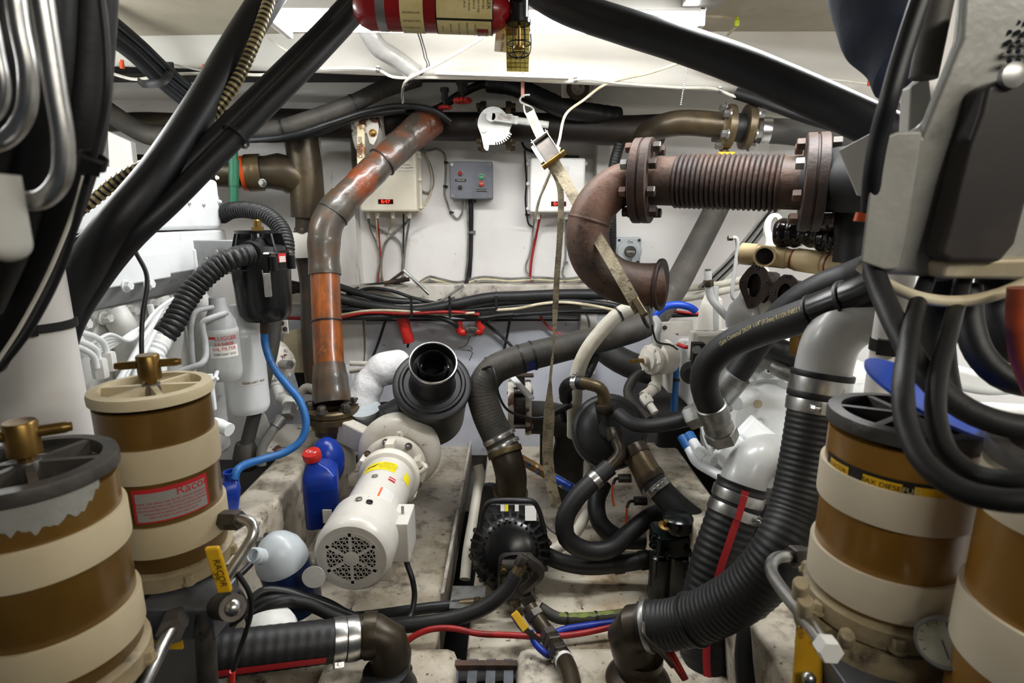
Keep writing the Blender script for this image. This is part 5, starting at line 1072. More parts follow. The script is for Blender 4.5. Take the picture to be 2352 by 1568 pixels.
# --- black air filter
vd = (CAM-P(993, 880, 1.9)).normalized(); uc = V((0, sp, cp)); axf = (vd*math.cos(.5)+uc*math.sin(.5)+X*.02).normalized()
fc = P(993, 882, 1.88); k = S(1, 880, 1.88); R_ = 90*k
t = T('air_filter', 'big black round air filter housing with an open double ringed inlet', 'filter', fc-axf*.28)
MB().lathe([(R_*.6, -.30), (R_*.86, -.29), (R_*.93, -.26), (R_*.93, -.02), (R_*1.0, -.018), (R_*1.0, 0), (R_*.95, .004), (R_*.86, .004), (R_*.82, .012), (R_*.76, .012), (R_*.72, .004), (R_*.6, .004), (R_*.56, .01)], fc, axf, 56).obj('housing', m_plastm, t)
MB().lathe([(R_*.57, .004), (R_*.55, .014), (R_*.5, .03), (R_*.42, .07), (R_*.40, .09), (R_*.43, .10), (R_*.56, .11), (R_*.58, .135), (R_*.565, .15), (R_*.53, .152), (R_*.515, .14), (R_*.50, .11), (R_*.38, .10)], fc, axf, 48).obj('inlet_cone', m_plastm, t)
MB().lathe([(R_*.33, .02), (R_*.345, .02), (R_*.355, .152), (R_*.34, .154), (R_*.32, .15), (R_*.31, .02)], fc, axf, 40).obj('inner_tube', m_plast, t)
MB().cyl(fc+axf*.03, fc+axf*.035, R_*.33, 32).obj('dark_throat', m_black, t)
MB().lathe([(R_*.565, .148), (R_*.578, .150), (R_*.57, .156), (R_*.545, .157), (R_*.53, .154)], fc, axf, 48, caps=False).obj('rim_ring', m_steel, t)
bx, by, bz = basis(axf)
sidev = X-axf*X.dot(axf); sidev.normalize()
for s_, nm in ((-1, 'clamp_screw'), (1, 'clamp_latch')):
    q = fc+axf*.085+sidev*(s_*R_*.5)-(axf.cross(sidev))*(-R_*.15 if True else 0)
    mb = MB(); mb.lathe([(.013, 0), (.013, .03), (.010, .034)], q, sidev*s_*-1+axf*.3, 14); mb.obj(nm, m_steel, t)
od = (X*-.75+V((0, -.25, -.35))).normalized(); oc = fc-axf*.14
MB().lathe([(.075, .05), (.075, .165), (.078, .168), (.078, .178), (.07, .178), (.068, .08)], oc, od, 36).obj('outlet_duct', m_plastm, t)
# white insulation blanket and funnel
w3 = PP([(925, 842, 2.15), (888, 845, 2.1), (855, 870, 2.08), (835, 915, 2.06), (828, 950, 2.06)]); mb = MB()
mb.sweep(Path(w3), lambda d: .062+.005*math.sin(d*31)+.003*math.sin(d*83), 22, .008); o = mb.obj('insulation_blanket', m_foil); tag(o, 'white crinkled insulation wrapped round a pipe beside the black air filter', 'insulation')
mb = MB(); q = P(838, 938, 1.98); mb.lathe([(.06, .0), (.058, -.004), (.03, -.06), (.012, -.075), (.010, -.12), (.008, -.12), (.010, -.073), (.027, -.058), (.056, -.002)], q, V((-.05, -.2, 1)), 32); tag(mb.obj('funnel', m_tank), 'translucent plastic funnel beside the bronze flange', 'funnel')
for i_, (p0, p1, lbl) in enumerate((((805, 834, 2.3), (868, 836, 2.25), 'flaking white bar, upper of the two beside the wrapped exhaust foot'), ((806, 852, 2.28), (862, 842, 2.2), 'flaking white bar, lower of the two beside the wrapped exhaust foot'))):
    tag(MB().cyl(P(*p0), P(*p1), .011, 10).obj('bar', m_oldpaint), lbl, 'bar', 'white bars near the exhaust foot')
tag(MB().cyl(P(832, 870, 2.69), P(808, 925, 2.3), .004, 8).obj('rod', m_cablew), 'thin white rod above the bronze flange', 'rod')
tag(MB().box(P(806, 880, 2.62), (.08, .15, .17)).obj('white_block', m_engw, bevel=.015), 'white painted rounded block behind the wrapped exhaust foot', 'block')
# --- rubber hose from the right over to the bronze elbow
t = T('coolant_hose', 'long grey rubber hose with teal stripe and blue tape patch', 'hose', P(1160, 1040, 1.9))
pa = Path(PP([(1668, 430, 2.5), (1640, 490, 2.46), (1588, 590, 2.36), (1545, 668, 2.24), (1490, 738, 2.12), (1400, 772, 2.06), (1280, 802, 2.02), (1190, 826, 1.99), (1132, 852, 1.97), (1108, 895, 1.95), (1118, 945, 1.93), (1140, 995, 1.91), (1160, 1036, 1.89)]))
rh = S(62, 790, 2.05)/2
MB().sweep(pa, lambda d: rh*(1.0+.14*max(0, (d/pa.L-.62)/.38)), 24, .0026, lambda d: 1+.014*(abs(math.sin(math.pi*d/.012))**.5-.5)).obj('hose_body', m_rubg, t)
def wrapstrip(pa, r, d0, d1, dirv, halfang, m, name, off=.001, n=40, par=t, jag=0):
    vs = []; rj = random.Random(3)
    for i in range(n+1):
        d = d0+(d1-d0)*i/n; c_ = pa.at(d); t_ = pa.tan(d); dv = V(dirv); dv = (dv-t_*dv.dot(t_)).normalized(); s_ = t_.cross(dv)
        rr_ = (r(d) if callable(r) else r)+off; ha = halfang*(1-jag*rj.random())
        for q in range(5):
            a_ = -ha+2*ha*q/4; vs.append(c_+dv*(math.cos(a_)*rr_)+s_*(math.sin(a_)*rr_))
    fs = [(i*5+q, i*5+q+1, (i+1)*5+q+1, (i+1)*5+q) for i in range(n) for q in range(4)]
    return MB().add(vs, fs).obj(name, m, par)
dl = lambda px: min((abs((lambda q: 1176+FPX*q.x/(q.y*cp-q.z*sp))(pa.at(pa.L*i/300)-CAM)-px), pa.L*i/300) for i in range(301))[1]
wrapstrip(pa, rh, dl(1555), dl(1250), (0, -.55, -.85), .16, m_teal, 'teal_stripe')
wrapstrip(pa, rh*1.02, dl(1225), dl(1140), (.1, -.75, -.66), .75, m_bluet, 'blue_tape', .0015, 16, t, .35)
for px in (1225, 1195): tie(pa, dl(px), rh*1.03, t)
dE = pa.L; re_ = rh*1.14
c1 = clamp(pa, dE-.055, .018, re_, t, (1, -.3, .1)); c2 = clamp(pa, dE-.022, .018, re_, t, (1, -.4, .1))
t = T('bronze_elbow', 'dull bronze pipe elbow below the double clamped rubber hose', 'pipe', P(1172, 1130, 1.88))
pe = Path([pa.p[-1]-pa.tan(pa.L)*.01]+PP([(1168, 1065, 1.87), (1174, 1095, 1.87), (1172, 1135, 1.88), (1170, 1165, 1.9)]))
MB().sweep(pe, lambda d: re_*(.98 if d > .02 else 1.08), 28, .008).obj('elbow', m_bronze, t)
band(pe, pe.L*.7, .014, re_*1.1, m_bronzel, t, 'collar'); band(pe, .012, .02, re_*1.1, m_bronzel, t, 'collar')
MB().cyl(pe.p[-1], V((pe.p[-1].x, pe.p[-1].y+.02, .36)), re_*.9, 24).obj('lower_pipe', m_bronze, t)
tag(MB().lathe([(.055, 0), (.075, .01), (.075, .05), (.05, .06)], P(1135, 1150, 1.95), V((-.4, -.7, .1)), 24).obj('pipe_flange', m_rubg), 'dull grey round flange behind the bronze elbow', 'flange')
o, pw, r_ = hose('cable', 'thin black sensor lead drooping from the taped hose to the strainer', 'cable', [(1108, 848, 1.93), (1130, 842, 1.9), (1138, 862, 1.87), (1145, 905, 1.86), (1165, 940, 1.87), (1210, 958, 1.9), (1250, 958, 1.9), (1275, 946, 1.9), (1300, 932, 1.88)], 6, m_cable)
MB().cyl(P(1272, 948, 1.9), P(1310, 928, 1.88), .014, 12).obj('plug', m_black, o); MB().cyl(P(1292, 945, 1.89), P(1296, 968, 1.89), .011, 10).obj('plug_tail', m_black, o)
# --- white butterfly valve with handle, grey pipe
t = T('butterfly_valve', 'rusty bodied butterfly valve with white flanges and a flat white handle', 'valve', P(1195, 1010, 2.2)); q = P(1195, 935, 2.16); k = S(1, 935, 2.16)
for dx, m in ((-22, m_oldpaint), (17, m_oldpaint)):
    f = MB().lathe([(30*k, -6*k), (62*k, -6*k), (64*k, 0), (62*k, 7*k), (30*k, 7*k)], q+X*dx*k, X, 36).obj('flange', m, t)
    for e in range(4):
        a_ = e*math.pi/2+.55
        if dx > 0: MB().cyl(q+V((-30*k, math.cos(a_)*54*k, math.sin(a_)*54*k)), q+V((28*k, math.cos(a_)*54*k, math.sin(a_)*54*k)), 6*k, 12).obj('through_bolt', m_galv, t)
MB().cyl(q-X*18*k, q+X*14*k, 46*k, 32).obj('valve_body', m_rust2, t)
MB().cyl(q+Z*40*k, q+Z*78*k, 10*k, 16).obj('stem', m_rust2, t)
MB().box(q+Z*76*k, (60*k, 20*k, 5*k)).obj('notch_plate', m_rust, t, bevel=.002)
h0, h1 = P(1178, 868, 2.1), P(1218, 912, 1.98); d = (h1-h0).normalized(); MB().box((h0+h1)/2, ((h1-h0).length*1.15, .026, .012), (d, d.cross(Z).normalized(), d.cross(d.cross(Z).normalized()))).obj('handle', m_engw, t, bevel=.003)
hose('grey_pipe', 'fat grey plastic pipe elbow right of the white flanged valve', 'pipe', [(1216, 958, 2.16), (1260, 960, 2.16), (1300, 972, 2.16), (1312, 1010, 2.16), (1305, 1050, 2.16), (1300, 1130, 2.16)], 76, m_rubg, n=26)
tag(MB().box(P(1250, 1015, 2.15), (.035, .04, .2)).obj('pipe_support', m_steeld, bevel=.003), 'dark upright support below the fat grey pipe', 'support')
# --- strap with S hook and ratchet
t = T('hook_hanger', 'rusty pink flat bar with steel S hook under the beam', 'hook', P(1200, 190, 2.1))
a, b = P(1201, 170, 2.12), P(1200, 222, 2.1); MB().box((a+b)/2, (.012, .004, (a-b).length), None).obj('flat_bar', mat('rust_pink_bar', '#a06a55', .6, col2='#7a4632', s2=20), t)
pa = Path(PP([(1216, 218, 2.08), (1204, 219, 2.07), (1196, 225, 2.06), (1195, 233, 2.05), (1206, 240, 2.03), (1220, 246, 2.01), (1226, 254, 1.99), (1220, 262, 1.97), (1209, 262, 1.97), (1204, 252, 1.98), (1203, 242, 1.99)])); MB().sweep(pa, S(5, 240, 2)/2, 10).obj('s_hook', m_galv, t)
t = T('ratchet_strap', 'camouflage webbing strap with steel ratchet holding up the rusty elbow', 'strap', P(1460, 700, 1.58))
w3 = PP([(1217, 258, 1.96), (1236, 300, 1.93), (1258, 345, 1.9)]); ribbon(w3, S(22, 300, 1.93), .004).obj('webbing_upper', m_strap, t)
w3 = PP([(1262, 352, 1.88), (1300, 420, 1.80), (1352, 512, 1.70), (1400, 592, 1.62), (1440, 662, 1.57), (1470, 715, 1.56)]); wl = ribbon(w3, S(26, 500, 1.7), .004); wl.obj('webbing_lower', m_strapd, t)
q0, q1 = P(1244, 322, 1.9), P(1276, 372, 1.84); d = (q1-q0).normalized(); n_ = (CAM-q0); n_ = (n_-d*n_.dot(d)).normalized(); s_ = d.cross(n_)
rt_ = MB().box((q0+q1)/2+n_*.006, ((q1-q0).length, .05, .004), (d, s_, n_)).obj('ratchet_plate', m_steeld, t, bevel=.001)
for w_ in (-1, 1): MB().box((q0+q1)/2+n_*.014+s_*(w_*.027), ((q1-q0).length*1.1, .003, .026), (d, s_, n_)).obj('ratchet_side', m_galv, t, bevel=.001)
MB().cyl(q1+n_*.014-s_*.042, q1+n_*.014+s_*.042, .009, 14).obj('ratchet_axle', m_brass, t); MB().cyl(q0+n_*.014-s_*.032, q0+n_*.014+s_*.032, .006, 14).obj('ratchet_bar', m_steel, t)
MB().box((q0+q1)/2+s_*.034-d*.012+n_*.0, (.08, .014, .01), (d, s_, n_)).obj('ratchet_lever', m_galv, t, bevel=.002)
q = P(1470, 705, 1.55); MB().box(q, (.02, .02, .06), (s_, n_, d)).obj('end_hook', m_bronzel, t, bevel=.004); MB().sweep(Path(PP([(1470, 712, 1.55), (1482, 740, 1.56), (1490, 750, 1.58), (1480, 735, 1.6)])), .006, 8).obj('hook_wire', m_steeld, t)
w3 = PP([(1262, 378, 1.86), (1278, 405, 1.86), (1287, 435, 1.86), (1286, 540, 1.86), (1279, 640, 1.86), (1275, 720, 1.86), (1272, 790, 1.85), (1264, 870, 1.84), (1261, 960, 1.83), (1258, 1040, 1.82), (1264, 1100, 1.8), (1278, 1160, 1.78)])
wf = lambda f: .62 if f < .4 else (.62-.5*(f-.4)/.15 if f < .55 else (.3 if f < .62 else .3+.9*min(1, (f-.62)/.1)))
tag(ribbon(w3, S(21, 1000, 1.83), .003, wf=wf).obj('loose_strap', m_strapd), 'loose tail of tan webbing dangling straight down past the ledge', 'strap')
cable('thin cream cord looping beside the ratchet to the white box', [(1285, 340, 1.98), (1275, 372, 1.86), (1262, 400, 1.95), (1245, 440, 2.3), (1232, 480, 2.55), (1230, 510, 2.66)], 6, m_cablec)
# --- cables along the ledge
Yl = 2.56
LG = [
 ('heavy black cable, thickest of the bundle along the ledge', [(640, 650, 2.5), (720, 668, 2.5), (800, 690, Yl), (880, 706, Yl), (960, 712, Yl), (1040, 700, Yl), (1120, 684, Yl), (1200, 680, Yl), (1300, 676, Yl), (1400, 676, Yl)], 26, m_rub),
 ('heavy dark hose rising left behind the wrapped pipe along the ledge', [(640, 672, 2.54), (760, 655, 2.58), (820, 672, 2.58), (900, 690, 2.58), (960, 694, 2.6), (1000, 700, 2.62)], 17, m_cable),
 ('second heavy black cable sagging under the thickest on the ledge', [(700, 708, 2.52), (840, 712, Yl), (980, 716, Yl), (1060, 706, Yl), (1160, 694, Yl), (1260, 690, Yl), (1400, 700, 2.5), (1480, 720, 2.4)], 14, m_cable),
 ('third black cable on the ledge', [(700, 726, 2.52), (840, 722, Yl), (960, 722, Yl), (1080, 712, Yl), (1200, 702, Yl), (1320, 696, Yl), (1440, 706, 2.5)], 10, m_cable),
 ('lowest black cable looping down under the ledge', [(960, 712, 2.6), (1040, 722, 2.58), (1100, 730, 2.58), (1130, 728, 2.58), (1200, 722, 2.58), (1300, 716, 2.58), (1400, 716, 2.5)], 12, m_cable),
 ('black loop of cable curving down left under the ledge', [(780, 730, 2.54), (860, 728, 2.54), (950, 724, 2.56), (1010, 730, 2.56), (1042, 742, 2.57), (1050, 750, 2.58)], 13, m_cable),
 ('red cable along the underside of the ledge bundle', [(660, 730, 2.5), (760, 732, 2.5), (840, 718, 2.53), (940, 720, 2.53), (1040, 716, 2.53), (1100, 722, 2.56)], 8, m_cabler),
 ('cream cable weaving through the ledge bundle at left', [(700, 742, 2.5), (790, 722, 2.52), (850, 713, 2.53), (940, 715, 2.53), (1010, 722, 2.54), (1090, 718, 2.54)], 6, m_cablec),
 ('cream cable arching over the ledge bundle at right', [(1140, 712, 2.52), (1190, 708, 2.52), (1240, 698, 2.52), (1290, 694, 2.52), (1350, 700, 2.5), (1430, 716, 2.45)], 7, m_cablec),
 ('grey cable joining the ledge bundle from the wall', [(1063, 655, 2.64), (1040, 672, 2.6), (1010, 692, 2.58), (970, 700, 2.56), (900, 702, 2.55)], 6, m_cableg),
 ('black cable looping over the ledge from the wrapped pipe', [(790, 700, 2.55), (800, 672, 2.62), (840, 655, 2.66), (900, 650, 2.68), (930, 655, 2.68)], 5, m_cable),
 ('thin black pair of cables arched on the ledge at left', [(800, 676, 2.62), (850, 662, 2.63), (900, 668, 2.62), (950, 684, 2.6), (1010, 696, 2.58), (1040, 690, 2.58)], 8, m_cable),
]
main = None
for lbl, pts, d, m in LG:
    o, pa, r_ = hose('ledge_cable', lbl, 'cable', pts, d, m, n=12)
    if main is None: main = (o, pa, r_)
for px in (945, 1033, 1140, 1275, 1395): tie(main[1], min((abs((lambda q: 1176+FPX*q.x/(q.y*cp-q.z*sp))(main[1].at(main[1].L*i/300)-CAM)-px), main[1].L*i/300) for i in range(301))[1], main[2]*1.0, main[0], m_cable, .009)
for px, yb in ((945, 722), (1033, 722), (1140, 712)):
    c_ = P(px, (yb+688)/2, Yl-.045); tag(MB().box(c_, (.011, .003, S(yb-672, 700, Yl))).obj('cable_tie', m_cable), {945: 'long black cable tie across the ledge bundle below the bright clamp handle', 1033: 'long black cable tie across the ledge bundle left of the centre', 1140: 'long black cable tie across the ledge bundle right of the centre'}[px], 'tie', 'ties round the ledge cables')
# locking clamp tool on the ledge
t = T('clamp_tool', 'rusty spring clamp with a bright bare metal handle lying on the ledge', 'tool', P(940, 660, 2.62))
h0, h1 = P(926, 618, 2.62), P(986, 676, 2.56); d = (h1-h0).normalized(); s_ = d.cross(Yv).normalized(); MB().box((h0+h1)/2, ((h1-h0).length, .02, .014), (d, Yv, s_)).obj('bright_handle', m_steel, t, bevel=.004)
h0, h1 = P(926, 624, 2.64), P(893, 648, 2.64); d = (h1-h0).normalized(); s_ = d.cross(Yv).normalized(); MB().box((h0+h1)/2, ((h1-h0).length, .015, .014), (d, Yv, s_)).obj('rusty_arm', m_rust, t, bevel=.003)
mb = MB()
for i in range(6): mb.torus(P(912+4*i, 646-1.2*i, 2.62), V((.95, 0, .3)), .010, .003, 14, 6)
mb.obj('spring', m_rust2, t)['kind'] = 'stuff'
MB().cyl(P(884, 650, 2.64), P(940, 641, 2.63), .010, 10).obj('lower_arm', m_rust, t)
# red terminals
o, pa, r_ = hose('terminal_boot', 'long red rubber boot hanging under the ledge cables', 'terminal', [(922, 722, 2.6), (928, 745, 2.6), (935, 770, 2.6), (939, 786, 2.6)], 27, m_redb, n=14); MB().cyl(P(938, 786, 2.6), P(936, 798, 2.6), .006, 8).obj('lead', m_cable, o)
t = T('battery_terminal', 'two red cable boots either side of a clear relay on the lower wall', 'terminal', P(1083, 775, 2.62))
for nm, pts in (('red_boot', [(1053, 738, 2.6), (1055, 758, 2.6), (1062, 764, 2.6), (1070, 762, 2.6)]), ('red_boot', [(1102, 735, 2.6), (1104, 752, 2.6), (1108, 759, 2.6), (1098, 762, 2.6), (1094, 760, 2.6)])): MB().sweep(Path(PP(pts)), S(18, 750, 2.6)/2, 14).obj(nm, m_redb, t)
MB().box(P(1083, 760, 2.61), (.05, .03, .05)).obj('relay', m_galv, t, bevel=.006)
for px in (1072, 1083, 1093): MB().bolt(P(px, 756, 2.59), -Yv, .008, .012).obj('stud', m_steel, t)
MB().sweep(Path(PP([(1080, 772, 2.6), (1070, 792, 2.6), (1052, 798, 2.6), (1078, 795, 2.6), (1085, 802, 2.6), (1058, 804, 2.6), (1084, 808, 2.6), (1078, 828, 2.6)])), .0022, 6).obj('lead', m_cable, t)
hose('terminal_boot', 'second black cable dropping to the right red boot', 'cable', [(1180, 722, 2.58), (1130, 728, 2.58), (1112, 735, 2.59), (1104, 742, 2.6)], 13, m_cable, n=12)
wl_ = lambda lbl, pts, d, m: cable(lbl, [(p[0], p[1], 2.66) for p in pts], d, m)
wl_('black cable running down the lower wall left of the red boot', [(888, 728), (868, 790), (845, 850), (838, 900)], 6, m_cable)
wl_('black cable slanting right across the lower wall to the hose', [(1085, 722), (1110, 738), (1150, 770), (1185, 805)], 7, m_cable)
wl_('dark upright cable on the lower wall right of centre', [(1172, 730), (1165, 770), (1155, 815)], 6, m_cable)
wl_('red wire slanting down the lower wall at right', [(1236, 718), (1255, 745), (1275, 762), (1305, 772)], 5, m_redb)
wl_('grey cable curving down the right post of the lower wall', [(1330, 705), (1345, 718), (1352, 735), (1354, 755)], 5, m_cableg)
wl_('pale cable down the left post of the lower wall', [(834, 735), (838, 790), (836, 830), (826, 870)], 4, m_cableg)
t = T('wire_connector', 'small black ribbed wire connector on the lower wall above the taped hose', 'connector', P(1125, 825, 2.685)); 
for i_ in range(4): MB().cyl(P(1114+10*i_, 826-2*i_, 2.68), P(1121+10*i_, 825-2*i_, 2.68), .013-.002*(i_ % 2), 10).obj('ring', m_black, t)
# --- black diaphragm pump in the middle
Yd = 1.56; dc = P(1172, 1262, Yd); k = S(1, 1262, Yd); axd = V((0, -.86, .51)).normalized()
t = T('diaphragm_pump', 'shiny black ribbed diaphragm pump with a loop carrying handle in the centre', 'pump', V((dc.x, dc.y, .36)))
MB().lathe([(78*k, -95*k), (86*k, -90*k), (88*k, -30*k), (90*k, -28*k), (92*k, -8*k), (88*k, -4*k), (82*k, 14*k), (64*k, 30*k), (40*k, 38*k), (.001, 40*k)], dc, axd, 48).obj('pump_housing', m_plast, t)
bx, by, bz = basis(axd)
for i_ in range(28):
    a_ = i_*2*math.pi/28; dv = bx*math.cos(a_)+by*math.sin(a_); s_ = axd.cross(dv)
    MB().prism([dc+dv*95*k-axd*6*k-s_*2.6*k, dc+dv*85*k+axd*21*k-s_*2.6*k, dc+dv*62*k+axd*37*k-s_*2.6*k, dc+dv*62*k+axd*24*k-s_*2.6*k, dc+dv*84*k-axd*6*k-s_*2.6*k], s_*5.2*k).obj('cooling_rib', m_plastm, t)
for i_ in range(10):
    a_ = i_*2*math.pi/10+.15; dv = bx*math.cos(a_)+by*math.sin(a_); MB().bolt(dc+dv*92*k-axd*14*k, axd, 4.5*k, 9*k).obj('bolt', m_steeld, t)
w3 = PP([(1103, 1210, 1.52), (1112, 1168, 1.50), (1126, 1152, 1.49), (1150, 1149, 1.48), (1195, 1149, 1.48), (1224, 1152, 1.49), (1236, 1168, 1.50), (1252, 1222, 1.52)]); MB().sweep(Path(w3), S(14, 1150, 1.48)/2, 14, flat=(1, .8)).obj('carry_handle', m_plastm, t)
q0 = P(1172, 1178, 1.63); MB().box(q0, (.17, .05, .06), (X, V((0, .86, -.5)), V((0, .5, .86)))).obj('top_block', m_plastm, t, bevel=.008)
for px, w_, m in ((1132, .022, m_plastm), (1155, .014, m_labelw), (1163, .012, m_ylabel), (1187, .012, m_labelw), (1219, .035, m_labelw)):
    q = P(px, 1166 if px < 1200 else 1178, 1.575); MB().box(q, (w_, .003, .02 if px < 1200 else .045), (X, V((0, .86, -.5)), V((0, .5, .86)))).obj('label', m, t)
w3 = PP([(1146, 1372, 1.44), (1147, 1310, 1.43), (1150, 1285, 1.43), (1162, 1274, 1.43), (1205, 1272, 1.43), (1222, 1282, 1.43), (1226, 1375, 1.44)]); ribbon(Path(w3), .008, -.035, normal=None).obj('bracket', m_cast, t)
MB().box(P(1183, 1330, 1.46), (.085, .06, .10)).obj('valve_block', m_steeld, t, bevel=.008)
for px, py in ((1157, 1307), (1160, 1330), (1190, 1292)): MB().bolt(P(px, py, 1.425), -Yv, .009, .014).obj('bolt', m_bronzel, t)
# pipe fittings at the front of it
t = T('hydraulic_fitting', 'cluster of brown steel elbow fittings in front of the black pump', 'fitting', P(1215, 1340, 1.4))
MB().sweep(Path(PP([(1208, 1280, 1.385), (1222, 1290, 1.38), (1240, 1308, 1.38), (1238, 1320, 1.38), (1222, 1336, 1.385), (1200, 1355, 1.40)]), 10), S(26, 1310, 1.38)/2, 6).obj('angle_fitting', m_steeld, t, bevel=.001)
hexnut(MB(), P(1205, 1276, 1.38), P(1192, 1300, 1.37), .018).obj('hex_nut', m_steeld, t)
MB().cyl(P(1200, 1292, 1.375), P(1178, 1332, 1.355), .0165, 18).obj('crimp_sleeve', m_bronzel, t)
MB().box(P(1212, 1372, 1.40), (.04, .03, .03), (V((.85, 0, .5)), Yv, V((-.5, 0, .85)))).obj('lower_elbow', m_steeld, t, bevel=.003); hexnut(MB(), P(1192, 1384, 1.40), P(1176, 1392, 1.39), .014).obj('hex_nut', m_bronze, t)
hose('hydraulic_hose', 'black hose leaving the front fitting of the black pump toward the left', 'hose', [(1186, 1318, 1.36), (1165, 1352, 1.345), (1120, 1390, 1.33), (1060, 1415, 1.32), (980, 1430, 1.31), (900, 1437, 1.30), (830, 1440, 1.30)], 34, m_rub, n=18)
o, pa, r_ = hose('hydraulic_hose', 'straight black hose with a brass end lying across the floor by the slot', 'hose', [(760, 1420, 1.40), (830, 1416, 1.40), (930, 1403, 1.41), (1000, 1394, 1.42), (1060, 1389, 1.42)], 25, m_cable, n=16)
MB().cyl(P(1058, 1389, 1.42), P(1090, 1386, 1.42), .0165, 16).obj('brass_ferrule', m_bronzel, o); hexnut(MB(), P(1090, 1386, 1.42), P(1104, 1385, 1.42), .018).obj('brass_nut', m_bronze, o); MB().cyl(P(1104, 1385, 1.42), P(1135, 1380, 1.42), .0145, 16).obj('brass_stub', m_bronze, o)
# slotted bracket plate and floor slot trim
tag(MB().box(P(1075, 1372, 1.44), (.10, .10, .006)).obj('bracket_plate', m_galv), 'drilled galvanised plate bridging the floor slot', 'plate')
# hoses right of the black pump
o, pa, r_ = hose('rubber_hose', 'black hose running right from the black pump to the oily filter', 'hose', [(1255, 1275, 1.6), (1290, 1290, 1.58), (1350, 1300, 1.57), (1420, 1295, 1.57), (1500, 1282, 1.57)], 38, m_rub, n=18)
for f in (.68, .92): band(pa, pa.L*f, .03, r_*1.12, m_rubd, o, 'sleeve')
o, pa, r_ = hose('rubber_hose', 'black hose in a deep U loop hanging from the bronze elbow', 'hose', [(1400, 1072, 1.62), (1370, 1098, 1.6), (1325, 1142, 1.57), (1298, 1190, 1.55), (1302, 1235, 1.54), (1345, 1263, 1.54), (1400, 1260, 1.55), (1450, 1220, 1.58), (1490, 1188, 1.62), (1530, 1172, 1.68)], 42, m_rub, n=20)
clamp(pa, pa.L*.09, .022, r_, o, bolt=False)
hose('cream_hose', 'cream hose standing in the floor slot beside the black pump', 'hose', [(1098, 1068, 1.95), (1103, 1092, 1.93), (1096, 1130, 1.88), (1085, 1200, 1.78), (1075, 1260, 1.7), (1068, 1330, 1.62)], 22, m_translh, n=14)
hose('cream_hose', 'cream hose curling on the floor between the black pump and the strainer', 'hose', [(1352, 1060, 1.95), (1352, 1130, 1.9), (1345, 1180, 1.82), (1320, 1225, 1.74), (1290, 1252, 1.7), (1262, 1268, 1.68)], 24, m_translh, n=14)
hose('cable', 'thin dirty cable curled on the floor right of the black pump', 'cable', [(1248, 1195, 1.75), (1265, 1215, 1.74), (1290, 1228, 1.74), (1330, 1226, 1.75)], 9, m_cableg, n=10)
hose('rubber_hose', 'dark hose behind the U loop', 'hose', [(1385, 1110, 1.85), (1370, 1150, 1.8), (1378, 1200, 1.75), (1420, 1235, 1.72), (1480, 1240, 1.72)], 40, m_rubd, n=16)
tag(MB().box(P(1250, 1085, 1.95), (.26, .03, .03), (V((.85, -.35, -.36)).normalized(), V((.38, .92, 0)), V((.33, -.14, .93)))).obj('paint_stick', m_brush, bevel=.004), 'paint spattered wooden stick lying behind the hanging strap', 'stick')
tag(MB().cyl(P(1265, 1092, 1.88), P(1312, 1118, 1.82), .012, 10).obj('blue_rod', m_blue), 'worn bright blue rod end beside the paint spattered stick', 'rod')
# --- black strainer with bronze plumbing
sc_ = P(1400, 990, 1.78); k = S(1, 990, 1.78); axs = V((-.12, -.88, .48)).normalized()
t = T('sea_strainer', 'round black strainer lid with bronze elbows screwed into it', 'strainer', V((sc_.x, sc_.y, .5)))
MB().lathe([(74*k, -120*k), (78*k, -20*k), (84*k, -16*k), (86*k, -4*k), (83*k, 0), (76*k, 2*k), (70*k, 12*k), (50*k, 24*k), (24*k, 30*k), (.001, 30*k)], sc_, axs, 48).obj('lid', m_plastm, t)
MB().ringbox(sc_-axs*14*k, axs, 88*k, 78*k, 12*k, 48).obj('clamp_ring', m_cast, t)
bx, by, bz = basis(axs)
MB().lathe([(26*k, 10*k), (26*k, 44*k), (22*k, 48*k)], sc_, axs, 24).obj('centre_boss', m_plastm, t)
MB().cyl(sc_+V((0, 0, .02))+axs*20*k, sc_+V((-.01, .02, .085))+axs*22*k, 26*k, 20).obj('side_boss', m_plastm, t)
hexnut(MB(), P(1388, 948, 1.72), P(1386, 925, 1.72), .03).obj('hex_nut', m_bronze, t)
MB().sweep(Path(PP([(1386, 930, 1.72), (1386, 905, 1.72), (1376, 890, 1.72), (1352, 882, 1.73), (1335, 878, 1.74)])), S(28, 900, 1.72)/2, 20).obj('upper_elbow', m_bronzel, t)
hexnut(MB(), P(1408, 985, 1.70), P(1414, 1012, 1.67), .026).obj('hex_nut', m_bronze, t)
MB().sweep(Path(PP([(1412, 1000, 1.68), (1420, 1020, 1.66), (1426, 1038, 1.64), (1416, 1056, 1.63), (1400, 1072, 1.62)])), S(30, 1030, 1.65)/2, 20).obj('lower_elbow', m_bronze, t)
o, pa, r_ = hose('rubber_hose', 'short black elbow hose clamped to the upper bronze elbow of the strainer', 'hose', [(1342, 880, 1.74), (1318, 878, 1.76), (1300, 890, 1.8), (1300, 915, 1.85)], 32, m_rubd, n=18)
clamp(pa, .03, .018, r_, o, (0, -.3, 1))
o, pa, r_ = hose('rubber_hose', 'thick black hose with a silver clamp running from the strainer to the striped hose', 'hose', [(1452, 1028, 1.68), (1475, 1065, 1.64), (1500, 1105, 1.60), (1535, 1145, 1.56), (1580, 1185, 1.52), (1640, 1225, 1.50)], 56, m_rub, n=22)
MB().sweep(pa, r_*1.06, 24, d0=-.0, d1=pa.L*.34).obj('bronze_coupling', m_bronzel, o); band(pa, pa.L*.05, .03, r_*1.14, m_bronze, o, 'collar'); band(pa, pa.L*.31, .02, r_*1.14, m_bronze, o, 'collar')
clamp(pa, pa.L*.42, .022, r_*1.02, o, (-.3, -.6, .6), m=m_steel)
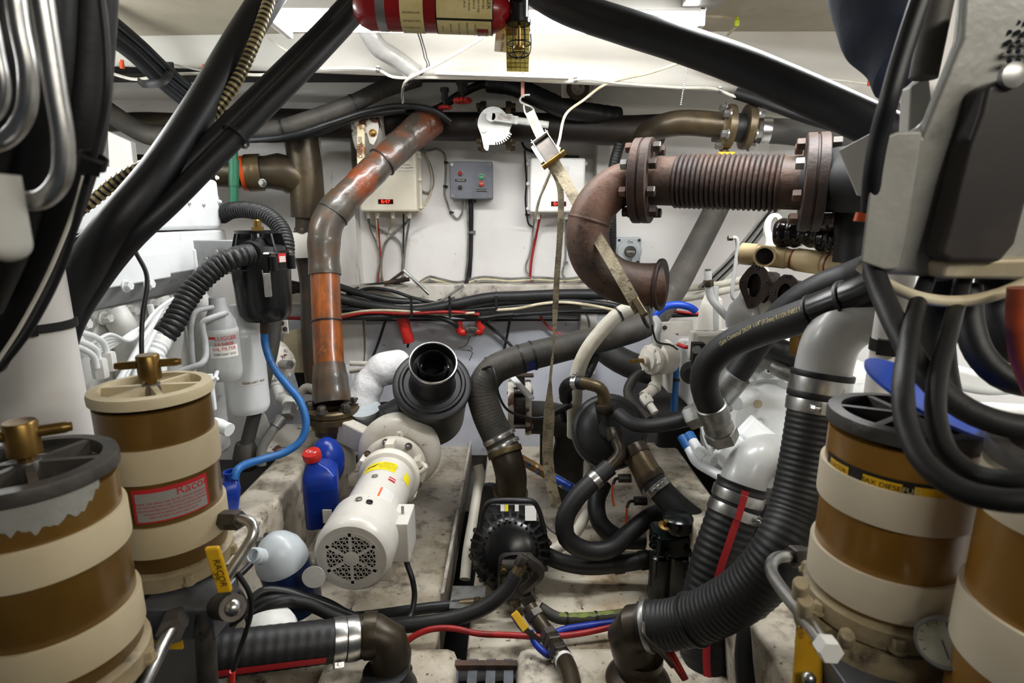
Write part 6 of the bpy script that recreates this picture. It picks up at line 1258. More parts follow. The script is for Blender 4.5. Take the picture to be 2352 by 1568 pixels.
for nm, pts, lbl in (('valve_lever', [(1424, 1098, 1.66), (1414, 1100, 1.64), (1408, 1112, 1.62), (1407, 1140, 1.61), (1411, 1162, 1.6)], 'orange sleeved valve lever nearer the U loop, left of the pair'), ('valve_lever', [(1460, 1150, 1.64), (1446, 1152, 1.62), (1440, 1165, 1.6), (1438, 1200, 1.59), (1441, 1224, 1.58)], 'orange sleeved valve lever below the bronze coupling, right of the pair')):
    t = T(nm, lbl, 'lever', P(*pts[-1]), 'orange valve levers'); w3 = PP(pts); MB().sweep(Path(w3[:3]), .005, 8).obj('arm', m_steeld, t); MB().sweep(Path(w3[2:]), .0055, 10, flat=(1, .6)).obj('orange_grip', m_orange, t); MB().cyl(w3[0]-X*.005, w3[0]+X*.035, .014, 12).obj('valve_body', m_steeld, t)
# oily black filter unit
t = T('oil_filter_unit', 'oily black double filter unit with a brass drain screw beside the striped hose', 'filter', P(1540, 1380, 1.5)); 
MB().box(P(1545, 1238, 1.5), (.12, .10, .07)).obj('filter_head', m_gdark, t, bevel=.012, seg=3)
MB().lathe([(.05, 0), (.055, .01), (.055, .17), (.04, .18)], P(1560, 1380, 1.5), Z, 24).obj('bowl', m_gdark, t); MB().lathe([(.03, 0), (.034, .01), (.034, .15), (.02, .16)], P(1512, 1375, 1.5), Z, 18).obj('small_bowl', m_gdark, t)
MB().lathe([(.04, 0), (.045, .01), (.045, .04), (.03, .05)], P(1555, 1215, 1.48), Z, 22).obj('cap', m_gdark, t)
MB().lathe([(.018, 0), (.018, .004), (.006, .006), (.006, .022)], P(1526, 1208, 1.46), V((.1, -.3, 1)), 14).obj('drain_screw', m_brass, t)
for px, py in ((1500, 1250), (1535, 1275), (1585, 1268), (1500, 1230)): MB().bolt(P(px, py, 1.44), -Yv, .009, .014).obj('bolt', m_gdark, t)
MB().cyl(P(1494, 1345, 1.46), P(1496, 1265, 1.46), .004, 8).obj('tie_rod', m_gdark, t)
# --- dirty red cables etc near the bottom
hose('red_cable', 'bright red cable crossing the floor in front of the slot', 'cable', [(905, 1520, 1.24), (938, 1470, 1.25), (985, 1446, 1.26), (1040, 1443, 1.26), (1100, 1455, 1.255), (1170, 1458, 1.25), (1250, 1462, 1.25), (1330, 1455, 1.26), (1400, 1440, 1.28), (1440, 1428, 1.3)], 14, m_cabler, n=12)
hose('blue_cable', 'flat dark blue taped cable beside the red cable on the floor', 'cable', [(1180, 1412, 1.28), (1200, 1440, 1.27), (1230, 1465, 1.25), (1300, 1445, 1.27), (1350, 1437, 1.28), (1440, 1425, 1.3)], 17, m_bluet, n=10)
o, pa, r_ = hose('drain_hose', 'green streaked black hose lying along the step of the floor', 'hose', [(1240, 1395, 1.34), (1280, 1418, 1.33), (1340, 1420, 1.34), (1400, 1415, 1.35), (1450, 1408, 1.36)], 26, m_rubg, n=16)
for f in (.3, .62): tie(pa, pa.L*f, r_*1.0, o)
wrapstrip(pa, r_, pa.L*.2, pa.L*.95, (0, -.2, 1), .6, mat('mossy_streak', '#6d7a2c', .6, col2='#4b4f2a', s2=20), 'green_streak', .0008, 16, o, .5)
t = T('ball_valve', 'dark brass ball valve pipe with a yellow lever angled toward the viewer', 'valve', P(1290, 1540, 1.15))
pa = Path(PP([(1215, 1395, 1.32), (1235, 1425, 1.29), (1262, 1462, 1.25), (1285, 1500, 1.17), (1305, 1535, 1.11), (1318, 1590, 1.04)])); MB().sweep(pa, S(38, 1450, 1.27)/2, 20).obj('pipe', m_bronze, t)
for f in (.08, .3, .42, .58): 
    q = pa.at(pa.L*f); tn = pa.tan(pa.L*f); hexnut(MB(), q-tn*.011, q+tn*.011, .0275).obj('hex_collar', m_steeld, t)
clamp(pa, pa.L*.66, .014, .02, t, (-.6, -.5, .6)); band(pa, pa.L*.68, .012, .0225, m_labelw, t, 'white_tag')
h0, h1 = P(1180, 1406, 1.23), P(1208, 1446, 1.21); d = (h1-h0).normalized(); n_ = (CAM-h0).normalized(); s_ = d.cross(n_).normalized(); MB().box((h0+h1)/2, ((h1-h0).length, .02, .006), (d, s_, s_.cross(d))).obj('yellow_grip', m_yellow, t, bevel=.0025); h2 = P(1240, 1472, 1.2); MB().box((h1+h2)/2, ((h2-h1).length*1.1, .014, .004), ((h2-h1).normalized(), s_, s_.cross(d))).obj('lever_arm', m_bronze, t)
o, pa, r_ = hose('blue_lever', 'dark blue sleeved lever pointing up beside the yellow one', 'lever', [(1218, 1448, 1.22), (1228, 1475, 1.2), (1250, 1498, 1.18), (1262, 1505, 1.18)], 15, m_bluet, n=10)
# grating at bottom
t = T('grating', 'grey slatted metal step grating at the bottom edge in the centre', 'grating', P(1110, 1545, 1.15)); zt_ = .40
for i_ in range(4):
    px = [1045, 1087, 1128, 1168][i_]; a = PZ(px, 1530, zt_); MB().box(V((a.x, a.y-.12, zt_)), (.024, .28, .01)).obj('slat', m_manif, t, bevel=.001)
a, b = PZ(1032, 1527, zt_+.01), PZ(1188, 1527, zt_+.01); MB().box((a+b)/2, (b.x-a.x, .018, .016)).obj('end_bar', m_rust, t, bevel=.002)
tag(MB().prism(PP([(1322, 1530, 1.17), (1340, 1545, 1.165), (1318, 1548, 1.16)]), (0, 0, .006)).obj('leaf_scrap', m_rust), 'small brown scrap lying on the dirty floor lump', 'scrap')
# --- left bottom: striped suction hose with clamps into bronze elbow
t = T('suction_hose', 'ribbed black hose with a red stripe, double clamped to a brown elbow', 'hose', P(860, 1568, 1.05))
pa = Path(PP([(440, 1512, 1.0), (520, 1500, 1.02), (600, 1490, 1.04), (700, 1478, 1.07), (790, 1468, 1.10), (845, 1460, 1.12)])); r_ = S(95, 1480, 1.07)/2
MB().sweep(pa, r_, 28, .002, lambda d: 1+.009*math.cos(2*math.pi*d/.021)).obj('hose_body', m_rub, t)
wrapstrip(pa, r_*1.01, pa.L*.1, pa.L*.74, (0, -.98, -.16), .19, m_inkr, 'red_stripe')
for f in (.82, .90): clamp(pa, pa.L*f, .026, r_, t, (0, -.75, -.65), bolt=f < .85)
pe = Path(PP([(832, 1462, 1.115), (860, 1458, 1.12), (888, 1470, 1.12), (898, 1500, 1.11), (895, 1540, 1.10), (890, 1600, 1.08)])); MB().sweep(pe, r_*1.02, 28).obj('elbow', m_bronze, t); band(pe, .02, .03, r_*1.1, m_bronze, t, 'collar'); band(pe, pe.L*.72, .02, r_*1.12, m_bronze, t, 'collar')
MB().lathe([(r_*1.1, 0), (r_*1.45, .01), (r_*1.5, .02), (r_*1.2, .05), (r_*1.12, .07)], V((pe.p[-1].x, pe.p[-1].y, .425)), Z, 32).obj('floor_flange', m_rubd, t)
for i_, pts in enumerate(([(560, 1400, 1.15), (600, 1360, 1.18), (650, 1358, 1.2), (720, 1380, 1.22), (800, 1410, 1.24), (860, 1440, 1.25)], [(560, 1410, 1.14), (620, 1378, 1.16), (680, 1382, 1.18), (750, 1405, 1.2), (830, 1435, 1.22)], [(570, 1425, 1.12), (640, 1385, 1.14), (700, 1385, 1.17), (770, 1415, 1.19), (850, 1440, 1.21)], [(690, 1365, 1.24), (740, 1375, 1.26), (790, 1400, 1.28), (830, 1430, 1.28)])):
    hose('rubber_hose', ['topmost of the black hoses arching behind the striped suction hose', 'middle black hose arching behind the striped suction hose', 'lowest black hose arching behind the striped suction hose', 'thin black cable below the clear bottle'][i_], 'hose', pts, [22, 24, 30, 12][i_], m_rubd if i_ else m_cable, 'black hoses under the clear bottle', n=14)
tag(MB().lathe([(.055, 0), (.06, .004), (.058, .02), (.03, .04), (.001, .045)], P(622, 1456, 1.1), V((.1, -.5, .85)), 32).obj('white_cover', m_engd), 'domed dirty white cover behind the striped suction hose', 'cover')
hose('cable', 'dark cable running along the inner face of the left engine bearer', 'cable', [(705, 1080, 1.95), (690, 1120, 1.85), (660, 1180, 1.7)], 9, m_cable)
o, pa, r_ = hose('cable', 'grey black cable clipped to the side of the left engine bearer', 'cable', [(612, 1228, 1.42), (605, 1250, 1.38), (580, 1290, 1.33), (545, 1325, 1.28), (520, 1345, 1.25)], 13, m_cable); MB().box(P(600, 1246, 1.38), (.025, .02, .025)).obj('saddle_clip', m_galv, o, bevel=.003)
# ================================================================ RIGHT SIDE
# --- rusty exhaust with bellows
t = T('exhaust_bellows', 'rusty brown exhaust elbow bolted to a ribbed steel bellows', 'pipe', P(1520, 660, 1.72))
pa = Path(PP([(1474, 418, 1.74), (1430, 424, 1.735), (1388, 450, 1.73), (1358, 495, 1.72), (1349, 545, 1.72), (1362, 595, 1.72), (1400, 634, 1.72), (1450, 652, 1.72), (1500, 655, 1.72), (1516, 654, 1.72)])); rr = S(94, 540, 1.72)/2
MB().sweep(pa, lambda d: rr*(1+.1*d/pa.L), 36, .012).obj('elbow_pipe', m_rust, t)
dw = pa.L*.37; band(pa, dw, .008, rr*1.06, m_rust, t, 'weld_bead')
nx = V((.86, -.5, .02)).normalized(); q = P(1516, 654, 1.715); MB().lathe([(rr*1.0, -.004), (rr*1.28, -.003), (rr*1.3, 0), (rr*1.3, .006), (rr*1.28, .008), (rr*.95, .008)], q, nx, 40).obj('end_flange', m_rust2, t)
na = V((.91, -.40, .0)).normalized(); q = P(1478, 416, 1.735); k = S(1, 416, 1.73); RF = 95*k
def bflange(q, na, RF, nm, gap=.0):
    f = MB().lathe([(RF*.6, -.026), (RF*.98, -.026), (RF, -.024), (RF, -.004), (RF*.96, -.002), (RF*.96, .002), (RF, .004), (RF, .024), (RF*.98, .026), (RF*.6, .026)], q, na, 48).obj(nm, m_rust2, t)
    bx, by, bz = basis(na)
    for e in range(8):
        a_ = e*math.pi/4+.35; p_ = q+(bx*math.cos(a_)+by*math.sin(a_))*RF*.8
        MB().bolt(p_+na*.026, na, .016, .026, False).obj('bolt', m_rust2 if e % 2 else m_steeld, f); MB().bolt(p_-na*.026, -na, .016, .024, False).obj('nut', m_rust if e % 3 else m_galv, f)
bflange(q, na, RF, 'left_flange')
q2 = P(1868, 420, 1.52); bflange(q2, na, S(110, 420, 1.52), 'right_flange')
b0, b1 = q+na*.02, q2-na*.02
pb = Path([b0, b0.lerp(b1, .5), b1], 20); rb_ = S(56, 425, 1.70)
s0, s1 = .075, pb.L-.055; np_ = 21; pit = (s1-s0)/np_
MB().sweep(pb, rb_*.97, 36, .02, d0=0, d1=s0+.005).obj('left_sleeve', m_rust, t)
MB().sweep(pb, rb_*.97, 36, .02, d0=s1-.005, d1=pb.L).obj('right_sleeve', m_rust, t)
MB().sweep(pb, rb_*1.02, 40, pit/8, lambda d: .93+.12*abs(math.sin(math.pi*(d-s0)/pit))**.7, d0=s0, d1=s1).obj('bellows', m_rust2, t)
t = T('exhaust_duct', 'black rubbery duct behind the right rusty flange', 'duct', P(1940, 480, 1.5)); MB().sweep(Path(PP([(1880, 415, 1.51), (1940, 412, 1.45), (2010, 410, 1.36), (2080, 408, 1.28)])), S(74, 415, 1.45), 28).obj('duct', m_black, t)
MB().sweep(Path(PP([(1960, 470, 1.5), (1965, 540, 1.5), (1960, 600, 1.5)])), .05, 16).obj('downpipe', m_black, t)
hose('rubber_hose', 'black ribbed hose hanging behind the rusty elbow', 'hose', [(1424, 330, 2.4), (1410, 380, 2.4), (1404, 460, 2.42), (1404, 560, 2.45), (1400, 620, 2.5)], 24, m_rubd, n=16, rf=ribbed(.012, .08), step=.003)
hose('rubber_hose', 'thick black hose crossing below the deck toward the taped duct', 'hose', [(1690, 214, 2.1), (1760, 236, 2.05), (1850, 268, 1.95), (1960, 300, 1.85)], 26, m_rubd, n=14)
hose('rubber_hose', 'thickest black hose slanting across the ceiling at upper right', 'hose', [(1180, -60, 1.45), (1290, 10, 1.42), (1430, 60, 1.38), (1560, 100, 1.32), (1700, 150, 1.25), (1850, 215, 1.18), (2010, 290, 1.1), (2080, 325, 1.07)], 74, m_rubb, n=24)
tag(MB().prism([P(1300, 185, 2.5), P(1360, 185, 2.5), P(1360, 188, 2.52), P(1300, 188, 2.52)], (0, .01, 0)).obj('thin_plate', m_ledge), 'thin edge of a plate behind the round opening box', 'plate')
# --- white wall side cables
for i_ in range(5): hose('cable', 'one of the grey cables fanned down the curved hull behind the tan pipe', 'cable', [(1790-6*i_, 480, 2.2), (1750-8*i_, 540, 2.25), (1700-8*i_, 600, 2.3), (1640-9*i_, 660, 2.35)], 6, [m_cableg, m_cable][i_ % 2], 'grey cables on the hull at right', n=8)
hose('white_hose', 'upper white ribbed hose along the hull below the battery switch', 'hose', [(1530, 668, 2.5), (1600, 660, 2.4), (1660, 652, 2.3), (1710, 640, 2.2), (1760, 622, 2.1)], 15, m_translh, n=12, rf=ribbed(.006, .06), step=.002)
hose('white_hose', 'lower white ribbed hose along the hull below the battery switch', 'hose', [(1530, 690, 2.5), (1600, 680, 2.4), (1660, 668, 2.3), (1720, 650, 2.2), (1770, 640, 2.1)], 17, m_translh, n=12, rf=ribbed(.006, .06), step=.002)
hose('red_cable', 'dark red cable lying behind the blue hose at right', 'cable', [(1540, 715, 2.2), (1600, 720, 2.15), (1680, 728, 2.1), (1760, 740, 2.05)], 7, m_cabler)
hose('cable', 'black cable lying behind the blue hose at right', 'cable', [(1540, 725, 2.2), (1620, 722, 2.15), (1700, 718, 2.1), (1780, 715, 2.05)], 9, m_cable)
# --- engine right
t = T('marine_engine', 'dirty white right hand engine with cylinder head and gear case', 'engine', V((1.1, 1.8, .4)))
rb((.92, 1.35, .45), (1.22, 2.3, 1.02), m_engd, 'engine_block', t, .03)
rb((.70, 1.95, .75), (1.0, 2.35, 1.0), m_engd, 'end_casting', t, .03)
gc = P(1765, 965, 1.62); k = S(1, 965, 1.62); axg = V((-.38, -.72, .58)).normalized()
gb = MB().ball(gc+V((.12, .24, -.05)), .27, 32, 18, sc=(.95, 1.0, .78)); gb.obj('gear_case', m_gearw, t)
MB().lathe([(165*k, -.2), (150*k, -.03), (128*k, -.01), (124*k, 0), (100*k, .004), (96*k, -.008), (70*k, -.01), (66*k, .004), (40*k, .012), (.001, .014)], gc, axg, 48).obj('gear_cover', m_gearw, t)
bx, by, bz = basis(axg)
for e in range(10):
    a_ = e*math.pi/5; MB().bolt(gc+(bx*math.cos(a_)+by*math.sin(a_))*134*k-axg*.02, axg, .011, .016).obj('bolt', m_gearw, t)
for px, py, yy in ((1720, 868, 1.72), (1790, 885, 1.68), (1765, 852, 1.78), (1690, 925, 1.6)):
    MB().sweep(Path([P(px, py, yy), P(px+28, py-14, yy+.04), P(px+50, py-16, yy+.12)]), .024, 14).obj('cast_boss', m_gearw, t)
MB().sweep(Path([P(1700, 800, 1.95), P(1780, 850, 1.8), P(1840, 880, 1.7)]), .05, 16).obj('cast_rib', m_gearw, t)
for px, py, yy in ((1766, 855, 1.70), (1748, 970, 1.48), (1712, 1000, 1.46), (1775, 1040, 1.4)):
    q = P(px, py, yy); MB().lathe([(.016, -.03), (.016, .0), (.011, .001), (.011, .012), (.006, .012), (.005, .006)], q, axg, 14).obj('plug_bolt', m_gearw, t)
q = P(1748, 1012, 1.42); d = (P(1790, 1050, 1.40)-P(1705, 980, 1.45)).normalized(); s_ = d.cross(axg).normalized(); MB().box(q, (.13, .075, .028), (d, s_, s_.cross(d))).obj('port_plate', m_gearw, t, bevel=.006)
MB().box(q+axg*.0-s_*.0, (.11, .055, .05), (d, s_, s_.cross(d))).obj('port_block', m_gearw, t, bevel=.008)
hb_ = P(1690, 1042, 1.40); MB().box(hb_, (.085, .075, .075), (d, s_, s_.cross(d))).obj('elbow_block', m_gearw, t, bevel=.008)
MB().lathe([(.012, 0), (.012, .004), (.001, .005)], P(1741, 928, 1.5), axg, 18).obj('cream_plug', m_cream, t)
# grey dome elbow and striped hose
t = T('striped_hose', 'ribbed black hose with a red stripe dropping from a grey dome elbow', 'hose', P(1610, 1568, 1.2))
pe = Path(PP([(1800, 1050, 1.42), (1762, 1045, 1.38), (1728, 1062, 1.34), (1710, 1095, 1.32), (1702, 1125, 1.31)])); re_ = S(108, 1100, 1.32)/2
MB().sweep(pe, lambda d: re_*(.93 if d > .03 else .8), 30, .008).obj('dome_elbow', m_greyp, t)
pa = Path(PP([(1704, 1108, 1.312), (1690, 1155, 1.30), (1668, 1220, 1.28), (1645, 1290, 1.26), (1625, 1370, 1.24), (1618, 1460, 1.21), (1622, 1540, 1.18), (1630, 1620, 1.15)]))
MB().sweep(pa, re_, 30, .002, lambda d: 1+.015*math.cos(2*math.pi*d/.0175)).obj('hose_body', m_rub, t)
wrapstrip(pa, re_*1.012, .01, pa.L*.98, (-.25, -.95, .1), .14, m_inkr, 'red_stripe', .0012, 70, t)
for d_ in (.035, .075): clamp(pa, d_, .026, re_*1.01, t, (.75, -.6, -.1), bolt=d_ > .05)
wrapstrip(pa, re_*1.06, .022, .088, (-.25, -.95, .1), .12, m_inkr, 'red_stripe', .0015, 4, t)
# grey elbow + big ribbed hose
t = T('ribbed_hose', 'fattest ribbed black hose curving down from a grey elbow to a brown floor elbow', 'hose', P(1460, 1568, 1.1))
pe = Path(PP([(2060, 716, 1.02), (2000, 722, 1.04), (1950, 742, 1.06), (1912, 780, 1.07), (1894, 830, 1.075), (1886, 880, 1.07)])); rE = S(120, 860, 1.07)/2
MB().sweep(pe, rE, 32, .008).obj('grey_elbow', m_greyp, t)
pa = Path(PP([(1889, 858, 1.073), (1880, 905, 1.068), (1868, 985, 1.055), (1852, 1080, 1.035), (1832, 1170, 1.01), (1795, 1262, .98), (1730, 1345, .99), (1640, 1402, 1.03), (1560, 1430, 1.07), (1478, 1438, 1.10)]))
MB().sweep(pa, lambda d: rE*1.02, 34, .0016, lambda d: 1+.011*math.cos(2*math.pi*d/.0125)).obj('hose_body', m_rub, t)
c_ = clamp(pa, .022, .034, rE*1.04, t, bolt=False); clamp(pa, .065, .026, rE*1.045, t, (-.2, -1, .1))
band(pa, .044, .012, rE*1.1, m_rubd, t, 'rubber_lip'); band(pa, .002, .012, rE*1.1, m_rubd, t, 'rubber_lip')
tie(pa, pa.L*.84, rE*1.03, t)
clamp(pa, pa.L-.012, .012, rE*1.04, t, (.3, -.6, -.6), bolt=False, m=m_galv)
q = pa.p[-1]; pf = Path([q+X*.012, q-X*.004, q+V((-.026, .012, -.02)), q+V((-.022, .02, -.06)), q+V((.0, .02, -.13))]); MB().sweep(pf, rE*.96, 30).obj('floor_elbow', m_bronze, t)
e = pf.p[-1]; MB().lathe([(rE*1.05, .0), (rE*1.06, -.02), (rE*.95, -.03), (rE*.95, -.05), (rE*1.2, -.058), (rE*1.42, -.065), (rE*1.5, -.075), (rE*1.48, -.09), (rE*1.2, -.14)], e+Z*.04, Z, 36).obj('floor_flange', m_bronze, t)
MB().sweep(Path(PP([(1478, 1430, 1.03), (1480, 1460, 1.0), (1520, 1500, 1.0), (1545, 1530, 1.0)])), .005, 8).obj('clamp_tail', m_steeld, t)
hose('rubber_hose', 'smooth black hose behind the fat ribbed hose at bottom right', 'hose', [(1735, 1400, 1.08), (1722, 1450, 1.06), (1715, 1510, 1.04), (1722, 1600, 1.0)], 52, m_rub, n=20)
for i_ in range(2): hose('red_lever', ['dark red plastic handle under the fat ribbed hose, upper', 'dark red plastic handle under the fat ribbed hose, lower'][i_], 'handle', [(1518+14*i_, 1478, 1.1), (1545+10*i_, 1520, 1.08), (1572+4*i_, 1560, 1.06)], 13, m_cabler, 'dark red handles', n=12)
# --- hydraulic hoses
def pathfn(pa, r, dc, dirv, ang=0):
    def fn(u, v):
        d = dc-u; c_ = pa.at(d); t_ = pa.tan(d); dv = V(dirv); dv = (dv-t_*dv.dot(t_)).normalized(); s_ = dv.cross(-t_)
        a_ = ang+v/r; return c_+(dv*math.cos(a_)+s_*math.sin(a_))*(r+.0008)
    return fn
def printon(o, pa, r, dc, s, size, m, dirv, ang, sx=1.0, fit=None):
    if fit: vs_ = textgeo(s, size)[0]; sx = fit/(max(v.x for v in vs_)-min(v.x for v in vs_))
    text('lettering', s, size, pathfn(pa, r, dc, dirv, ang), m, o, sx)
o, pa, r_ = hose('hydraulic_hose', 'thick black hydraulic hose with pale printed lettering bending into a crimped fitting', 'hose', [(2060, 640, .98), (1990, 672, 1.03), (1900, 706, 1.09), (1810, 738, 1.16), (1730, 766, 1.23), (1665, 798, 1.28), (1624, 842, 1.31), (1618, 888, 1.33), (1636, 940, 1.34)], 74, m_rub, n=24, k=3)
dlp = lambda pa, px: min((abs((lambda q: 1176+FPX*q.x/(q.y*cp-q.z*sp))(pa.at(pa.L*i/400)-CAM)-px), pa.L*i/400) for i in range(260))[1]
dv_ = (-.2, -.85, .45)
printon(o, pa, r_, (dlp(pa, 1866)+dlp(pa, 1632))/2, 'Gates Connected  20G1H  1-1/4" (31.5mm) R1/1SN EN853 9', .015, m_label, dv_, .15, fit=abs(dlp(pa, 1866)-dlp(pa, 1632)))
MB().sweep(pa, r_*1.07, 24, .01, d0=0, d1=dlp(pa, 1880)).obj('glossy_sleeve', m_plast, o); tie(pa, dlp(pa, 1945), r_*1.1, o); tie(pa, dlp(pa, 1870), r_*1.02, o)
e0 = pa.p[-1]; te = pa.tan(pa.L)
MB().lathe([(r_*1.02, -.012), (r_*1.12, -.01), (r_*1.12, .03), (r_*1.04, .034), (r_*1.04, .045), (r_*1.1, .05), (r_*1.1, .062), (r_*1.0, .066)], e0, te, 28).obj('crimp_ferrule', m_galv, o)
hexnut(MB(), e0+te*.066, e0+te*.10, r_*1.22).obj('union_nut', m_galv, o)
o, pa, r_ = hose('hydraulic_hose', 'second hydraulic hose with faint lettering behind the thick one', 'hose', [(2040, 600, 1.2), (1960, 632, 1.3), (1880, 662, 1.36), (1810, 706, 1.42), (1760, 762, 1.46), (1722, 815, 1.48), (1690, 862, 1.49), (1668, 890, 1.5)], 62, m_rub, n=22, k=3)
printon(o, pa, r_, dlp(pa, 1878), 'MP FLAME RESISTANT US MSHA', .016, m_rubg, (-.5, -.85, -.2), -.3)
e0 = pa.p[-1]; te = pa.tan(pa.L); MB().lathe([(r_*1.02, -.05), (r_*1.18, -.048), (r_*1.18, .03), (r_*1.05, .04)], e0, te, 24).obj('crimp_ferrule', m_galv, o)
hose('hydraulic_hose', 'black hose running right to behind the grey elbow', 'hose', [(1742, 782, 1.62), (1800, 806, 1.6), (1850, 826, 1.55), (1900, 845, 1.5)], 50, m_rub, n=18)
o, pa, r_ = hose('hydraulic_hose', 'grey hose with a clear wrapped silver end above the gear case', 'hose', [(1728, 818, 1.66), (1765, 832, 1.64), (1800, 850, 1.6), (1830, 862, 1.57)], 32, m_cableg, n=18)
MB().sweep(pa, r_*1.25, 20, d0=pa.L*.5, d1=pa.L*.98).obj('silver_sleeve', m_galv, o)
hexn = T('union_fitting', 'big dirty steel union nut left of the crimped hydraulic hose end', 'fitting', P(1600, 960, 1.5)); a, b = P(1578, 962, 1.52), P(1620, 945, 1.5); hexnut(MB(), a, b, .036).obj('union_nut', m_galv, hexn); MB().cyl(b, b+(b-a)*1.2, .026, 20).obj('neck', m_galv, hexn)
hose('rubber_hose', 'black hose running from the union nut left to the strainer', 'hose', [(1580, 962, 1.52), (1540, 972, 1.54), (1490, 978, 1.58), (1450, 972, 1.64), (1420, 950, 1.7)], 34, m_rub, n=18)
hose('rubber_hose', 'brown stained hose curving down behind the strainer lid', 'hose', [(1480, 850, 1.95), (1455, 870, 1.92), (1442, 900, 1.9), (1460, 935, 1.86), (1490, 965, 1.8)], 22, m_rubg, n=14)
hose('blue_hose', 'short bright blue hose arching above the white pump', 'hose', [(1500, 745, 1.95), (1508, 722, 1.95), (1530, 704, 1.95), (1560, 700, 1.95), (1590, 708, 1.95), (1598, 715, 1.95)], 17, m_blue, n=14)
o, pa, r_ = hose('blue_hose', 'worn blue and white hose running straight down beside the white pump', 'hose', [(1546, 800, 1.9), (1552, 850, 1.88), (1550, 900, 1.86), (1548, 945, 1.84)], 16, m_blueh, n=14); band(pa, pa.L*.5, .01, r_*1.2, m_cable, o, 'cable_tie')
for i_, pts in enumerate(([(1566, 1002, 1.62), (1585, 1035, 1.58), (1600, 1060, 1.54), (1640, 1085, 1.48), (1665, 1098, 1.45)], [(1582, 998, 1.62), (1600, 1028, 1.57), (1618, 1052, 1.53), (1640, 1060, 1.50)])):
    o, pa, r_ = hose('fuel_hose', ['longer white hose with a blue upper end entering the dome elbow clamp', 'shorter white hose with a blue upper end and a white nut'][i_], 'hose', pts, 22 if i_ == 0 else 24, m_engw, n=14)
    MB().sweep(pa, r_*1.04, 14, d0=-.0, d1=pa.L*.22).obj('blue_end', m_blueh, o)
    if i_: hexnut(MB(), pa.at(pa.L*.5), pa.at(pa.L*.8), r_*1.3).obj('nut', m_engw, o)
# white pump
t = T('water_pump', 'small white sea water pump with a brass spindle pointing left', 'pump', P(1500, 880, 1.85)); q = P(1500, 825, 1.84); k = S(1, 825, 1.84); d = V((-.85, -.5, .05)).normalized()
MB().lathe([(36*k, -50*k), (38*k, -10*k), (28*k, -4*k), (34*k, 0), (34*k, 10*k), (26*k, 14*k), (24*k, 20*k), (12*k, 22*k), (11*k, 32*k)], q, d, 28).obj('pump_body', m_cpump, t)
bx, by, bz = basis(d)
for e in range(6): MB().bolt(q+d*10*k+(bx*math.cos(e*1.047)+by*math.sin(e*1.047))*29*k, d, .006, .008).obj('bolt', m_cpump, t)
MB().cyl(q+d*30*k, q+d*70*k, 5*k, 12).obj('brass_spindle', m_brass, t)
MB().box(P(1535, 840, 1.9), (.012, .09, .17)).obj('mounting_plate', m_oldpaint, t)
MB().sweep(Path(PP([(1508, 795, 1.84), (1508, 768, 1.84), (1512, 745, 1.85), (1502, 730, 1.87)])), S(19, 780, 1.84)/2, 14).obj('upper_pipe', m_greyp, t)
pa = Path(PP([(1508, 860, 1.84), (1508, 880, 1.83), (1495, 898, 1.81), (1478, 910, 1.79)])); MB().sweep(pa, S(25, 880, 1.84)/2, 14).obj('lower_elbow', m_cpump, t); band(pa, pa.L*.45, .012, S(15, 880, 1.84), m_cpump, t, 'collar')
a, b = P(1478, 908, 1.79), P(1505, 948, 1.74); hexnut(MB(), a, a.lerp(b, .5), .02).obj('union', m_oldpaint, t); MB().cyl(a, b, .013, 12).obj('tail_pipe', m_oldpaint, t)
hose('cable', 'thin black wire hooking from the rusty elbow over the white pump', 'cable', [(1492, 690, 1.7), (1496, 720, 1.72), (1500, 760, 1.76), (1510, 785, 1.78), (1540, 792, 1.8), (1556, 802, 1.82)], 5, m_cable)
t = T('sensor', 'slim steel sender screwed in under the rusty elbow mouth', 'sensor', P(1490, 690, 1.7)); MB().cyl(P(1487, 695, 1.69), P(1498, 745, 1.69), .006, 10).obj('rod', m_galv, t); MB().cyl(P(1488, 700, 1.69), P(1491, 714, 1.69), .011, 12).obj('collar', m_galv, t)
o, pa, r_ = hose('white_hose', 'dirty white hose arching over the teal striped rubber hose', 'hose', [(1462, 702, 1.95), (1420, 722, 1.94), (1380, 762, 1.92), (1345, 810, 1.9), (1326, 860, 1.9), (1320, 930, 1.92), (1318, 1000, 1.95)], 34, m_translh, n=18)
tie(pa, pa.L*.12, r_, o)
hose('rubber_hose', 'black ribbed hose behind the arching white hose', 'hose', [(1370, 800, 2.1), (1360, 830, 2.08), (1345, 860, 2.05), (1330, 880, 2.0)], 26, m_rubd, n=14, rf=ribbed(.01, .08), step=.003)
hose('rubber_hose', 'dark strap like hose dropping behind the white pump bracket', 'hose', [(1360, 780, 2.5), (1430, 830, 2.4), (1500, 852, 2.35), (1580, 845, 2.3), (1640, 830, 2.3)], 60, m_dark, n=14)
tag(MB().box(V((.70, 2.25, .55)), (.3, .55, .42)).obj('void_filler', m_dark, bevel=.02), 'dark block added to fill the void under the back of the right engine', 'casting')  # added block, darkens the empty gap between strainer and gear case
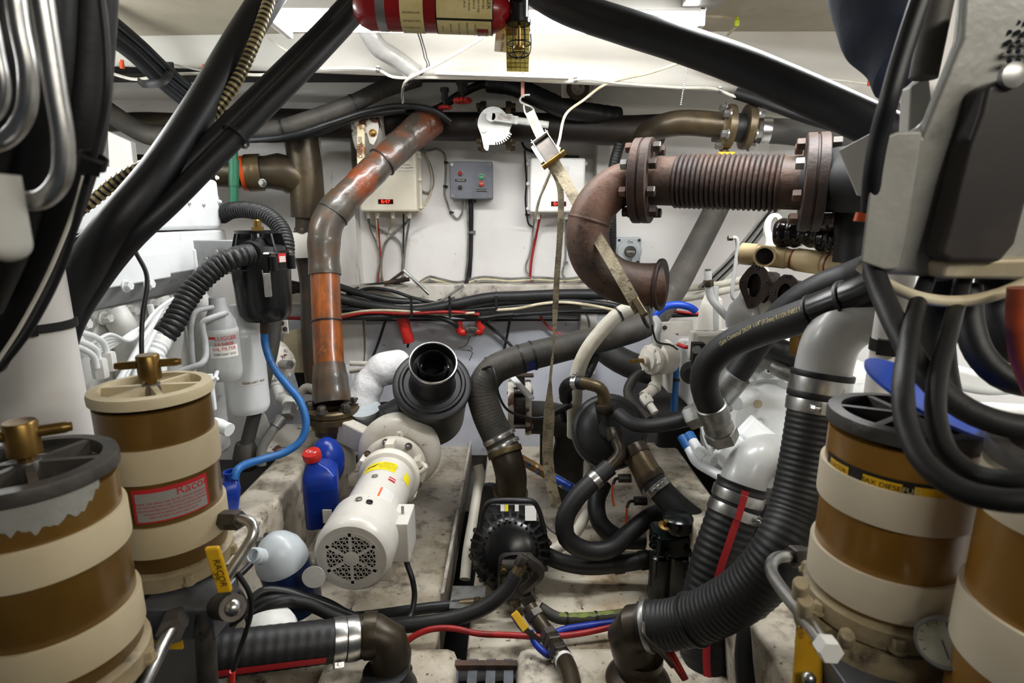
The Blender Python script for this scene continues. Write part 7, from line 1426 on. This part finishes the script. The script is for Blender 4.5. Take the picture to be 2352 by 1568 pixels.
# stuff on top of the right engine
tg = T('engine_bracket', 'bent dirty white sheet bracket standing behind the blue arch', 'bracket', P(1620, 770, 2.0)); MB().prism(PP([(1598, 770, 2.0), (1606, 705, 2.0), (1622, 668, 2.02), (1648, 690, 2.02), (1646, 768, 2.0)]), V((.03, .03, 0))).obj('sheet', m_oldpaint, tg, bevel=.002)
tg = T('engine_bracket', 'long pierced white plate below the blue arch', 'bracket', P(1560, 760, 1.95)); MB().prism(PP([(1518, 742, 1.95), (1592, 736, 1.95), (1592, 772, 1.95), (1560, 772, 1.95), (1548, 766, 1.95), (1520, 764, 1.95)]), V((0, .02, 0))).obj('plate', m_oldpaint, tg)
MB().bolt(P(1527, 752, 1.95), -Yv, .006, .006).obj('bolt', m_steeld, tg)
tg = T('terminal_block', 'flaking white box with a small black socket panel beside the hydraulic hose', 'box', P(1620, 800, 1.75)); MB().box(P(1632, 795, 1.78), (.12, .09, .09)).obj('housing', m_oldpaint, tg, bevel=.004); MB().box(P(1602, 808, 1.71), (.035, .03, .06)).obj('socket_panel', m_black, tg); MB().cyl(P(1602, 802, 1.7), P(1598, 803, 1.67), .012, 14).obj('socket', m_galv, tg)
o, pa, r_ = hose('engine_pipe', 'bent pale grey pipe topped by a brown hex nut on the right engine', 'pipe', [(1626, 622, 1.9), (1627, 650, 1.9), (1632, 682, 1.9), (1655, 712, 1.88), (1690, 748, 1.85), (1720, 780, 1.82)], 17, m_greyp, n=14)
hexnut(MB(), P(1627, 642, 1.9), P(1628, 658, 1.9), .017).obj('hex_nut', m_bronze, o); MB().cyl(P(1626, 618, 1.9), P(1626, 640, 1.9), .0105, 12).obj('flared_end', m_galv, o)
hose('engine_pipe', 'short pale grey pipe stub beside the bent pipe on the right engine', 'pipe', [(1644, 658, 1.95), (1644, 700, 1.95), (1645, 770, 1.95)], 13, m_greyp, n=12)
o, pa, r_ = hose('engine_pipe', 'thin grey tube with a nut bent over against the curved hull', 'pipe', [(1680, 547, 1.9), (1690, 546, 1.9), (1694, 560, 1.9), (1688, 620, 1.9), (1682, 680, 1.9), (1690, 690, 1.9)], 9, m_greyp, n=12)
MB().cyl(P(1672, 547, 1.9), P(1682, 547, 1.9), .009, 6).obj('nut', m_bronze, o)
hose('red_cable', 'red cable end beside the socket box', 'cable', [(1556, 790, 1.9), (1575, 797, 1.88), (1595, 793, 1.85)], 9, m_redb)
tag(MB().lathe([(.02, 0), (.034, .015), (.034, .05), (.02, .07)], P(1588, 852, 1.72), V((-.3, -.9, .1)), 24).obj('rubber_dome', m_rubd), 'dark round rubber dome behind the bend of the hydraulic hose', 'cap')
tag(MB().box(P(1790, 790, 1.9), (.3, .4, .03)).obj('engine_plate', m_engd, bevel=.005), 'dirty white flat casting between the hydraulic hoses', 'plate')
t = T('fuel_filter_bowl', 'small amber bowled filter behind the hydraulic hose', 'filter', P(1850, 790, 1.5)); MB().lathe([(.04, 0), (.045, .01), (.045, .06), (.05, .062), (.05, .09)], P(1852, 800, 1.55)-Z*.02, Z, 24).obj('bowl', m_gold, t)
# tan manifold pipe
t = T('tan_pipe', 'tan plastic coupled pipe with one open socket over the exhaust ports', 'pipe', P(1840, 640, 1.6))
pa = Path(PP([(1702, 582, 1.78), (1800, 592, 1.70), (1900, 606, 1.6), (2040, 630, 1.45)])); rt2 = S(44, 590, 1.72)/2
MB().sweep(pa, rt2, 26, .02).obj('pipe', m_pvc, t)
for px0, px1, f_ in ((1699, 1738, 1.16), (1752, 1808, 1.1), (1828, 1892, 1.16), (1910, 1990, 1.14)):
    a_, b_ = dlp(pa, px0), dlp(pa, px1) if px1 < 1985 else pa.L*.85
    MB().lathe([(rt2*f_*.96, 0), (rt2*f_, .004), (rt2*f_, b_-a_-.004), (rt2*f_*.96, b_-a_)], pa.at(a_), pa.at(b_)-pa.at(a_), 28).obj('coupling', m_pvc, t)
    if px0 > 1710: band(pa, a_-.006, .005, rt2*1.04, m_copper, t, 'seal_ring')
q = P(1758, 587, 1.70); so = V((-.45, -.85, 0)).normalized(); MB().lathe([(rt2*1.05, 0), (rt2*1.05, .045), (rt2*1.02, .048), (rt2*.86, .048), (rt2*.84, .01)], q, so, 28).obj('open_socket', m_pvc, t); MB().cyl(q+so*.012, q+so*.014, rt2*.86, 24).obj('dark_bore', m_black, t)
# exhaust ports
for i_, (px, py, yy, lbl) in enumerate(((1732, 655, 1.72, 'dark exhaust port flange with oval hole, left of the pair under the tan pipe'), (1802, 678, 1.64, 'dark exhaust port flange with oval hole, right of the pair under the tan pipe'))):
    t = T('exhaust_port', lbl, 'flange', P(px, py+45, yy), 'exhaust port flanges'); q = P(px, py, yy); k = S(1, py, yy); nn = V((-.72, -.68, .05)).normalized(); sx_ = nn.cross(Z).normalized()*-1; 
    if sx_.x < 0: sx_ = -sx_
    uz = sx_.cross(nn)*-1
    if uz.z < 0: uz = -uz
    out = [(0, 52), (16, 40), (36, 10), (34, -8), (14, -42), (4, -54), (-8, -54), (-14, -42), (-32, -6), (-32, 12), (-14, 42)]
    pts_ = [q+sx_*(u*k*1.1)+uz*(v*k) for u, v in out]; hole = [q+sx_*(14*k*1.1*math.cos(2*math.pi*j/22))+uz*(27*k*math.sin(2*math.pi*j/22)) for j in range(22)]
    # plate as ring between outline (resampled) and hole
    ol = []; 
    for j in range(22):
        th = 2*math.pi*j/22; dx, dy = math.cos(th), math.sin(th); best = 0
        for m_ in range(len(out)):
            (x1, y1), (x2, y2) = out[m_], out[(m_+1) % len(out)]; den = dx*(y2-y1)-dy*(x2-x1)
            if abs(den) > 1e-9:
                tt_ = (x1*(y2-y1)-y1*(x2-x1))/den; uu = (x1*dy-y1*dx)/den
                if tt_ > 0 and -1e-6 <= uu <= 1+1e-6: best = max(best, tt_)
        ol.append(q+sx_*(dx*best*k*1.1)+uz*(dy*best*k))
    MB().rings([hole, ol, [p-nn*.012 for p in ol], [p-nn*.09 for p in hole]], caps=False).obj('plate', m_rust2, t, angle=25)
    MB().rings([[p-nn*.03 for p in hole], [p-nn*.031 for p in hole]]).obj('dark_bore', m_black, t)
    for u, v in ((26, 8), (-24, 4), (2, -46), (2, 42)): MB().lathe([(5*k, -.002), (5*k, .004), (3*k, .004), (2.5*k, 0)], q+sx_*(u*k*1.1)+uz*(v*k)+nn*.0, nn, 10).obj('stud_hole', m_steeld, t)
    MB().box(q-nn*.08-uz*.01, (.06, .11, .10), (sx_, nn, uz)).obj('port_runner', m_rust2, t, bevel=.015)
tag(MB().box(P(1765, 690, 1.80), (.09, .1, .13)).obj('port_spacer', m_bronzel, bevel=.01), 'dull brass coloured casting between the two exhaust ports', 'casting')
t = T('engine_valve', 'glossy pale blue grey painted housing below the left exhaust port', 'housing', P(1710, 760, 1.75)); MB().lathe([(.06, 0), (.065, .03), (.055, .07), (.03, .1), (.02, .13)], P(1712, 752, 1.78), Z, 24).obj('housing', m_greyp, t)
tag(MB().box(P(1755, 715, 1.75), (.06, .05, .10)).obj('ivory_block', m_box, bevel=.008), 'ivory block under the exhaust ports', 'block')
# lifting eye plate and grease
t = T('lifting_eye', 'white painted lifting plate with a slot above the tan pipe', 'bracket', P(1780, 570, 1.85)); q = P(1778, 530, 1.82); k = S(1, 530, 1.82)
out = [(math.cos(a_)*22, math.sin(a_)*34+6) for a_ in [2*math.pi*j/20 for j in range(20)]]; hole = [(math.cos(a_)*9, math.sin(a_)*19+12) for a_ in [2*math.pi*j/20 for j in range(20)]]
vv = lambda l, dy: [q+X*u*k+Z*v*k+Yv*dy for u, v in l]
MB().rings([vv(hole, 0), vv(out, 0), vv(out, .012), vv(hole, .012)], False, True).obj('plate', m_oldpaint, t, angle=30)
MB().box(q-Z*.055+X*.01, (.07, .012, .07)).obj('foot', m_oldpaint, t)
mb = MB(); w3 = PP([(1785, 535, 1.72), (1830, 535, 1.68), (1890, 545, 1.6), (1950, 550, 1.52), (2030, 560, 1.45)]); mb.sweep(Path(w3), lambda d: .038+.006*math.sin(d*45)+.003*math.sin(d*130), 18, .006); tag(mb.obj('grease_lump', m_grease), 'shiny black greasy lump beneath the right rusty flange', 'grease')
MB()
tag(MB().prism(PP([(1880, 545, 1.75), (1960, 480, 1.75), (1975, 490, 1.75), (1900, 552, 1.75)]), V((0, .02, 0))).obj('sloping_bracket', m_engg), 'pale sloping bar behind the right rusty flange', 'bar')
# --- right fuel filters
t, R = racor('amber fuel filter with dark lid and worn yellow lettered strip at right', .462, .62, P(2110, 955, .62).z, zf_(1440, .55), m_goldr, m_cast, m_creamr, [(zf_(1228, .545), zf_(1140, .545)), (zf_(1432, .545), zf_(1345, .545))], .55, False, group='amber fuel filter housings')
bs = V((.462, .62, 0)); fv = V((-.72, -.70, 0)); x_, y_, z_ = basis(Z); a0 = math.atan2(fv.dot(y_), fv.dot(x_)); zz = zf_(1133, .545)
cf = lambda off, du=0: cyl_fn(bs, Z, R+off, a0+du/R, zz)
patch(cf(.0008), .15, .02, 20, 2).obj('label', m_ink, t)
for du, w_ in ((-.05, .03), (.0, .038), (.05, .042)): patch(cf(.0014, du), w_, .012, 6, 1).obj('label_patch', m_yellow, t)
text('lettering', 'MAX DIESEL', .0085, cf(.0022, .0), m_ink, t); text('lettering', 'FUEL', .009, cf(.0022, .028), m_label, t); text('lettering', 'RACOR', .0075, cf(.0022, -.05), m_ink, t)
racor('nearest right amber fuel filter cut off by the frame edge', .52, .455, 1.295, .80, m_goldr, m_cast, m_creamr, [(zf_(1300, .39), zf_(1185, .39)), (zf_(1640, .40), zf_(1500, .40))], .2, False, group='amber fuel filter housings')
t = T('blue_disc', 'bright blue flat plastic disc lying on the right filter lid', 'lid', P(2140, 945, .6)); q = P(2130, 925, .59); MB().lathe([(.001, 0), (.05, .001), (.072, .006), (.074, .01), (.05, .009), (.001, .008)], q, V((.30, -.25, .9)), 40).obj('disc', m_blue, t)
hb_ = V((.462, .62, zf_(1440, .55)))
t = T('filter_bracket', 'cream cast bracket foot under the right amber filter', 'bracket', hb_-Z*.08)
MB().lathe([(R*1.05, -.08), (R*1.16, -.07), (R*1.2, -.045), (R*1.12, -.03), (R*1.05, -.03)], hb_, Z, 40).obj('casting', m_basec, t)
for px, py in ((1840, 1345), (1945, 1462), (1850, 1385)): MB().lathe([(.009, -.03), (.009, .005), (.007, .008)], P(px, py, .56), V((-.3, -.5, .8)), 16).obj('boss', m_basec, t)
tag(MB().box(V((.76, .72, 1.0)), (.30, .02, .42)).obj('mounting_panel', m_floor, bevel=.004), 'grimy cream mounting panel behind the right fuel filters', 'panel')
t = T('steel_tube', 'polished steel tube with a white end nut in front of the right filter', 'pipe', P(1895, 1480, .6))
pa = Path(PP([(1828, 1278, .78), (1795, 1278, .765), (1774, 1290, .73), (1772, 1312, .70), (1790, 1345, .66), (1850, 1420, .575), (1895, 1480, .525)])); MB().sweep(pa, S(28, 1350, .7)/2, 20).obj('tube', m_steel, t)
hexnut(MB(), P(1815, 1278, .775), P(1850, 1278, .785), .017).obj('hex_nut', m_steeld, t); MB().cyl(P(1845, 1278, .785), P(1890, 1280, .80), .015, 16).obj('stub', m_steeld, t)
a, b = pa.p[-1], pa.p[-1]+pa.tan(pa.L)*.016; MB().lathe([(.0125, -.002), (.0135, 0), (.0135, .014), (.012, .016)], a, pa.tan(pa.L), 6).obj('white_nut', m_labelw, t)
t = T('valve_manifold', 'grey block with a worn yellow and black lever at the bottom right', 'valve', P(1980, 1568, .55)); MB().box(P(2000, 1560, .56), (.10, .10, .045)).obj('block', m_manif, t, bevel=.002)
h0, h1 = P(1862, 1440, .60), P(1852, 1590, .57); d = (h1-h0).normalized(); n_ = (CAM-h0).normalized(); s_ = d.cross(n_).normalized(); m_worny = mat('worn_yellow_black', '#1e1c17', .35, col2='#b98a10', s2=16, a2=(.5, .55), stretch=(1, 1, .5)); MB().box((h0+h1)/2, ((h1-h0).length, .032, .012), (d, s_, s_.cross(d))).obj('lever', m_worny, t, bevel=.005, seg=3); MB().ball(P(1858, 1558, .56), .008, 14, 8).obj('acorn_nut', m_steel, t)
t = T('pressure_gauge', 'round chrome rimmed pressure gauge with yellowed face between the right filters', 'gauge', P(2165, 1530, .52)); q = P(2166, 1476, .50); ag = V((-.62, -.62, .45)).normalized(); rg = S(56, 1476, .5)
MB().lathe([(rg*.9, -.03), (rg, -.026), (rg, .002), (rg*.96, .006), (rg*.88, .006), (rg*.86, .0)], q, ag, 40).obj('case', m_steel, t)
MB().cyl(q-ag*.001, q+ag*.001, rg*.87, 32).obj('dial', m_gauge, t)
bx, by, bz = basis(ag); 
if by.z < 0: by = -by; bx = -bx
mb = MB()
for e in range(11):
    a_ = math.radians(-45+27*e); dv = bx*math.cos(a_)+by*math.sin(a_); mb.box(q+ag*.0014+dv*rg*.74, (rg*.14, rg*.03, .0004), (dv, ag.cross(dv), ag))
mb.box(q+ag*.0016+(bx*.3+by*-.5)*rg*.4, (rg*.7, rg*.04, .0005), ((bx*.5-by*.86), ag.cross(bx*.5-by*.86), ag)); mb.obj('tick_marks', m_ink, t)['kind'] = 'stuff'
o_ = MB().lathe([(rg*.86, .003), (rg*.5, .0045), (.001, .005)], q, ag, 32).obj('glass', m_glass, t)
# --- foreground top right
def poly(pts): return PP(pts)
t = T('taped_duct', 'big blurred grey taped duct with a dark side filling the top right corner', 'duct', P(2160, 640, .66))
front = [(1975, 604, .64), (2010, 318, .62), (2062, 300, .62), (2108, 298, .62), (2190, 90, .60), (2205, -60, .60), (2480, -60, .60), (2480, 640, .62), (2165, 640, .64), (2035, 632, .64)]
MB().prism(poly(front), V((.165, .22, .0))).obj('duct_body', m_tapeg, t, bevel=.012, seg=4)
MB().prism(poly([(1976, 602, .632), (2010, 322, .612), (2060, 302, .612), (2118, 300, .612), (2100, 420, .615), (2078, 560, .628), (2062, 618, .632), (2030, 620, .632)]), V((.006, .008, 0))).obj('tape_flap', m_tapeg, t, bevel=.003)
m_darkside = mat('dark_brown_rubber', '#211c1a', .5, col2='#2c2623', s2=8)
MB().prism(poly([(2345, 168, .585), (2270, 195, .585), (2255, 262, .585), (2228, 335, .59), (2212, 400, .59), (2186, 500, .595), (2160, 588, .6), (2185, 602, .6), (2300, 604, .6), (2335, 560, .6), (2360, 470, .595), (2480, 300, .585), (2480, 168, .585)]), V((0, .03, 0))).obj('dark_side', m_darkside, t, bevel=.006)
MB().prism(poly([(2170, 600, .61), (2480, 590, .6), (2480, 645, .61), (2160, 640, .625)]), V((0, .03, 0))).obj('bottom_lip', m_cablec, t, bevel=.006)
mb = MB()
for i_ in range(7):
    for j_ in range(5): mb.cyl(P(2318+20*j_, 8+22*i_, .605), P(2318+20*j_, 8+22*i_, .5992), .0024, 8)
mb.obj('vent_holes', m_navy, t)['kind'] = 'stuff'
MB().lathe([(.012, 0), (.012, .006), (.007, .008)], P(2318, 175, .585), -Yv, 16).obj('rivet', m_galv, t)
hose('cream_hose', 'blurred cream tube bowed along the underside of the grey taped duct', 'hose', [(1975, 610, .66), (2030, 648, .64), (2110, 682, .61), (2200, 692, .60), (2290, 676, .59), (2420, 620, .58)], 25, m_cablec, n=16)
hose('rubber_hose', 'blurred black hose leaning down past the left side of the grey duct', 'hose', [(2135, -60, .60), (2100, 40, .60), (2068, 140, .60), (2042, 230, .60), (2020, 310, .61), (2004, 400, .62), (1998, 480, .64)], 44, m_rubb, n=20)
hose('rubber_hose', 'dull brown ribbed hose between the black hose and the grey duct', 'hose', [(2170, -60, .72), (2145, 60, .72), (2120, 180, .72)], 60, m_rubg, n=18)
tag(MB().prism(PP([(2092, 200, .74), (2135, 170, .74), (2150, 300, .74), (2085, 330, .74)]), V((0, .02, 0))).obj('pale_strip', m_pale, bevel=.003), 'pale wrinkled strip beside the grey duct top', 'strip')
tag(MB().prism(PP([(1925, 345, .80), (2000, 305, .78), (2010, 440, .78), (1968, 450, .80)]), V((.01, .012, 0))).obj('white_flap', m_pale, bevel=.002), 'pale grey pointed flap sticking out left of the duct', 'flap')
tag(MB().cyl(P(1978, 488, .70), P(1974, 508, .70), .006, 10, .007).obj('orange_tip', m_orange), 'small orange tip at the left edge of the grey duct', 'clip')
mb = MB(); w3 = PP([(1985, -90, .95), (1992, 10, .93), (2035, 90, .9), (2075, 150, .86)]); mb.sweep(Path(w3), lambda d: .066-.10*max(0, d-.06)+.004*math.sin(d*70), 26, .006, flat=(1, .6)); tag(mb.obj('hanging_cloth', m_navy), 'dark navy cloth bundle hanging from the ceiling at upper right', 'cloth')
LP_ = [('outermost black hose loop sweeping right across the amber filter lid', [(1998, 600, .66), (2022, 665, .63), (2062, 755, .58), (2125, 860, .53), (2210, 935, .50), (2300, 972, .48), (2430, 990, .46)], 46),
       ('left falling black hose loop in front of the amber filter', [(2130, 640, .66), (2105, 705, .60), (2085, 800, .53), (2074, 900, .47), (2085, 985, .44), (2125, 1065, .41), (2200, 1122, .385), (2300, 1148, .365), (2430, 1150, .35)], 34),
       ('inner falling black hose loop in front of the amber filter', [(2215, 640, .66), (2180, 765, .56), (2152, 880, .49), (2152, 970, .45), (2180, 1045, .42), (2240, 1090, .40), (2320, 1105, .38), (2430, 1105, .365)], 32),
       ('short black hose loop curving off the right edge below the duct', [(2222, 660, .66), (2226, 740, .64), (2252, 815, .62), (2310, 868, .60), (2430, 890, .58)], 58),
       ('black hose added to fill the dark background at the right edge', [(2290, 640, .72), (2290, 720, .7), (2330, 790, .68), (2430, 830, .66)], 80),  # thick hose added where the background is simply dark
       ('dark hose behind the loops near the right white pole', [(2150, 640, .75), (2150, 740, .75), (2160, 860, .74), (2180, 950, .72)], 70)]
for lbl, pts, d in LP_: hose('rubber_hose', lbl, 'hose', pts, d, m_rubd if d > 55 or d < 40 else m_rub, 'black hose loops at the right', n=20)
hose('orange_pipe', 'blurred rust orange pipe at the right frame edge', 'pipe', [(2340, 660, .56), (2336, 740, .56), (2345, 820, .56), (2375, 900, .56)], 44, m_copper, n=18)
o, pa, r_ = hose('support_pole', 'dirty white round pole standing behind the grey elbow at right', 'pole', None, 0, m_wall, n=24, dm=S(66, 860, .95), pts3=[V((P(2030, 850, .95).x, .95, .6)), V((P(2030, 850, .95).x, .95, 2.09))])
tie(pa, P(2030, 800, .92).z-.6, r_, o, m_rubd, .02)
tag(MB().sweep(Path(PP([(2180, 862, 1.0), (2260, 880, 1.0), (2352, 876, 1.0), (2450, 880, 1.0)])), .022, 16).obj('white_pipe', m_engw), 'bright white pipe behind the hose loops at right', 'pipe')
tag(MB().sweep(Path(PP([(2150, 962, .95), (2260, 955, .95), (2352, 960, .95), (2450, 960, .95)])), .025, 16).obj('white_pipe', m_engd), 'lower dirty white pipe behind the hose loops at right', 'pipe')
